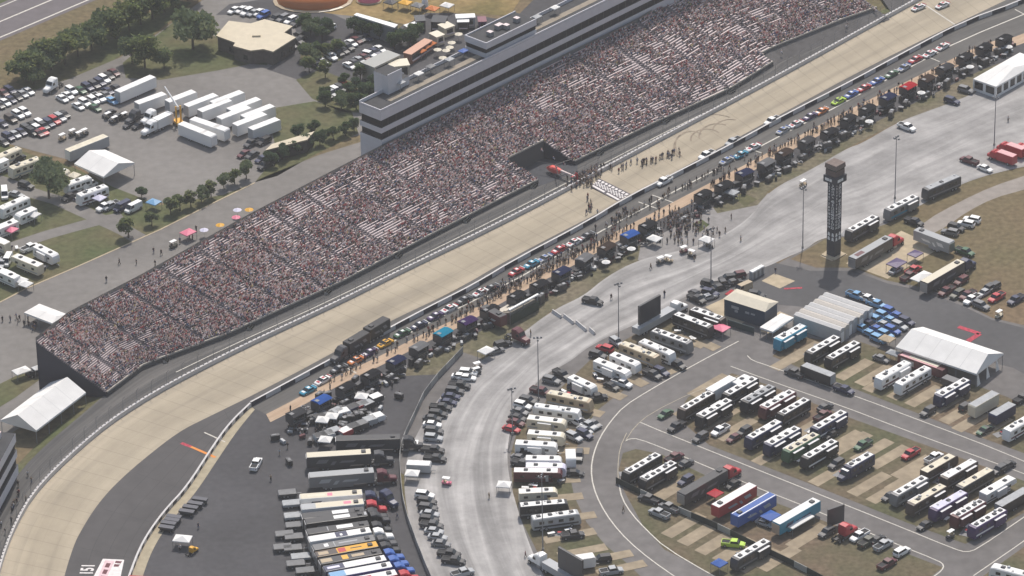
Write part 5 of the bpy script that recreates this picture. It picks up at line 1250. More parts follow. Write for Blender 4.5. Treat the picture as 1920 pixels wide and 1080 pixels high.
me_ = b_.mesh("door_curtain"); me_.transform(Matrix(((0, 1, 0, 0), (1, 0, 0, 0), (0, 0, 1, 0), (0, 0, 0, 1)))); link("door_curtain", me_, mq)
marquee("marquee", ((1822, 147), (1862, 161), (1960, 115), (1915, 100)), 3.6, 1.3, "white marquee with arched windows in its walls, beside the pale apron", arch=True, hip=2.0)
marquee("marquee", ((68, 806), (2, 790), (100, 716), (160, 737)), 3.8, 3.2, "white gabled marquee on the lawn beyond the left end of the grandstand") if False else marquee("marquee", ((69, 806), (160, 737), (96, 716), (0, 789)), 3.8, 3.0, "white gabled marquee on the lawn beyond the left end of the grandstand")
marquee("marquee", ((44, 586), (98, 606), (126, 590), (75, 570)), 3.2, .5, "low white awning tent at the upper left corner of the grandstand", hip=1)
marquee("marquee", ((140, 308), (196, 332), (250, 305), (196, 280)), 4.0, 2.0, "white marquee between the campers and the parked semi trailers")
# red bar stand and truck along the big marquee's long side
q0, q1 = P(1688, 664, 2.6), P(1772, 694, 2.6); d_ = q1 - q0; L_ = d_.length; c_ = (q0 + q1) / 2
r = thing("display_trailer", (c_.x, c_.y, .06), math.atan2(d_.y, d_.x), "long red display trailer with pale awning along the front of the big marquee", "display trailer")
b_ = MB(); b_.box(-L_ / 2, L_ / 2, -1.2, 1.2, .5, 2.9, paint("maroon")); link("body", b_.mesh("body"), r)
b_ = MB(); b_.box(-L_ / 2 + .6, L_ / 2 - 2, -1.1, 1.3, 2.92, 3.0, mat("pale_red_roof", (.62, .35, .36), .6)); b_.box(-L_ / 2 + 3, L_ / 2 - 2, -.5, 1.25, 3.0, 3.06, paint("cream")); link("awning", b_.mesh("awning"), r)
b_ = MB(); b_.box(-L_ / 2 + 1.0, -L_ / 2 + 5.0, -1.24, -1.2, 1.0, 2.4, paint("silver")); link("side_graphic", b_.mesh("side_graphic"), r); parts(r, wheels((L_ / 2 - 3, L_ / 2 - 2), 1.0, .4, .25))
one("bt", 1784, 705, (-40, -15), "charcoal", "dark grey utility trailer loaded at the right end of the red display trailer", roof="gray", L=5, H=2.4)
one("canopy", 1676, 660, (40, 14), "silver", "grey flat awning at the left end of the red display trailer", L=3.6, Wd=2.4)
# hospitality hall (dark blue) with pale hipped roof, and the tent in front of it
hq = [P(*a, 5.0) for a in ((1358, 560), (1434, 584), (1461, 573), (1398, 552))]
ux = (hq[1] - hq[0]); ux.z = 0; L_ = ux.length; ux.normalize(); uy = Vector((-ux.y, ux.x, 0)); W_ = max(6.0, (hq[3] - hq[0]).dot(uy))
r = thing("hospitality_hall", (hq[0].x, hq[0].y, .06), math.atan2(ux.y, ux.x), "dark blue hospitality hall with cream roof beside the open asphalt", "hall")
teal_d = mat("hall_blue", (.018, .045, .085), .5); b_ = MB(); b_.box(0, L_, 0, W_, 0, 5.0, teal_d); link("wall", b_.mesh("wall"), r)
rc = mat("hall_cream_roof", (.56, .51, .41), .7, noise=.05, scale=1); b_ = MB(); b_.add([(-.2, -.3, 5.0), (L_ + .3, -.3, 5.0), (L_ + .3, W_ + .3, 5.0), (-.2, W_ + .3, 5.0), (1.5, W_ * .5, 5.9), (L_ - .6, W_ * .5, 5.9)], [(0, 1, 5, 4), (2, 3, 4, 5), (1, 2, 5), (3, 0, 4), (3, 2, 1, 0)], rc); link("roof", b_.mesh("roof"), r)
for i, (u0, u1, z0, z1) in enumerate(((.18, .36, 2.9, 3.7), (.26, .34, 2.0, 2.7), (.52, .62, 2.6, 3.2), (.66, .76, 2.7, 3.2))):
    link("wall_lettering", MB().box(L_ * u0, L_ * u1, -.05, -.003, z0, z1, paint("silver")).mesh("wall_lettering"), r)
b_ = MB(); a1_ = [(L_ * .35, -.31 + .9, 5.25), (L_ * .5, W_ * .36, 5.72), (L_ * .78, W_ * .36, 5.72), (L_ * .62, W_ * .12, 5.3)]
link("fence_skirt", MB().box(L_ * .3, L_ * .95, -4.2, -4.0, 0, 1.8, mat("skirt_green", (.03, .055, .06), .7)).mesh("fence_skirt"), r)
one("canopy", 1375, 549, (30, 10), "red", "red canopy behind the dark blue hospitality hall", L=3.4)
marquee("marquee", ((1424, 613), (1447, 622), (1490, 596), (1465, 588)), 2.8, .25, "open sided tan tent at the right end of the dark blue hall", hip=.3)
# cars and carts above the hall
row([("pickup", 445, 530, "black", dict(d=(20, 9))), ("sedan", 440, 470, "charcoal", dict(d=(20, 10))), ("sedan", 600, 510, "silver", dict(d=(30, -8))), ("suv", 620, 455, "navy", dict(d=(40, 10))), ("suv", 610, 345, "black", dict(d=(40, 10))), ("pickup", 770, 340, "charcoal", dict(d=(45, -6))), ("sedan", 745, 385, "black"), ("suv", 835, 270, "black", dict(d=(-40, 5))), ("suv", 960, 235, "maroon", dict(d=(-40, 8))), ("sedan", 920, 320, "charcoal", dict(d=(40, -10))), ("van", 1035, 395, "tan", dict(d=(-46, 20))), ("suv", 1205, 480, "black", dict(d=(40, 6)))],
    (40, -10), "the left", "between the screen truck and tan ground mat", "cars gathered behind the screen truck", 1240, 480, 6.75)
r = None
for k in range(3):
    q = P(1240 + (1160 + k * 50) / 6.75, 480 + (190 - k * 28) / 6.75, 2.3)
    r = thing("portable_toilet", (q.x, q.y, .06), heading(1415, 505, 30, -14), f"white portable toilet, {ORD[k]} from the left of the three on the apron corner", "portable toilet", "portable toilets on the apron corner")
    link("cabin", MB().box(-.8, .8, -.6, .6, 0, 2.15, paint("silver"), None, .03, .03).mesh("cabin"), r); link("roof", MB().box(-.85, .85, -.65, .65, 2.15, 2.4, paint("white"), None, .1, .1).mesh("roof"), r); link("door", MB().box(-.35, .35, -.64, -.6, .1, 1.95, paint("gray")).mesh("door"), r)
# --- tower lawn
row([mh(705, 595, "charcoal", slides=1, acs=4, d=(-48, 27)), mh(1000, 440, "gray", slides=1, acs=4, accent="teal", d=(-48, 24)), mh(1300, 287, "charcoal", roof="silver", slides=0, acs=1, L=13, d=(-52, 22))], LD, "the scoring tower", "along the pale apron", "coaches parked beside the scoring tower", 1440, 270, 4)
TG = "vehicles on the brown infield field"
row([("pickup", 1095, 576, "black", dict(d=(35, 12))), ("suv", 1485, 592, "white", dict(d=(-40, -8))), ("suv", 1530, 560, "white", dict(d=(-40, -8))), ("suv", 1412, 620, "black", dict(d=(40, 12))), ("suv", 1365, 655, "gray", dict(d=(-40, -8))), ("pickup", 1475, 800, "green", dict(d=(42, 15)))], (40, 14), "the left", "behind the tower display pad", TG, 1440, 270, 4)
row([("suv", 1450, 1020, "maroon"), ("suv", 1690, 1068, "charcoal"), ("pickup", 1340, 1095, "maroon"), ("suv", 1420, 1120, "olive"), ("pickup", 1500, 1125, "maroon"), ("pickup", 1530, 1158, "white"), ("suv", 1600, 1205, "gray", dict(d=(40, 16))), ("pickup", 1715, 1142, "red"), ("pickup", 1860, 1160, "navy"), ("sedan", 1620, 1110, "silver"), ("suv", 1650, 1080, "charcoal")], LD, "the left", "on the brown field edge by the road", TG, 1440, 270, 4)
one("cart", 1440 + 1735 / 4, 540 + 172 / 4, RD, "cream", "cream utility cart on the road edge below the brown field")
def hauler(x, y, d, label, base=.08, z=4.0, group=None, **o): return make("hauler", x, y, d, label, hauler_tpl(**o), z, base=base, group=group)
hauler(1440 + 770 / 4, 270 + 775 / 4, RD, "grey race hauler with silver roof and bright red tractor on the beige display pad", color="charcoal", roof="silver", cab="red", patches=((.1, .3, .2, .8, "maroon"),))
hauler(1440 + 1245 / 4, 270 + 685 / 4, (-45, -17), "silver display trailer with long grey awning at the far end of the beige pad", color="silver", roof="silver", cab="silver", with_cab=False, L=12)
hauler(1440 + 1310 / 4, 270 + 955 / 4, RD, "race hauler with long cream roof and dark blue tractor beside the brown field", color="charcoal", roof="cream", cab="navy")
q = P(1440 + 1215 / 4, 270 + 735 / 4)
one("canopy", 1440 + 1150 / 4, 270 + 985 / 4, LD, "white", "white canopy attached beside the cream roofed hauler", L=6, Wd=3)
one("pickup", 1440 + 1090 / 4, 270 + 940 / 4, RD, "red", "red show truck parked just outside the edge of the beige display pad")
one("pickup", 1440 + 1055 / 4, 270 + 985 / 4, RD, "maroon", "maroon show truck beside the white canopy of the cream roofed hauler")
for k, (x, y) in enumerate(((965, 885), (1105, 815))):
    one("canopy", 1440 + x / 4, 270 + y / 4, RD, "purple", ["larger purple canopy with white marks on the beige display pad", "smaller purple canopy with white marks on the beige display pad"][k], L=4.6 - k * 1.2, Wd=3.6 - k * .6, rise=.25)
one("sedan", 1440 + 960 / 4, 270 + 940 / 4, RD, "silver", "silver show car beside the larger purple canopy")
# fire trucks and others at the right edge
make("fire", 1440 + 1760 / 4, 270 + 70 / 4, (40, 14), "red fire truck with pale roof, nearest one beside the apron light pole", fire_truck_tpl(), 2.6).rotation_euler.z += math.pi
make("fire", 1440 + 1830 / 4, 270 + 15 / 4, (-40, -14), "red fire truck partly behind the nearest one", fire_truck_tpl(), 2.6)
make("fire", 1440 + 1950 / 4, 270 + 25 / 4, (-40, -14), "red fire truck cut off by the right edge", fire_truck_tpl(), 2.6)
one("pickup", 1440 + 1510 / 4, 270 + 118 / 4, (-40, -14), "maroon", "maroon pickup on the apron left of the fire trucks")
one("sedan", 1440 + 1628 / 4, 270 + 178 / 4, (35, 14), "white", "low white car just behind the maroon pickup near the fire trucks")
one("pickup", 1440 + 1040 / 4, 0 + 945 / 4, (38, 14), "white", "white pickup driving alone on the upper pale apron")
one("suv", 1440 + 1380 / 4, 0 + 750 / 4, (38, 12), "navy", "dark blue SUV on the apron below the arched window marquee")
one("suv", 1440 + 1485 / 4, 668 / 4, (30, 8), "gray", "small grey car parked at the corner of the arched window marquee")
one("cart", 1440 + 265 / 4, 270 + 272 / 4, (20, -12), "tan", "tan golf cart alone on the pale apron left of the tower")
one("pickup", 960 + 605 / 4, 540 + 90 / 4, (36, 8), "black", "black pickup on the apron just above the four white barriers")
one("cart", 960 + 1480 / 4, 270 + 730 / 4, (30, 20), "charcoal", "white roofed cart beside a tall light pole on the apron")
row([("cart", 1175, 840, "tan", dict(d=(40, 8))), ("cart", 1350, 800, "charcoal", dict(d=(40, 12))), ("cart", 1290, 770, "maroon"), ("cart", 1115, 850, "charcoal")], (30, -10), "the left", "parked on the pale apron edge", "carts on the apron edge", 960, 270, 4)
one("tractor", 960 + 45 / 4, 540 + 350 / 4, (42, 18), "maroon", "dark maroon truck nosing out from the small striped stand onto the apron")
# --- lower infield show haulers
SG = "show vehicles in the lowest infield block"
row([mh(275, 245, "black", slides=0, acs=5, L=12.8), mh(470, 335, "black", slides=2, acs=5)], LD, "the left", "at the curve of the inner road", SG, 1160, 830, 6.354)
hauler(1160 + 1000 / 6.354, 830 + 455 / 6.354, RD, "dark grey show hauler with red tractor and white awning in the lowest block", color="charcoal", roof="charcoal", cab="red")
one("canopy", 1160 + 1030 / 6.354, 830 + 495 / 6.354, LD, "white", "long white awning standing against the dark grey show hauler", L=7, Wd=2.6)
hauler(1160 + 1375 / 6.354, 830 + 625 / 6.354, LD, "bright red show hauler with white roof between the grey and blue haulers", color="red", roof="white", cab="red", with_cab=False, L=14)
hauler(1413, 946, LD, "blue show hauler with white rails along its roof in the lowest block", color="blue", roof="blue", cab="blue", with_cab=False, L=14, patches=((.02, .98, 0, .12, "white"), (.02, .98, .88, 1, "white")))
hauler(1420 + 440 / 6, 900 + 350 / 6, RD, "turquoise show hauler with broad white roof in the lowest block", color="teal", roof="white", cab="teal", with_cab=False, L=15)
one("canopy", 1420 + 480 / 6, 900 + 450 / 6, RD, "white", "white awning along the turquoise show hauler", L=8, Wd=2.4, rise=.15)
one("canopy", 1160 + 1150 / 6.354, 830 + 590 / 6.354, LD, "red", "red canopy between the dark grey and bright red haulers", L=3.2)
one("canopy", 1440 + 20 / 4, 810 + 620 / 4, LD, "blue", "blue canopy between the blue hauler and the turquoise hauler", L=4, Wd=3.5)
row([("pickup", 365, 660, "charcoal", dict(d=(-42, -12))), ("pickup", 605, 760, "gray", dict(d=(-42, -18))), ("pickup", 485, 830, "silver", dict(d=(-42, -17))), ("pickup", 660, 165, "maroon", dict(d=(40, -20))), ("sedan", 800, 240, "charcoal", dict(d=(30, -16))), ("sedan", 1360, 490, "black"), ("sedan", 1740, 950, "silver", dict(d=(40, 14))), ("suv", 800, 440, "navy")], LD, "the left", "around the show haulers", SG, 1160, 830, 6.354)
one("tractor", 1420 + 990 / 6, 900 + 560 / 6, RD, "red", "red and white semi tractor without trailer beside the lowest road")
q = P(1420 + 880 / 6, 900 + 520 / 6)
r = thing("billboard", (q.x, q.y, .06), heading(1560, 985, 40, -14), "dark standing billboard behind the red semi tractor", "billboard"); link("panel", MB().box(-2.4, 2.4, -.2, .2, .6, 5.4, paint("charcoal")).mesh("panel"), r)
for s in (-1.6, 1.6): link("leg", MB().box(s - .1, s + .1, -.15, .15, 0, .6, steel).mesh("leg"), r)
row([("suv", 780, 580, "charcoal"), ("pickup", 1150, 615, "white"), ("pickup", 1240, 680, "olive", dict(d=RD)), ("pickup", 1415, 720, "silver", dict(d=RD)), ("sedan", 1350, 660, "black", dict(d=RD)), ("suv", 1625, 795, "white", dict(d=RD)), ("pickup", 1460, 930, "maroon", dict(d=RD))], LD, "the left", "beside the red semi tractor", SG, 1420, 900, 6)
one("mh", 960 + 1790 / 4, 810 + 880 / 4, LD, "charcoal", "dark grey motorhome below the long mesh fence at the bottom of the photo", slides=1, acs=4)
one("pickup", 960 + 1660 / 4, 810 + 830 / 4, (40, 4), "lime", "bright green pickup on the grass above the dark grey motorhome") 
one("canopy", 960 + 1555 / 4, 810 + 975 / 4, LD, "blue", "small blue canopy beside the nose of the dark grey motorhome", L=3)
one("mh", 1440 + 1850 / 4, 810 + 1040 / 4, (-46, -12), "white", "white motorhome cut off by the lower right corner of the photo", slides=0, acs=2)
# --- lower left: race haulers in the yard
YG = "race haulers lined up in the garage yard"
HS = [((240, 235), (905, 185), "white", "cream", "navy", ((.12, .4, .3, .7, "cream"), (.44, .52, .2, .8, "pink"))),
      ((260, 345), (915, 285), "white", "cream", "red", ((.0, .23, 0, 1, "silver"), (.68, .8, .3, .8, "pink"))),
      ((280, 440), (915, 370), "black", "charcoal", "black", ((.48, .74, .2, .85, "white"),)), ((290, 500), (965, 410), "black", "charcoal", "black", ((.46, .72, .2, .85, "white"), (.95, .99, .2, .8, "silver"))),
      ((305, 610), (985, 515), "black", "charcoal", "black", ((.48, .74, .2, .85, "white"), (.33, .34, .1, .9, "silver"))),
      ((330, 690), (1000, 585), "white", "white", "white", ((.43, .62, .0, 1, "navy"), (.5, .54, .2, .6, "white"))),
      ((370, 780), (1045, 665), "charcoal", "gray", "charcoal", ((.18, .25, .2, .8, "white"), (.42, .72, .4, .6, "silver"), (.34, .35, 0, 1, "silver"))),
      ((400, 855), (1080, 735), "brown", "yellow", "black", ((.0, .34, 0, 1, "brown"), (.04, .2, .2, .8, "tan"), (.36, .48, .1, .9, "red"), (.56, .74, .45, .6, "black"))),
      ((440, 930), (1120, 810), "brown", "charcoal", "blue", ((.02, .2, .15, .85, "tan"), (.36, .46, .1, .9, "yellow"), (.52, .72, .25, .75, "tan"))),
      ((480, 1010), (1175, 880), "navy", "white", "blue", ((.0, .32, 0, 1, "navy"), (.05, .25, .3, .7, "lavender"), (.5, .7, .4, .6, "lavender"))),
      ((560, 1075), (1215, 955), "blue", "white", "blue", ((.0, .25, 0, 1, "skyblue"),)),
      ((620, 1160), (1260, 1040), "red", "white", "red", ((.4, .6, .2, .8, "red"), (.0, .2, 0, 1, "maroon"))),
      ((690, 1245), (1320, 1125), "red", "red", "red", ((.3, .6, .3, .7, "white"),)), ((740, 1330), (1370, 1210), "white", "white", "navy", ((.3, .6, .3, .7, "blue"),))]
NAMEH = ["white hauler with cream roof, topmost in the yard line, navy tractor", "white hauler with cream roof and red tractor, second from the top of the yard", "all black hauler, third from the top, white slanted mark on its roof", "all black hauler, fourth from the top, white slanted mark on its roof", "all black hauler directly above the white hauler with navy roof block", "white hauler with a navy block across its roof and white tractor", "grey hauler with thin pale roof stripe below the white and navy one",
         "yellow and brown roofed hauler in the yard line", "brown hauler with tan and yellow roof patches below the yellow one", "hauler with white roof, dark navy tail and blue tractor", "white roofed hauler with pale blue tail at the bottom edge of the photo", "white and red roofed hauler with red tractor at the bottom edge", "solid red hauler just outside the bottom of the yard line", "white hauler with blue roof block outside the bottom of the yard line"]
for (a, b_, body_, roof_, cab_, pt), lab in zip(HS, NAMEH):
    x = 520 + (a[0] + b_[0]) / 2 / 5.686; y = 890 + (a[1] + b_[1]) / 2 / 5.686
    hauler(x, y, (b_[0] - a[0], b_[1] - a[1]), lab, color=body_, roof=roof_, cab=cab_, patches=pt, group=YG, L=15.2)
hauler(635, 850, (100, -6), "white roofed hauler parked above the yard line behind pit equipment", color="charcoal", roof="cream", cab="charcoal", group=YG)
hauler(690, 820, (100, -3), "dark roofed hauler above the white roofed one, near the pit carts", color="charcoal", roof="charcoal", cab="black", group=YG)
hauler(640, 886, (100, -8), "silver roofed hauler between the upper white ones in the yard", color="gray", roof="silver", cab="maroon", group=YG)
one("tractor", 520 + 1160 / 5.686, 890 + 240 / 5.686, (40, 22), "navy", "navy semi tractor turned out of line near the yard fence corner") 
for k, (x, y) in enumerate(((110, 180), (155, 292), (175, 425), (190, 525), (180, 650), (60, 760), (170, 770), (250, 860), (200, 935), (300, 1010), (80, 620))):
    make("gear", 520 + x / 5.686, 890 + y / 5.686, (40, -4), f"{['pale', 'pale', 'pale', 'dark', 'grey', 'dark', 'grey', 'pale', 'dark', 'dark', 'small dark'][k]} lift-gate ramp, {ORD[k]} from the top, behind the hauler line", box_trailer_tpl("silver" if k in (1, 2, 7) else "charcoal", "silver" if k in (1, 2, 7) else "gray", 4.6, 1.2), 1.2, name="ramp_cart", cat="ramp cart", group="ramp carts behind the haulers")
one("pickup", 480, 868, (12, -22), "white", "white pickup with pink bed alone on the dark garage yard")
r = one("canopy", 342, 1008, (40, 4), "white", "white canopy beside the yellow tractor in the lower left yard", L=4.2, Wd=3.2)
one("tractor", 360, 1024, (40, -25), "yellow", "yellow tug tractor beside the white canopy in the lower left yard").scale = (.5, .5, .5)
for k, (x, y) in enumerate(((375, 935), (366, 943), (357, 950), (350, 958), (326, 968), (322, 974), (316, 980), (312, 988))):
    make("gear", x, y, (40, 6), f"dark flat pit cart along the inside wall of the turn, {ORD[k]} from the top", [small("cart_body", -1.9, 1.9, -.7, .7, .9, 1.35, paint("charcoal"), mat("cart_cover", (.11, .11, .125), .7)), small("frame", -1.6, 1.6, -.5, .5, .3, .9, paint("black"))] + wheels((-1.3, 1.3), .6, .3, .2), 1.2, name="pit_cart", cat="pit cart", group="flat carts along the inside wall")
one("bt", 268, 1085, (40, 2), "red", "red and white trailer cut off by the bottom edge beside the inside wall", roof="red", L=7)
# --- cars parked along the yard fence on the pale apron
FG = "cars parked along the fence on the pale apron"
row([("suv", 1590, 628, "white"), ("sedan", 1535, 658, "white"), ("sedan", 1582, 668, "white"), ("pickup", 1525, 722, "black"), ("suv", 1490, 766, "charcoal"), ("sedan", 1462, 808, "navy"), ("sedan", 1438, 852, "navy"), ("pickup", 1385, 888, "black"), ("suv", 1365, 938, "black"), ("sedan", 1322, 972, "charcoal"), ("sedan", 1322, 1018, "white"), ("suv", 1335, 1066, "charcoal"), ("suv", 1330, 1118, "silver"), ("pickup", 1328, 1206, "black"), ("pickup", 1342, 1272, "black")],
    (40, 4), "the top", "in the upper fence line", FG, 480, 540, 4)
row([("suv", 1265, 466, "white"), ("suv", 1282, 515, "black"), ("suv", 1290, 562, "charcoal"), ("sedan", 1302, 608, "silver"), ("suv", 1298, 652, "black"), ("pickup", 1318, 690, "charcoal"), ("sedan", 1335, 738, "silver"), ("sedan", 1362, 782, "silver"), ("sedan", 1388, 832, "gray"), ("pickup", 1448, 905, "black"), ("pickup", 1482, 957, "black"), ("pickup", 1548, 1048, "silver", dict(d=(40, -10)))],
    (40, 5), "the top", "in the lower fence line", FG, 480, 810, 4)
one("bt", 480 + 1222 / 4, 810 + 215 / 4, (40, 2), "silver", "white box trailer beside the yard fence, just above a white canopy", roof="white", L=6, H=2.6)
one("canopy", 480 + 1172 / 4, 810 + 300 / 4, (40, 3), "white", "white canopy beside the yard fence gate", L=3.4)
one("canopy", 480 + 1860 / 4, 810 + 385 / 4, (40, 3), "white", "white canopy alone on the right edge of the lower pale apron", L=3.4)
one("cart", 480 + 1200 / 4, 810 + 75 / 4, (4, -30), "black", "white roofed golf cart beside the fence between two parked car lines")
one("cart", 480 + 1430 / 4, 810 + 345 / 4, (30, 4), "pink", "pink cart in the middle of the lower pale apron")
one("canopy", 480 + 1725 / 4, 540 + 460 / 4, (34, -18), "white", "white canopy with dark red side on the grass above the fence line", L=3.6)
row([("cart", 1660, 560, "brown"), ("cart", 1655, 600, "black"), ("sedan", 1800, 465, "gray"), ("suv", 1850, 415, "black")], (30, -8), "the bottom", "near the small striped stand", "vehicles near the small striped stand", 480, 540, 4)
# --- pit lane
RC = [(1440, 0, [(1310, 348, "white"), (1212, 402, "white"), (1105, 444, "red"), (1020, 505, "silver"), (925, 555, "green"), (818, 606, "blue"), (720, 658, "red"), (622, 706, "blue"), (530, 755, "lime"), (400, 832, "orange"), (315, 872, "purple"), (210, 928, "white"), (112, 975, "silver")]),
      (960, 270, [(1810, 22, "white"), (1715, 78, "teal"), (1610, 122, "silver"), (560, 690, "black"), (465, 735, "white"), (352, 790, "red"), (245, 855, "silver"), (145, 898, "teal"), (32, 955, "red")]),
      (480, 540, [(1760, 0, "black"), (1685, 30, "white"), (1560, 88, "black"), (1450, 152, "white"), (1345, 208, "purple"), (1222, 278, "navy"), (1095, 338, "green"), (970, 412, "yellow"), (852, 482, "purple"), (750, 540, "orange"), (620, 605, "black"), (500, 690, "white"), (390, 765, "teal")])]
k = 0
for bx, by, l in RC:
    for x, y, c in l:
        k += 1; w_ = ORD[k - 1] if k <= 20 else "%dth" % k if k % 10 not in (1, 2, 3) else "%d%s" % (k, {1: "st", 2: "nd", 3: "rd"}[k % 10])
        q = P(bx + x / 4, by + y / 4, .7)
        r = thing("race_car", (q.x, q.y, .085), heading(bx + x / 4, by + y / 4, -44, 22.5) + rng.normal(0, .03), f"{CNAME.get(c, c)} stock car on pit road, {w_} race car counted from the upper right", "race car", "stock cars lined up on pit road"); parts(r, car_tpl("race", c))
for k, (x, y) in enumerate(((1245, 338), (1325, 289), (1375, 264), (1448, 225))):
    one("pickup", x, y, (-40, 21), "white" if k != 2 else "silver", f"{'white' if k != 2 else 'silver'} pickup on the dark apron outside the pit wall, {ORD[k]} from the finish line", group="pickups on the apron by the pit wall", base=.09)
for x, y, c, lab in ((1722, 13, "white", "white race car on the banking left of the upper white line"), (1767, 9, "white", "white race car on the banking right of the upper white line")):
    q = bank(x, y + 4); r = thing("race_car", q, heading(x, y, -42, 18), lab, "race car"); r.rotation_euler.x = R(3.2); parts(r, car_tpl("race", c))
for k, (x, y) in enumerate(((668, 632), (706, 606))): 
    hauler(x, y, (-44, 26), ["black track drying truck nearest the bottom of the straight", "black track drying truck higher on the banking edge"][k], color="black", roof="black", cab="charcoal", L=8, z=4.0, group="track drying trucks", base=.1)
PB = [(1882, 70), (1845, 86), (1809, 104), (1772, 124), (1737, 146), (1702, 160), (1664, 180), (1626, 201), (1590, 220), (1555, 245), (1512, 262), (1470, 284), (1436, 303), (1395, 322), (1357, 345), (1318, 362), (1214, 420), (1180, 438), (1137, 461), (1095, 482), (1052, 507), (1011, 531), (968, 552), (918, 578), (876, 600), (830, 622), (785, 648), (742, 674), (695, 700), (648, 724), (602, 748), (555, 773)]
PC = {5: "red", 17: "blue", 24: "purple", 25: "teal", 30: "blue"}
for k, (x, y) in enumerate(PB):
    c = PC.get(k, ["black", "charcoal", "navy", "black", "gray", "black", "brown"][k * 5 % 7])
    w_ = ORD[k] if k < 20 else "%dth" % (k + 1) if (k + 1) % 10 not in (1, 2, 3) else "%d%s" % (k + 1, {1: "st", 2: "nd", 3: "rd"}[(k + 1) % 10])
    if k == 30: lab = "bright blue roofed pit box at the lower left end of the pit box line"
    elif k == 17: lab = "dark blue roofed pit box next to the crowd below the finish line"
    elif k in PC: lab = f"the only {CNAME.get(c, c)} roofed pit box in the long line beside pit road"
    else: lab = f"{CNAME.get(c, c)} roofed pit box beside pit road, {w_} counted from the upper right"
    q = P(x + 1, y + 4, 3.4); r = thing("pit_box", (q.x, q.y, .08), heading(x, y, -44, 23) + rng.normal(0, .05), lab, "pit box", "roofed pit boxes beside pit road"); parts(r, pit_box_tpl(c)); r.scale = (.90, .98, 1.15)
for k, ((xa_, ya_), (xb_, yb_)) in enumerate(zip(PB, PB[1:])):
    for j in range(2):
        x, y = (xa_ + xb_) / 2 + 9 + rng.uniform(-9, 9) + j * 9, (ya_ + yb_) / 2 + 22 + rng.uniform(-3, 3) + j * 5; q = P(x, y)
        r = thing("equipment_cabinet", (q.x, q.y, .07), heading(x, y, -44, 23) + rng.normal(0, .25), "tall dark equipment cabinet standing between pit boxes, with white trays on top" if j else "tall plain black equipment cabinet standing between pit boxes", "cabinet", "tray topped cabinets between pit boxes" if j else "plain cabinets between pit boxes")
        hh = rng.uniform(1.5, 2.3) * 1.0; hh = round(hh * 2) / 2; t_ = [small("cabinet_body", -1.3, 1.3, -.6, .6, .2, hh, paint("charcoal" if j else "black"))]
        if j: t_ += [small("tray", -1.0, -.2, -.4, .4, hh, hh + .12, paint("silver")), small("tray", .2, .9, -.35, .35, hh, hh + .12, paint("gray"))]
        parts(r, t_ + wheels((-.9, .9), .5, .15, .1))
gi = 0
for k, (x, y) in enumerate(PB):
    for j in range(8):
        gx_, gy_ = x + 4 + rng.uniform(-20, 22), y + 24 + rng.uniform(-6, 18)
        gy_ += -(gx_ - x) * .52
        gi += 1; i = int(rng.integers(0, 6))
        nm = ["dark tool cart", "grey work table", "dark red equipment cart", "black tool cart", "long grey work table", "silver equipment cart"][i]
        q = P(gx_, gy_); r = thing("equipment_cart", (q.x, q.y, .07), rng.uniform(0, 3.14), f"{nm} among the pit clutter behind the line of pit boxes", "equipment cart", f"{nm}s behind the pit boxes"); parts(r, gear_tpl(i))
UM = [(1150, 690, 1440), (1805, 345, 1440), (1515, 495, 1440), (760, 905, 1440), (705, 880, 960), (895, 780, 960)]
for k, (x, y, bx) in enumerate(UM):
    by = 0 if bx == 1440 else 270
    one("umb", bx + x / 4, by + y / 4, (10, 0), "white", f"white umbrella behind the pit boxes, {ORD[k]} from the upper right", base=.07, group="white umbrellas behind the pit boxes")
for k, (x, y, lab) in enumerate(((1227, 445, "white canopy behind the pit boxes next to the crowd below the finish line"), (1372, 358, "grey canopy behind the pit boxes at the victory circle lawn"), (1325, 447, "white canopy on the apron below the pit road crowd"))):
    one("canopy", x, y, (40, 14), "white" if k != 1 else "silver", lab, base=.07, L=3.4)
# small striped stand with its white roof beam, and the show stage next to it
q = P(967, 588); r = thing("small_stand", (q.x, q.y, .06), heading(967, 588, 44, -24), "small stand with curved pale benches and a white roof beam beside the apron", "stand")
for i in range(7): link("bench", MB().box(-5 + i * .25, 5 - i * .2, 3.6 - i * .9, 4.1 - i * .9, .5 + i * .42, .62 + i * .42, mat("stand_bench_cream", (.55, .50, .42), .7)).mesh("bench"), r)
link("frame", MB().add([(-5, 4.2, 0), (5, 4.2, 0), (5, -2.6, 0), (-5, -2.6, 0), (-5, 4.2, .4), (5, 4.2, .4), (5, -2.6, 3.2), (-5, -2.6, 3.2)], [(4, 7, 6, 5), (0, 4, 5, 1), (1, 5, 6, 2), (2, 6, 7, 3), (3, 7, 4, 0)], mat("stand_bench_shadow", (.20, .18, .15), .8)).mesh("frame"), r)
link("roof_beam", MB().box(-5.6, 5.8, -3.1, -2.5, 4.1, 4.5, paint("white")).mesh("roof_beam"), r)
for x in (-5.2, 0, 5.4): link("post", MB().box(x - .1, x + .1, -2.9, -2.7, 0, 4.1, steel).mesh("post"), r)
link("back_screen", MB().box(-5.4, 5.6, -3.3, -3.15, 0, 2.6, mat("dark_green_screen", (.03, .045, .03), .8)).mesh("back_screen"), r)
hauler(925, 583, (38, 20), "open black and maroon show stage trailer left of the small striped stand", color="maroon", roof="charcoal", cab="black", with_cab=False, L=8)
# helicopter in the gap of the stand
q = P(1042, 322, 2.0); r = thing("helicopter", (q.x, q.y, 1.04), heading(1040, 316, -40, -17), "red helicopter with pale tail boom standing in the dark gap of the grandstand", "helicopter"); parts(r, heli_tpl()); r.scale = (1.12, 1.12, 1.12)
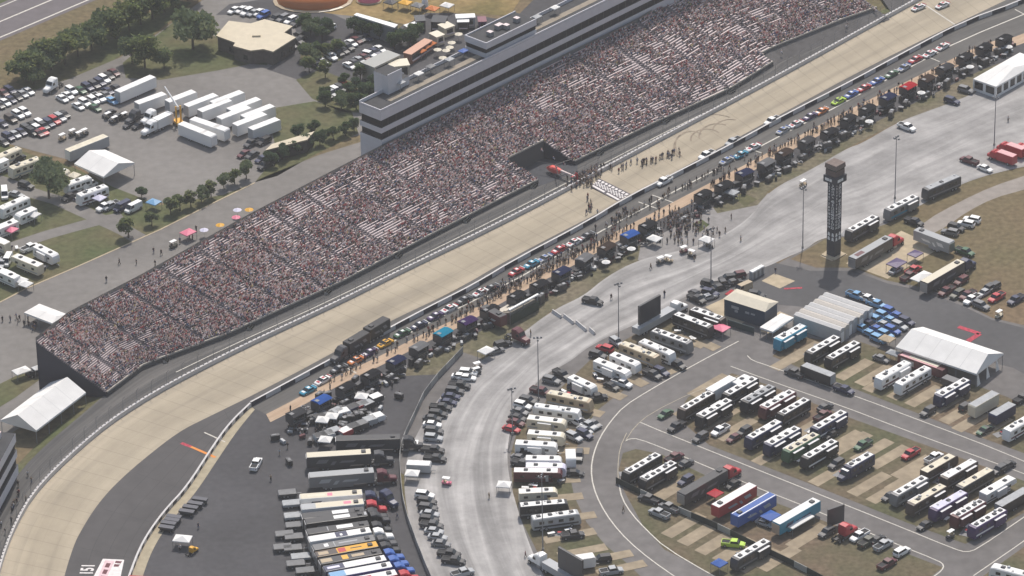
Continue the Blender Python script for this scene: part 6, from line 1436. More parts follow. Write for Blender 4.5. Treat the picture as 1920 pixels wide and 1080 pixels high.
# scoring tower
tq = P(1563, 478); ta = heading(1563, 478, 30, 12)
r = thing("scoring_tower", (tq.x, tq.y, .07), ta, "tall dark scoring tower with columns of pale numbers and a brown cabin on top", "tower")
tw = mat("tower_dark_panel", (.035, .040, .055), .5); b_ = MB(); b_.box(-1.35, 1.35, -1.35, 1.35, 0, 23.5, tw); link("shaft", b_.mesh("shaft"), r)
link("base_slab", MB().box(-2.4, 2.4, -2.4, 2.4, 0, .25, pad_l).mesh("base_slab"), r)
b_ = MB(); b_.box(-2.2, 2.2, -2.2, 2.2, 22.3, 24.3, tw); link("ring_board", b_.mesh("ring_board"), r)
b_ = MB(); b_.box(-1.8, 1.8, -1.8, 1.8, 24.3, 25.9, mat("cabin_brown", (.12, .085, .08), .6)); b_.box(-1.75, 1.75, -1.75, 1.75, 25.9, 26.5, glass); link("cabin", b_.mesh("cabin"), r)
b_ = MB(); b_.box(-2.0, 2.0, -2.0, 2.0, 26.5, 27.8, mat("cabin_roof_brown", (.17, .13, .115), .8, noise=.25, scale=1.5), None, .12, .12); link("roof", b_.mesh("roof"), r)
numw = mat("score_numbers", (.75, .75, .74), .6)
def text_mesh(s, size):
    cu = bpy.data.curves.new("t", 'FONT'); cu.body = s; cu.size = size; cu.align_x = 'CENTER'; cu.align_y = 'CENTER'; cu.offset = .03
    ob = bpy.data.objects.new("t", cu); LINK(ob); me = bpy.data.meshes.new_from_object(ob); bpy.data.objects.remove(ob); me.materials.clear(); me.materials.append(numw); return me
nums = [5, 24, 11, 19, 9, 45, 8, 12, 22, 48, 20, 6, 17, 23, 54, 1]
for face in range(4):
    a = face * math.pi / 2
    mt = Matrix.Rotation(a, 4, 'Z') @ Matrix.Translation((0, -1.36, 0)) @ Matrix.Rotation(math.pi / 2, 4, 'X')
    b_ = bmesh.new()
    def put(s, x, z, size):
        me = text_mesh(s, size); me.transform(mt @ Matrix.Translation((x, z, 0))); b_.from_mesh(me); bpy.data.meshes.remove(me)
    for i in range(14): put(str(i + 1), -.80, 21.5 - i * .98, .9); put(str(nums[i]), .45, 21.5 - i * .98, 1.1)
    for c, s in enumerate("LAP"): pass
    me = bpy.data.meshes.new("number_column"); b_.to_mesh(me); b_.free(); me.materials.append(numw); link("number_column", me, r)
    m1 = MB(); m1.box(-1.6, -.3, -2.24, -2.20, 22.9, 23.7, numw); m1.box(-.1, .7, -2.24, -2.20, 22.9, 23.7, numw); me = m1.mesh("ring_lettering"); me.transform(Matrix.Rotation(a, 4, 'Z')); link("ring_lettering", me, r)
    m1 = MB(); 
    for x in (-.65, .7): 
        for z in (4.9, 6.2): m1.add([(x - .45, -1.38, z), (x + .45, -1.38, z), (x + .22, -1.38, z + 1.0), (x - .3, -1.38, z + 1.05)], [(0, 1, 2, 3)], numw)
    me = m1.mesh("lower_emblem"); me.transform(Matrix.Rotation(a, 4, 'Z')); link("lower_emblem", me, r)
# light poles
PL_ = [(1864, 272, 180, "beside the fire trucks"), (1678, 372, 258, "behind the middle coach near the scoring tower"), (1505, 465, 354, "left of the scoring tower"), (1333, 530, 432, "on the apron by the parked cars"), (1160, 642, 537, "left of the upper screen truck"), (1010, 750, 640, "beside the curved row above the tan motorhome"), (961, 815, 735, "at the apron edge beside the red car"), (1018, 1032, 905, "ending the curved row")]
for k, (x, y, yt, wh) in enumerate(PL_):
    h = (y - yt) / (7.0 * .875); q = P(x, y); r = thing("light_pole", (q.x, q.y, .06), rng.uniform(0, 1.5), f"tall thin floodlight pole {wh}", "light pole", "tall floodlight poles"); parts(r, pole_tpl(h))
# ================================================================== upper left: parking, semis, campground, midway
UG2 = "cars in the upper left parking lot"
NS = (30, 17)
row([("sedan", 700, 442, "white"), ("sedan", 762, 408, "white"), ("suv", 802, 350, "white"), ("sedan", 905, 348, "green"), ("suv", 985, 312, "navy"), ("suv", 1060, 288, "charcoal"), ("suv", 1122, 258, "navy"), ("suv", 1172, 222, "white"), ("sedan", 1222, 185, "black"), ("sedan", 1280, 150, "maroon")], NS, "the white truck cab", "in the back parking line", UG2, 0, 110, 6, .05)
row([("sedan", 880, 528, "white"), ("suv", 952, 488, "white"), ("suv", 1048, 462, "white"), ("pickup", 1110, 428, "white"), ("sedan", 1190, 402, "gray"), ("sedan", 1215, 358, "navy"), ("sedan", 1310, 325, "charcoal"), ("sedan", 1258, 466, "skyblue"), ("sedan", 1070, 545, "green")], NS, "the left", "in the middle parking line", UG2, 0, 110, 6, .05)
row([("sedan", 35, 378, "maroon"), ("suv", 115, 350, "navy"), ("suv", 120, 668, "brown"), ("suv", 202, 622, "white"), ("suv", 275, 592, "white"), ("sedan", 20, 722, "navy"), ("sedan", 30, 930, "charcoal"), ("suv", 92, 872, "navy"), ("sedan", 165, 845, "silver"), ("sedan", 235, 818, "navy"), ("suv", 300, 780, "charcoal"), ("sedan", 370, 742, "black"), ("suv", 452, 722, "white"), ("sedan", 430, 832, "maroon"), ("sedan", 482, 812, "red"), ("sedan", 560, 690, "charcoal"), ("sedan", 640, 655, "silver"), ("sedan", 720, 620, "black")], NS, "the left edge", "in the front parking lines", UG2, 0, 110, 6, .05)
row([("cart", 700, 850, "tan"), ("cart", 815, 800, "black"), ("cart", 890, 825, "charcoal"), ("cart", 950, 795, "black"), ("cart", 1215, 610, "black"), ("cart", 1290, 655, "charcoal"), ("cart", 1400, 610, "charcoal")], (30, -12), "the left", "on the open lot below the parking lines", "carts on the upper left lot", 0, 110, 6, .05)
one("tractor", 98, 157, (-34, 22), "white", "white semi tractor standing alone beside the row of trees", base=.05)
SM = "white trailers parked in the upper left lot"
def B6(x, y): return 180 + x / 5.4, 130 + y / 5.4
tr = [(400, 165, (55, -24), "long white trailer beside the middle parking line", 14), (555, 310, (50, -18), "white trailer left of the boom lift, nose up the slope", 10), (860, 290, (52, -20), "first white trailer of the row of six, at its left end", 10), (1065, 330, (52, -20), "second white trailer of the row of six", 11), (1205, 382, (52, -20), "third white trailer of the row of six", 11), (1400, 455, (52, -20), "fourth white trailer of the row of six", 11), (1560, 522, (52, -20), "fifth white trailer of the row of six, green stripe", 11), (1705, 570, (52, -20), "sixth white trailer of the row of six, at its right end", 10),
      (1110, 560, (50, 17), "white trailer lying crosswise behind the one beside the boom lift", 10), (985, 612, (50, 20), "white trailer lying crosswise, nearest to the boom lift", 10), (1268, 612, (50, 17), "short white box behind the farther crosswise trailer", 4.5), (1138, 672, (50, 20), "short white box behind the nearer crosswise trailer", 4.5),
      (1330, 300, (52, -20), "white trailer behind the row of six, second rank left", 11), (1500, 370, (52, -20), "white trailer behind the row of six, second rank right", 11), (1640, 440, (52, -20), "white trailer behind the row of six, second rank end", 11)]
for x, y, d, lab, L in tr:
    px_, py_ = B6(x, y); one("bt", px_, py_, d, "white", lab, base=.05, group=SM, L=L, H=3.9)
one("bt", 163, 270, (55, -22), "silver", "long pale flatbed trailer beside the white marquee and the parked semi trailers", base=.05, L=14, H=3.6, roof="cream")
for k, (x, y, c) in enumerate(((555, 470, "white"), (395, 470, "charcoal"))):
    px_, py_ = B6(x, y); one("tractor", px_, py_, (-44, 22), c, ["white semi tractor left of the white box truck", "dark grey semi tractor among the parked carts left of the box truck"][k], base=.05)
px_, py_ = B6(640, 510); q = P(px_, py_, 3.0); r = thing("box_truck", (q.x, q.y, .05), heading(px_, py_, -46, 22), "white box truck in front of the yellow boom lift", "truck"); t_ = [small("cargo_box", -4.5, 1.6, -1.25, 1.25, .9, 3.7, paint("white"))]; parts(r, t_ + tractor_rows("white", 1.9))
px_, py_ = B6(835, 560); q = P(px_, py_); r = thing("boom_lift", (q.x, q.y, .05), heading(px_, py_, -30, -30), "yellow boom lift with a raised white boom among the parked trailers", "boom lift")
link("chassis", MB().box(-1.5, 1.5, -1.1, 1.1, .4, 1.3, paint("yellow")).mesh("chassis"), r); b_ = MB(); b_.box(-.6, -.2, -.9, -.5, 1.3, 6.0, paint("yellow")); b_.box(-.6, -.2, .5, .9, 1.3, 6.0, paint("yellow")); link("mast", b_.mesh("mast"), r)
b_ = MB(); b_.tube((-.4, 0, 5.6), (6.5, 1.0, 9.5), .32, .2, paint("white"), 8); link("boom", b_.mesh("boom"), r); parts(r, wheels((-1.0, 1.0), 1.1, .45, .3))
row([("pickup", 215, 480, "charcoal"), ("sedan", 130, 440, "black"), ("sedan", 340, 550, "charcoal"), ("sedan", 430, 560, "black"), ("pickup", 1580, 735, "charcoal"), ("suv", 1700, 720, "black"), ("sedan", 1680, 900, "navy"), ("sedan", 1740, 850, "black"), ("sedan", 1580, 860, "charcoal"), ("sedan", 1500, 850, "maroon"), ("pickup", 1720, 960, "black"), ("sedan", 1790, 920, "charcoal")], (-34, 17), "the left", "between the parked semi trailers", "cars among the semi trailers", 180, 130, 5.4, .05)
# cream roofed office building and a long shed
def flat_building(name, poly, z, label, wall_m, roof_m, cat="building", eave=.25):
    q = [P(*a, z) for a in poly]; c = q[0]
    r = thing(name, (c.x, c.y, .03), 0, label, cat); p = [Vector((v.x - c.x, v.y - c.y, 0)) for v in q]; n = len(p)
    ctr = sum(p, Vector()) / n; pin = [ctr + (v - ctr) * .965 for v in p]
    b = MB(); b.add([(v.x, v.y, 0) for v in pin] + [(v.x, v.y, z - .4) for v in pin], [(i, (i + 1) % n, n + (i + 1) % n, n + i) for i in range(n)] + [((i + 1) % n, i, n + i, n + (i + 1) % n) for i in range(n)], wall_m); link("wall", b.mesh("wall"), r)
    tri = tessellate_polygon([p]); b = MB(); top = []; 
    for t in tri:
        a_, b_, c_ = (p[i] for i in t); top.append(t if (b_ - a_).cross(c_ - a_).z > 0 else (t[0], t[2], t[1]))
    b.add([(v.x, v.y, z) for v in p], top, roof_m); b.add([(v.x, v.y, z - .42) for v in p], [tuple(reversed(t)) for t in top], roof_m)
    b.add([(v.x, v.y, z - .42) for v in p] + [(v.x, v.y, z) for v in p], [(i, (i + 1) % n, n + (i + 1) % n, n + i) for i in range(n)] + [((i + 1) % n, i, n + i, n + (i + 1) % n) for i in range(n)], roof_m); link("roof", b.mesh("roof"), r)
    for i in range(n):
        a_, b_ = pin[i], pin[(i + 1) % n]; L = (b_ - a_).length
        if L > 6:
            d = (b_ - a_).normalized(); o_ = Vector((d.y, -d.x, 0)); o_ = o_ if (a_ + o_ - ctr).length > (a_ - ctr).length else -o_
            for j in range(int(L / 4)):
                c0 = a_ + d * (2 + j * 4) + o_ * .04; vs = [c0 - d * .8, c0 + d * .8]
                m1 = MB(); m1.box(-.8, .8, -.04, .04, 1.0, 2.4, glass); me_ = m1.mesh("window"); w__ = link("window", me_, r, tuple(c0), math.atan2(d.y, d.x))
    return r, ctr
ofr = mat("office_cream_roof", (.56, .49, .37), .8, noise=.06, scale=.5); ofw = mat("office_brick", (.21, .18, .16), .9, noise=.1, scale=1)
r, c = flat_building("office_building", [(429, 39), (470, 44), (496, 36), (549, 49), (533, 61), (555, 70), (512, 97), (494, 92), (470, 95), (437, 86), (441, 80), (405, 67)], 4.6, "low office building with a broad flat cream roof in the upper lot", ofw, ofr)
link("roof_unit", MB().box(-1.5, 1.0, -.6, .6, 4.62, 5.1, ofr).mesh("roof_unit"), r, tuple(c))
flat_building("long_shed", [(497, 282), (510, 270), (590, 246), (576, 262)], 4.0, "long low shed with cream roof beside the hedge behind the grandstand", mat("shed_dark_wall", (.09, .085, .08), .9), ofr)
r, c = flat_building("display_wall", [(663, 28), (669, 24), (746, 46), (740, 52)], 5.5, "long building with white roof edge and grey stepped end beyond the small lot", mat("display_grey", (.30, .31, .34), .8), paint("white"))
row([("sedan", 185, 285, "white"), ("suv", 350, 315, "white"), ("sedan", 20, 432, "charcoal")], (-30, 20), "the left", "in the upper line of the small dark lot", "cars in the small dark lot", 560, 0, 6, .05)
row([("pickup", 200, 722, "black"), ("sedan", 262, 682, "white"), ("suv", 362, 630, "white"), ("suv", 345, 590, "white"), ("suv", 440, 585, "charcoal"), ("sedan", 500, 560, "charcoal"), ("suv", 555, 522, "black"), ("sedan", 592, 478, "white"), ("sedan", 650, 445, "maroon"), ("sedan", 695, 425, "charcoal"), ("sedan", 760, 415, "navy")], (30, 15), "the lower left", "in the small dark lot's main line", "cars in the small dark lot", 560, 0, 6, .05)
row([("sedan", 655 + i * 9.5, 122 - i * 5.2, ["white", "charcoal", "silver", "maroon", "black", "navy", "white"][i]) for i in range(7)] + [("suv", 612 + i * 9, 178 - i * 4.6, ["black", "silver", "white", "charcoal", "red"][i]) for i in range(5)], (28, 14), "the lower left", "in the small dark lot's near line", "cars in the small dark lot", 0, 0, 1, .05)
one("suv", 560 + 795 / 6, 606 / 6, (40, 10), "white", "white SUV driving past the lift tower in the small dark lot", base=.05)
row([("sedan", 439, 18, "white"), ("sedan", 453, 17, "white"), ("suv", 463, 21, "white"), ("sedan", 475, 23, "silver"), ("sedan", 485, 22, "white"), ("suv", 494, 27, "blue"), ("suv", 516, 33, "black"), ("suv", 530, 33, "gray"), ("suv", 545, 37, "white"), ("suv", 557, 41, "charcoal")], (-28, 14), "the left", "behind the cream roofed office", "cars behind the office building", 0, 0, 1, .05)
row([("sedan", 563, 65, "charcoal"), ("sedan", 557, 75, "black"), ("sedan", 545, 84, "charcoal")], (28, 12), "the top", "at the right side of the office", "cars beside the office building", 0, 0, 1, .05)
# campground
CP = "campers on the lawn left of the grandstand"
def B7(l): return [(k, x / 7.2, 260 + y / 7.2, c, *o) for k, x, y, c, *o in l]
row(B7([("mh", 75, 195, "cream", dict(d=(-46, 20), roof="cream", slides=0, acs=1, L=10)), ("mh", 330, 325, "cream", dict(d=(-46, 17), roof="cream", slides=0, acs=2, L=10)), ("mh", 1045, 560, "white", dict(d=(-42, 14), slides=0, acs=1, L=8)), ("mh", 1240, 695, "white", dict(d=(-46, 16), slides=0, acs=2, L=9.5, accent="maroon")), ("mh", 180, 860, "white", dict(d=(-46, 20), slides=0, acs=1, L=10))]), (-46, 18), "the top", "on the upper camping lawn", CP, base=.05)
row(B7([("tt", 345, 985, "white", dict(L=6.5, slide=True)), ("tt", 830, 420, "cream", dict(L=5, d=(40, 16), slide=False)), ("tt", -60, 330, "white", dict(L=8))]), (-40, 18), "the top", "on the upper camping lawn", CP, base=.05)
row(B7([("canopy", 1000, 480, "cream"), ("canopy", 1340, 785, "lavender"), ("canopy", 455, 1010, "white")]), (40, 14), "the top", "on the upper camping lawn", CP, base=.05)
row(B7([("sedan", 620, 375, "white"), ("van", 1200, 615, "white", dict(d=(40, -20))), ("pickup", 950, 770, "charcoal"), ("pickup", 1420, 905, "white"), ("suv", 350, 620, "black", dict(d=(40, 12))), ("van", 60, 725, "white", dict(d=(2, 30))), ("sedan", 215, 745, "silver", dict(d=(40, 10))), ("suv", 240, 250, "black", dict(d=(40, -16)))]), (-40, 18), "the top", "on the upper camping lawn", CP, base=.05)
row([("van", 1000, 470, "white"), ("van", 915, 462, "navy"), ("pickup", 830, 455, "silver")], (-36, 18), "the right", "beside the blue tent at the lawn end", CP, 0, 270, 4, .05)
one("canopy", 288, 377, (30, 10), "skyblue", "blue tent at the right end of the camping lawn", base=.05, L=3.4)
def B8(l): return [(k, x / 7.2, 400 + y / 7.2, c, *o) for k, x, y, c, *o in l]
row(B8([("tt", 40, 165, "white", dict(L=9, d=(-44, 18))), ("tt", 620, 500, "white", dict(L=8.5, d=(44, 22))), ("tt", 360, 630, "cream", dict(L=10.5, fifth=True, d=(-44, -18), slide=False)), ("tt", 60, 790, "white", dict(L=10, fifth=True, d=(-40, -18))), ("tt", -40, 350, "cream", dict(L=8))]), (-44, -18), "the top", "on the lower camping lawn", CP, base=.05)
row(B8([("pickup", 400, 450, "white", dict(d=(40, -16))), ("van", 100, 620, "white", dict(d=(-14, 26))), ("pickup", 30, 660, "silver", dict(d=(-14, 26)))]), (40, -16), "the right", "on the lower camping lawn", CP, base=.05)
row(B8([("canopy", 150, 205, "pink"), ("canopy", 280, 890, "white"), ("canopy", 345, 940, "white")]), (40, 14), "the top", "on the lower camping lawn", CP, base=.05)
row([("tt", 18, 288, "cream", dict(L=8.5)), ("tt", -12, 312, "cream", dict(L=8.5)), ("tt", 12, 428, "white", dict(L=9)), ("tt", 42, 490, "white", dict(L=9)), ("tt", 6, 515, "white", dict(L=8))], (-44, 17), "the top", "hugging the left edge of the photo", CP, 0, 0, 1, .05) if False else None
# vendors behind the grandstand's left half
for k, (x, y, c, bx, by) in enumerate(((1410, 655, "pink", 0, 270), (1530, 640, "lavender", 0, 270), (1650, 603, "yellow", 0, 270), (1770, 545, "pink", 0, 270), (1868, 488, "yellow", 0, 270), (1780, 490, "lavender", 0, 270))):
    o = dict(L=3.6) if k == 0 else {}
    one("canopy" if k == 0 else "umb", bx + x / 4, by + y / 4, (30, -14), c, ["bright pink canopy on the road behind the left half of the grandstand", "lavender umbrella next to the pink canopy behind the stand", "yellow umbrella behind the stand, nearest to the pink canopy", "pink umbrella behind the stand between two yellow ones", "yellow umbrella behind the stand, farthest from the pink canopy", "lavender umbrella behind the stand near the far yellow one"][k], group="vendor shades behind the grandstand", **o)
one("cart", 325, 452, (40, -18), "olive", "green and cream cart left of the pink canopy behind the stand")
for k, (x, y) in enumerate(((40, 693), (69, 688))):
    one("canopy", x, y, (40, -14), "white", ["white canopy on the lawn edge above the gabled marquee, larger of two", "smaller white canopy beside a dark cart above the gabled marquee"][k], L=4.2 - 2 * k, Wd=3 - k)
one("suv", 65, 697, (30, -12), "black", "black vehicle beside the two white canopies above the gabled marquee")
# midway
def stall(x0, y0, x1, y1, z, wd, body, roof, label, name="food_stall", cat="food stall", legs=False):
    a, b = P(x0, y0, z), P(x1, y1, z); d = b - a; c = (a + b) / 2; L = d.length
    r = thing(name, (c.x, c.y, .05), math.atan2(d.y, d.x), label, cat)
    link("body", MB().box(-L / 2, L / 2, -wd / 2, wd / 2, .0, z - .12, body).mesh("body"), r); link("roof", MB().box(-L / 2 - .15, L / 2 + .15, -wd / 2 - .15, wd / 2 + .15, z - .12, z + .05, roof).mesh("roof"), r)
    link("counter", MB().box(-L / 2 + .4, L / 2 - .4, -wd / 2 - .5, -wd / 2, .9, 1.05, alu).mesh("counter"), r); link("serving_hatch", MB().box(-L / 2 + .6, L / 2 - .6, -wd / 2 - .03, -wd / 2 + .02, 1.1, z - .6, glass).mesh("serving_hatch"), r)
    return r
orp = mat("stall_salmon", (.55, .33, .24), .7); orb = mat("stall_brown", (.24, .12, .09), .7)
stall(720 + 300 / 6.857, 690 / 6.857, 720 + 570 / 6.857, 510 / 6.857, 3.2, 2.6, orb, orp, "long salmon roofed food stall on the midway")
for k, (x, y) in enumerate(((480, 640), (540, 590), (610, 548))):
    one("canopy", 720 + x / 6.857, y / 6.857, (30, -16), "orange", f"salmon canopy in front of the long food stall, {ORD[k]} from the lift tower", base=.05, L=2.6, Wd=2.2, group="salmon canopies of the long food stall") 
stall(720 + 740 / 6.857, 345 / 6.857, 720 + 860 / 6.857, 305 / 6.857, 3.0, 3.6, paint("cream"), paint("cream"), "cream roofed stall right of the dark tents on the midway")
stall(720 + 630 / 6.857, 455 / 6.857, 720 + 730 / 6.857, 420 / 6.857, 3.0, 3.6, paint("cream"), paint("cream"), "cream roofed stall at the upper end of the long salmon stall")
stall(720 + 290 / 6.857, 345 / 6.857, 720 + 440 / 6.857, 300 / 6.857, 3.0, 2.8, paint("cream"), paint("white"), "small white roofed stall left of the dark tents on the midway")
stall(720 + 925 / 6.857, 212 / 6.857, 720 + 1165 / 6.857, 200 / 6.857, 3.4, 2.6, paint("silver"), paint("white"), "long white trailer on the festival field edge beside the pink booths")
stall(720 + 945 / 6.857, 265 / 6.857, 720 + 1090 / 6.857, 262 / 6.857, 3.0, 2.2, paint("charcoal"), paint("white"), "short white awning below the long white trailer on the field edge")
stall(720 + 1210 / 6.857, 250 / 6.857, 720 + 1310 / 6.857, 245 / 6.857, 2.6, 3.5, paint("purple"), mat("booth_mauve", (.25, .13, .15), .8), "mauve booth right of the long white trailer")
stall(720 + 1290 / 6.857, 370 / 6.857, 720 + 1350 / 6.857, 365 / 6.857, 2.6, 2.4, orb, paint("cream"), "small salmon topped kiosk near the penthouse roof")
stall(720 + 620 / 6.857, 240 / 6.857, 720 + 800 / 6.857, 250 / 6.857, 3.2, 4.5, paint("black"), paint("black"), "black tent roof in the middle of the midway")
stall(720 + 400 / 6.857, 240 / 6.857, 720 + 520 / 6.857, 230 / 6.857, 3.4, 4.0, paint("charcoal"), paint("charcoal"), "dark grey tent roof left of the black tent on the midway")
stall(690, 122, 738, 99, 5.0, 5.0, mat("shed_cream", (.45, .43, .36), .8), mat("shed_grey_roof", (.36, .36, .34), .7), "grey roofed shed just behind the lift tower")
stall(728, 120, 765, 116, 4.2, 4.5, mat("shed_cream", (.45, .43, .36), .8), paint("cream"), "pale yellow flat roofed stall right of the grey shed")
one("canopy", 738, 136, (30, -12), "white", "white dome tent behind the lift tower", base=.05, L=4.5, Wd=4, rise=1.4)
for k, (x, y) in enumerate(((800, 640), (845, 600), (755, 735), (690, 630), (870, 540), (960, 430))):
    one("umb", 720 + x / 6.857, y / 6.857, (10, 0), "cream", f"pale umbrella on the dark midway, {ORD[k]} of the scattered ones", base=.05, group="pale umbrellas on the midway")
# tents on the roof terrace of the suites
for k in range(11):
    u = 15 + k * 6.2 + rng.uniform(-1, 1); c = "blue" if k == 4 else ["silver", "white", "gray"][k % 3]
    q = roof_pt(u, 5.9 + rng.uniform(-.5, .4), 25.98); r = thing("canopy_tent", q, ROOF_RZ, "only blue canopy on the roof terrace of the suite building" if k == 4 else f"{c if c != 'gray' else 'grey'} canopy on the suite roof terrace, {ORD[k]} from the lift tower", "canopy tent", "canopies on the suite roof terrace"); parts(r, canopy_tpl(c, 2.4, 2.0, 2.1, .4))
# festival field
def infl(x, y, label, col, rx, ry, h, name="inflatable", cat="inflatable"):
    q = P(x, y); r = thing(name, (q.x, q.y, .03), 0, label, cat)
    b = MB(); rings = []
    for i in range(7):
        t = i / 6; k = math.cos(t * 1.35) ** .6; rings.append([(rx * k * math.cos(a), ry * k * math.sin(a), h * math.sin(t * 1.5)) for a in [2 * math.pi * j / 18 for j in range(18)]])
    b.loft(rings, paint(col)); link("body", b.mesh("body", True), r); link("rim", MB().loft([[(rx * s * math.cos(a), ry * s * math.sin(a), z) for a in [2 * math.pi * j / 18 for j in range(18)]] for s, z in ((1.05, 0), (1.1, .25), (1.02, .5))], paint("tan")).mesh("rim"), r)
infl(587, 2, "huge orange inflatable dome at the top edge of the photo", "orange", 11, 8, 4.5)
infl(692, 3, "pink inflatable at the top of the festival field", "pink", 3.5, 2.6, 2.4)
for k, (x, y, c, lab) in enumerate(((760, 3, "yellow", "yellow canopy on the festival field, leftmost of the small tents"), (783, 8, "gray", "grey canopy on the festival field between the yellow and orange ones"), (811, 14, "orange", "orange canopy on the festival field"), (838, 8, "white", "white canopy on the festival field right of the orange one"), (732, 2, "charcoal", "dark grey canopy on the festival field beside the pink inflatable"))):
    one("canopy", x, y, (30, 8), c, lab, base=.05, L=3.4)
infl(797, 17, "white cone shaped inflatable on the festival field", "white", 1.1, 1.1, 3.8)
# trees
def tree(x, y, kind, sc_, label, group, seed=None, base=.03):
    q = P(x, y); r = thing("tree" if kind != "small" else "shrub", (q.x, q.y, base), rng.uniform(0, 6.28), label, "tree" if kind != "small" else "shrub", group); s = sc_ * rng.uniform(.93, 1.07); r.scale = (s, s, s * rng.uniform(.92, 1.05)); parts(r, tree_tpl(kind, seed if seed is not None else int(rng.integers(1, 4))))
HR_ = [(48, 150), (72, 142), (96, 130), (122, 121), (146, 106), (172, 94), (196, 80), (218, 72), (242, 57), (264, 46), (286, 36), (308, 22), (330, 12), (352, 0), (64, 160)]
for k, (x, y) in enumerate(HR_): tree(x, y, "broad", 1.05 if k < 14 else .6, f"green tree of the hedgerow below the highway bank, {ORD[k]} from the lower left" if k < 14 else "small tree at the lower left tip of the hedgerow", "trees of the hedgerow below the highway")
for x, y, kd, s, lab in ((362, 92, "broad", 1.35, "big round tree left of the cream roofed office"), (272, 128, "broad", 1.05, "broad light tree on the lawn above the semi trailers"), (248, 120, "broad", .85, "smaller tree touching the broad light tree above the semi trailers"), (308, 128, "broad", .7, "low tree right of the broad light tree above the semi trailers"), (92, 372, "broad", 1.25, "big tree with visible trunk on the camping lawn"), (266, 372, "dark", .55, "dark tree beside the blue tent on the camping lawn"),
                         (285, 424, "small", 1.0, "small round shrub on the lawn near the stand road"), (241, 446, "small", 1.5, "larger round shrub beside the stand road")):
    tree(x, y, kd, s, lab, None)
for k, (x, y) in enumerate(((320, 402), (338, 395), (358, 388), (378, 380), (396, 370), (420, 355), (440, 345), (462, 336))): tree(x, y, "small", 1.25, f"bush in the line along the stand road below the trailers, {ORD[k]} from the left", "bushes along the stand road")
for k, (x, y) in enumerate(((508, 312), (530, 300), (552, 290), (575, 278), (600, 272), (625, 262), (648, 254), (664, 246), (560, 262), (590, 252))): tree(x, y, "dark", .62, f"dark tree behind the left end of the suites, {ORD[k]} in its row", "dark trees behind the suites")
for k, (x, y) in enumerate(((572, 58), (592, 62), (612, 66), (664, 62), (680, 66), (696, 68), (712, 74), (752, 84), (768, 88), (780, 78), (740, 92), (735, 72))): tree(x, y, "dark", .72, f"dark evergreen between the small lot and the midway, {ORD[k]} from the left", "dark evergreens around the small lot")
for k, (x, y) in enumerate(((590, 118), (615, 108), (635, 100), (580, 135), (610, 145), (645, 160), (668, 168), (690, 178), (640, 190), (610, 185), (660, 195), (686, 200))): tree(x, y, "dark" if k > 4 else "small", .5 if k > 4 else 1.2, f"low green bush on the small lot's islands, {ORD[k]} in the group", "bushes on the small lot islands")
for k, (x, y) in enumerate(((700, 165), (680, 186), (655, 178))): tree(x, y, "dark", .6, f"dark tree left of the lift tower, {ORD[k]} from it", "dark trees beside the lift tower")
# ================================================================== people
PN = 0
def people(n, fn, label, group, base=.08, cols=None):
    """n persons scattered by fn() -> pixel; people nobody could tell apart share one label"""
    global PN
    for i in range(n):
        x, y = fn(); sh_ = (cols or ["white", "black", "red", "blue", "grey", "khaki", "black", "black"])[int(rng.integers(0, len(cols or [0] * 8)))]
        q = bank(x, y, 0) if base == 'bank' else P(x, y); pose = ["stand", "walk", "turn"][int(rng.integers(0, 3))]; tro = ["black", "khaki", "blue", "black"][int(rng.integers(0, 4))]
        o = link("person", person_mesh(pose, sh_, tro), None, (q.x, q.y, q.z if base == 'bank' else base), rng.uniform(0, 6.28)); s = rng.uniform(.95, 1.08); o.scale = (s, s, s)
        tag(o, label.replace("{}", sh_), "person", group.replace("{}", sh_)); PN += 1
def line(x0, y0, x1, y1, w_):
    def f():
        t = rng.random(); return x0 + (x1 - x0) * t + rng.normal(0, w_), y0 + (y1 - y0) * t + rng.normal(0, w_ * .5)
    return f
def blob(x, y, sx, sy, sl=0.0):
    def f():
        a = rng.normal(0, sx); return x + a, y + rng.normal(0, sy) + a * sl
    return f
people(26, blob(1112, 328, 14, 5, -.55), "person in a {} shirt in the crowd at the outer end of the finish line", "{} shirts in the crowd at the finish line", "bank")
people(34, line(1150, 322, 1270, 290, 5), "person in a {} shirt standing on the banking above the finish line", "{} shirts on the banking above the finish line", "bank")
people(12, line(1060, 358, 1118, 345, 5), "person in a {} shirt on the banking below the finish line", "{} shirts on the banking below the finish line", "bank")
people(10, line(1104, 370, 1112, 408, 4), "person in a {} shirt walking down across the banking to the pit wall", "{} shirts crossing the banking", "bank")
people(50, blob(1262, 418, 26, 16, .1), "person in a {} shirt in the crowd between pit road and the apron", "{} shirts in the crowd below pit road", .09)
people(18, blob(1155, 412, 20, 6, -.5), "person in a {} shirt in the group on pit road beside the pit wall", "{} shirts on pit road by the pit wall", .09)
people(42, line(900, 562, 1160, 430, 6), "person in a {} shirt in the crew along lower pit road", "{} shirts along lower pit road", .09, ["white", "black", "red", "blue", "black"])
people(30, line(1410, 305, 1660, 178, 5), "person in a {} shirt in the crew along upper pit road", "{} shirts along upper pit road", .09)
people(16, line(660, 690, 890, 578, 6), "person in a {} shirt beside the race cars at the left end of pit road", "{} shirts at the left end of pit road", .09)
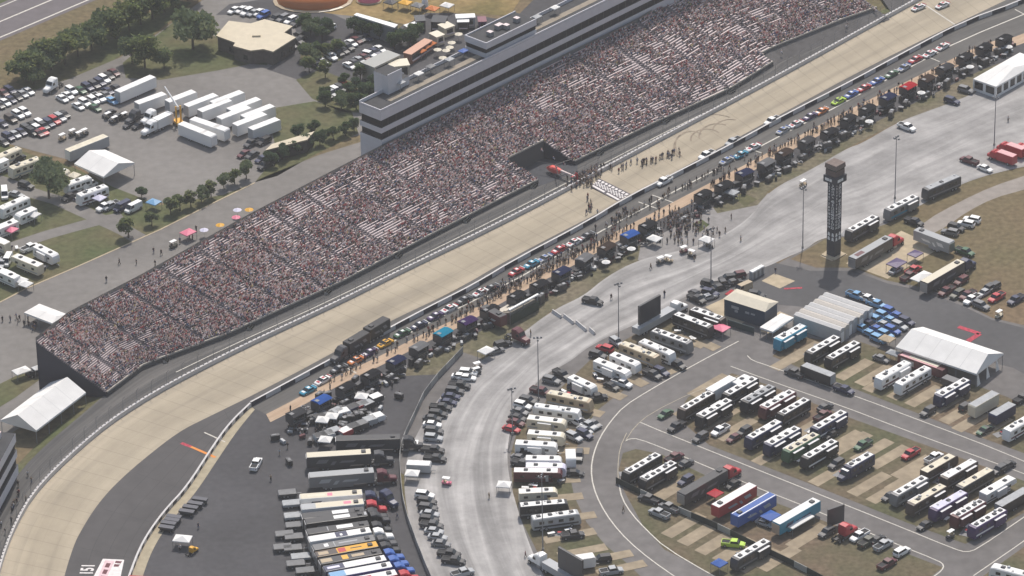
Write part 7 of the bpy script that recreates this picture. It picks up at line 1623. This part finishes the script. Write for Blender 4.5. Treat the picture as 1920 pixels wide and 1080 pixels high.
for x, y, lab in ((1146, 562, "person walking alone on the pale apron left of the upper screen"), (1246, 556, "person standing alone on the pale apron right of the upper screen"), (1169, 960, "person walking on the ring road at the left curve"), (985, 1045, "person walking on the lower pale apron beside the dusty strip"), (917, 935, "person alone on the right side of the lower apron near a white canopy"), (1220, 505, "person alone in the middle of the apron"), (1302, 488, "person standing on the apron below the carts"), (1890, 228, "person riding alone on the upper apron"), (995, 630, "person standing by the nose of the dark maroon truck"), (1454, 512, "person beside the tan ground mat at the apron corner"), (508, 902, "person walking alone across the dark garage yard"), (372, 991, "person standing above the white canopy in the lower left yard"), (338, 1033, "person next to the yellow tug"), (745, 972, "person in red clothes near the hauler tractors")):
    people(1, lambda: (x, y), lab, "lone people"); bpy.data.objects[[o for o in LABELS[lab]][-1]].pop("group", None)
people(16, line(60, 895, 5, 1010, 6), "person in a {} shirt standing behind the wall at the lower left turn", "{} shirts behind the lower left wall", 1.02)
people(14, line(10, 600, 90, 622, 10), "person in a {} shirt on the plaza left of the grandstand", "{} shirts on the left plaza", .06)
people(12, line(130, 545, 400, 430, 10), "person in a {} shirt walking on the road behind the grandstand", "{} shirts on the road behind the grandstand", .06)
VS, FS, MS = [], [], []; geo_ = [person_mesh(p_, s_, t__) for p_, s_, t__ in (("stand", "black", "black"), ("turn", "white", "khaki"), ("walk", "black", "khaki"), ("stand", "grey", "black"), ("walk", "khaki", "black"))]
mm_ = [mat("shirt_" + s_, SHIRT[s_], .9) for s_ in ("black", "white", "red", "grey", "blue", "khaki")]
gsrc = []
for g_ in geo_:
    co_ = np.empty(len(g_.vertices) * 3); g_.vertices.foreach_get("co", co_); gsrc.append((co_.reshape(-1, 3), [tuple(p_.vertices) for p_ in g_.polygons], [p_.material_index for p_ in g_.polygons], [m_.name for m_ in g_.materials]))
allm = []
for n_p, fn_ in ((150, line(880, 585, 1180, 428, 5)), (110, line(1330, 350, 1860, 82, 4)), (110, blob(1275, 425, 34, 16, .05)), (70, blob(1100, 334, 16, 6, -.5)), (60, blob(630, 780, 40, 22, -.3)), (50, line(1150, 420, 1400, 296, 4)), (40, line(620, 716, 880, 588, 5))):
    for _ in range(n_p):
        x, y = fn_(); q = P(x, y, 1.0 if y < 352 and 1060 < x < 1130 else 0); g_ = gsrc[int(rng.integers(0, 5))]; a_ = rng.uniform(0, 6.28); ca_, sa_ = math.cos(a_), math.sin(a_); k_ = len(VS)
        for vx, vy, vz in g_[0]: VS.append((q.x + vx * ca_ - vy * sa_, q.y + vx * sa_ + vy * ca_, (1.02 if y < 352 and 1060 < x < 1130 else .09) + vz))
        for f_, mi_ in zip(g_[1], g_[2]):
            FS.append([k_ + v_ for v_ in f_]); nm_ = g_[3][mi_]
            if nm_ not in allm: allm.append(nm_)
            MS.append(allm.index(nm_))
me = bpy.data.meshes.new("pit_crowd"); me.from_pydata(VS, [], FS)
for nm_ in allm: me.materials.append(bpy.data.materials[nm_])
me.polygons.foreach_set("material_index", MS); me.update()
o = link("pit_crowd", me); o["kind"] = "stuff"; tag(o, "loose crowd of crews and guests thronging pit road and its service lane", "crowd")
print("PEOPLE", PN)
# more parked cars at the far left, and tyres and tool trolleys in the gear area
row([("sedan", -2 + i * 11, 196 - i * 5.2, ["charcoal", "white", "navy", "black", "silver", "white"][i]) for i in range(6)] + [("suv", 60 + i * 10.5, 246 - i * 5.4, ["black", "white", "charcoal", "navy", "red", "silver"][i]) for i in range(6)], NS, "the left edge", "in the open upper left lot", UG2, 0, 0, 1, .05)
def tyre_stack_tpl(n):
    if ("tyres", n) not in TPL:
        t = []
        for i in range(n):
            t.append(("tyre", TPL.setdefault("tyre_flat", MB().loft([[(r_ * math.cos(a_), r_ * math.sin(a_), z_) for a_ in [2 * math.pi * q / 12 for q in range(12)]] for r_, z_ in ((.2, .0), (.34, .02), (.36, .14), (.34, .26), (.2, .28))], tyre).mesh("tyre")), (0, 0, i * .28), None))
        TPL["tyres", n] = t
    return TPL["tyres", n]
for k in range(70):
    if k < 30: x, y = 625 + rng.normal(0, 42), 790 + rng.normal(0, 22)
    else:
        bx_, by_ = PB[int(rng.integers(0, len(PB)))]; x, y = bx_ + rng.uniform(-14, 26), by_ + rng.uniform(16, 40)
    q = P(x, y); r = thing("tyre_stack", (q.x, q.y, .07), 0, "stack of black racing tyres among the gear behind the pit boxes" if k >= 30 else "stack of black racing tyres in the gear area above the hauler yard", "tyre stack", "tyre stacks behind the pit boxes" if k >= 30 else "tyre stacks in the gear area"); parts(r, tyre_stack_tpl(int(rng.integers(2, 5))))
for k in range(16):
    x, y = 600 + (k % 8) * 15 + rng.uniform(-4, 4), 772 + (k // 8) * 36 - (k % 8) * 5 + rng.uniform(-4, 4)
    one("bt", x, y, (40, -14 + rng.uniform(-6, 6)), ["black", "charcoal", "silver", "white", "navy", "red"][k % 6], f"small trailer above the hauler yard, {ORD[k % 8]} from the left in the {'upper' if k < 8 else 'lower'} rank", group="small trailers in the gear area", L=3.4, H=2.0, roof=["charcoal", "gray", "silver", "white"][k % 4])
# camp furniture beside the motorhomes, and cabinets in the gear area
def camp_tpl(i):
    if ("camp", i) not in TPL:
        t = []
        if i == 0: t = [small("table_top", -.9, .9, -.4, .4, .70, .75, paint("white"))] + [small("leg", x - .03, x + .03, y - .03, y + .03, 0, .7, steel) for x in (-.8, .8) for y in (-.3, .3)]
        elif i == 1: t = [small("seat", -.3, .3, -.3, .3, .40, .46, paint("navy")), small("backrest", -.33, -.27, -.3, .3, .46, 1.0, paint("navy"))] + [small("leg", x - .02, x + .02, y - .02, y + .02, 0, .4, steel) for x in (-.25, .25) for y in (-.25, .25)]
        elif i == 2: t = [small("bin_body", -.35, .35, -.35, .35, 0, .95, paint("charcoal")), small("lid", -.38, .38, -.38, .38, .95, 1.05, paint("gray"))]
        else: t = [small("ground_mat", -2.2, 2.2, -1.1, 1.1, .0, .03, paint("gray")), small("cool_box", -.5, .4, -.3, .3, .03, .5, paint("white")), small("lid", -.52, .42, -.32, .32, .5, .56, paint("red"))]
        TPL["camp", i] = t
    return TPL["camp", i]
CN = [("camp_table", "white folding camp table standing beside a motorhome", "table", "camp tables beside motorhomes"), ("camp_chair", "dark blue folding chair standing beside a motorhome", "chair", "camp chairs beside motorhomes"), ("rubbish_bin", "dark rubbish bin with grey lid beside a motorhome", "bin", "bins beside motorhomes"), ("cool_box", "white and red cool box on a grey mat beside a motorhome", "cool box", "cool boxes beside motorhomes")]
for o in [o_ for o_ in S.collection.objects if o_.parent is None and o_.get("category") in ("motorhome", "travel trailer")]:
    for j in range(4):
        i = [0, 1, 1, 3, 2, 1, 0][int(rng.integers(0, 7))]; a_ = o.rotation_euler.z; u, v = rng.uniform(-4, 4), -rng.uniform(2.6, 4.0)
        r = thing(CN[i][0], (o.location.x + u * math.cos(a_) - v * math.sin(a_), o.location.y + u * math.sin(a_) + v * math.cos(a_), o.location.z), a_ + rng.normal(0, .4), CN[i][1], CN[i][2], CN[i][3]); parts(r, camp_tpl(i))
for k in range(34):
    x, y = 640 + rng.normal(0, 46), 776 + rng.normal(0, 26); y -= (x - 640) * .35; q = P(x, y)
    r = thing("equipment_cabinet", (q.x, q.y, .05), rng.uniform(0, 3.1), "dark equipment cabinet in the loose gear above the hauler yard", "cabinet", "cabinets in the gear area"); parts(r, [small("cabinet_body", -1.1, 1.1, -.55, .55, .2, 1.5, paint("black"), paint("charcoal")), small("tray", -.7, .3, -.3, .3, 1.5, 1.6, paint("gray"))] + wheels((-.8, .8), .45, .15, .1))
# gear standing about at the lower end of pit road
for k in range(36):
    i = int(rng.integers(0, 6)); x, y = 625 + rng.normal(0, 38), 785 + rng.normal(0, 20); y -= (x - 625) * .35
    nm = ["dark tool cart", "grey work table", "dark red equipment cart", "black tool cart", "long grey work table", "silver equipment cart"][i]
    q = P(x, y); r = thing("equipment_cart", (q.x, q.y, .07), rng.uniform(0, 3.14), f"{nm} in the loose gear between the pit boxes and the hauler yard", "equipment cart", f"{nm}s in the loose gear"); parts(r, gear_tpl(i)); r.scale = (1.25, 1.25, 1.25)
for k, (x, y) in enumerate(((610, 822), (605, 785), (622, 778), (678, 741))):
    one("canopy", x, y, (40, 4), "white", f"white canopy in the gear area above the hauler yard, {ORD[k]} from the bottom", group="white canopies above the hauler yard", L=3.2)
for k, (x, y) in enumerate(((583, 70), (604, 76), (597, 108), (575, 112), (676, 150), (700, 190), (640, 205), (610, 200), (668, 205))): tree(x, y, "dark" if k % 3 else "broad", .7 if k % 3 else .55, f"leafy tree on the small dark lot's islands, {ORD[k]} in the group", "trees on the small lot islands")
# air: thin haze between the camera and the ground
hz = MB(); top_ = CAM.z + 40
hz.box(-2600, 2600, -1500, 2600, -1, top_, mat("haze_surface", (1, 1, 1)))
hm = bpy.data.materials.new("haze"); hm.use_nodes = True; n_ = hm.node_tree; n_.nodes.remove(n_.nodes["Principled BSDF"]); vol = n_.nodes.new("ShaderNodeVolumePrincipled"); vol.inputs["Color"].default_value = (.91, .90, .90, 1); vol.inputs["Density"].default_value = .00009; vol.inputs["Anisotropy"].default_value = .2
n_.links.new(vol.outputs[0], n_.nodes["Material Output"].inputs["Volume"])
me = hz.mesh("haze"); me.materials.clear(); me.materials.append(hm); hb = MB(); o = link("haze", me); o["kind"] = "stuff"
bm__ = bmesh.new(); bm__.from_mesh(me); bmesh.ops.remove_doubles(bm__, verts=bm__.verts, dist=.01); bmesh.ops.holes_fill(bm__, edges=bm__.edges); bmesh.ops.recalc_face_normals(bm__, faces=bm__.faces); bm__.to_mesh(me); bm__.free()
tag(o, "thin pale summer haze in the air over the whole speedway", "haze")
dup_ = {k: v for k, v in LABELS.items() if len(v) > 1}
for k, v in list(dup_.items())[:40]:
    gset = {bpy.data.objects[n].get("group") for n in v}
    if len(gset) > 1 or None in gset: print("DUPLABEL", k, len(v))
for k in LABELS:
    if not 4 <= len(k.split()) <= 16: print("LABELLEN", len(k.split()), k)
print("OBJECTS", len(bpy.data.objects))
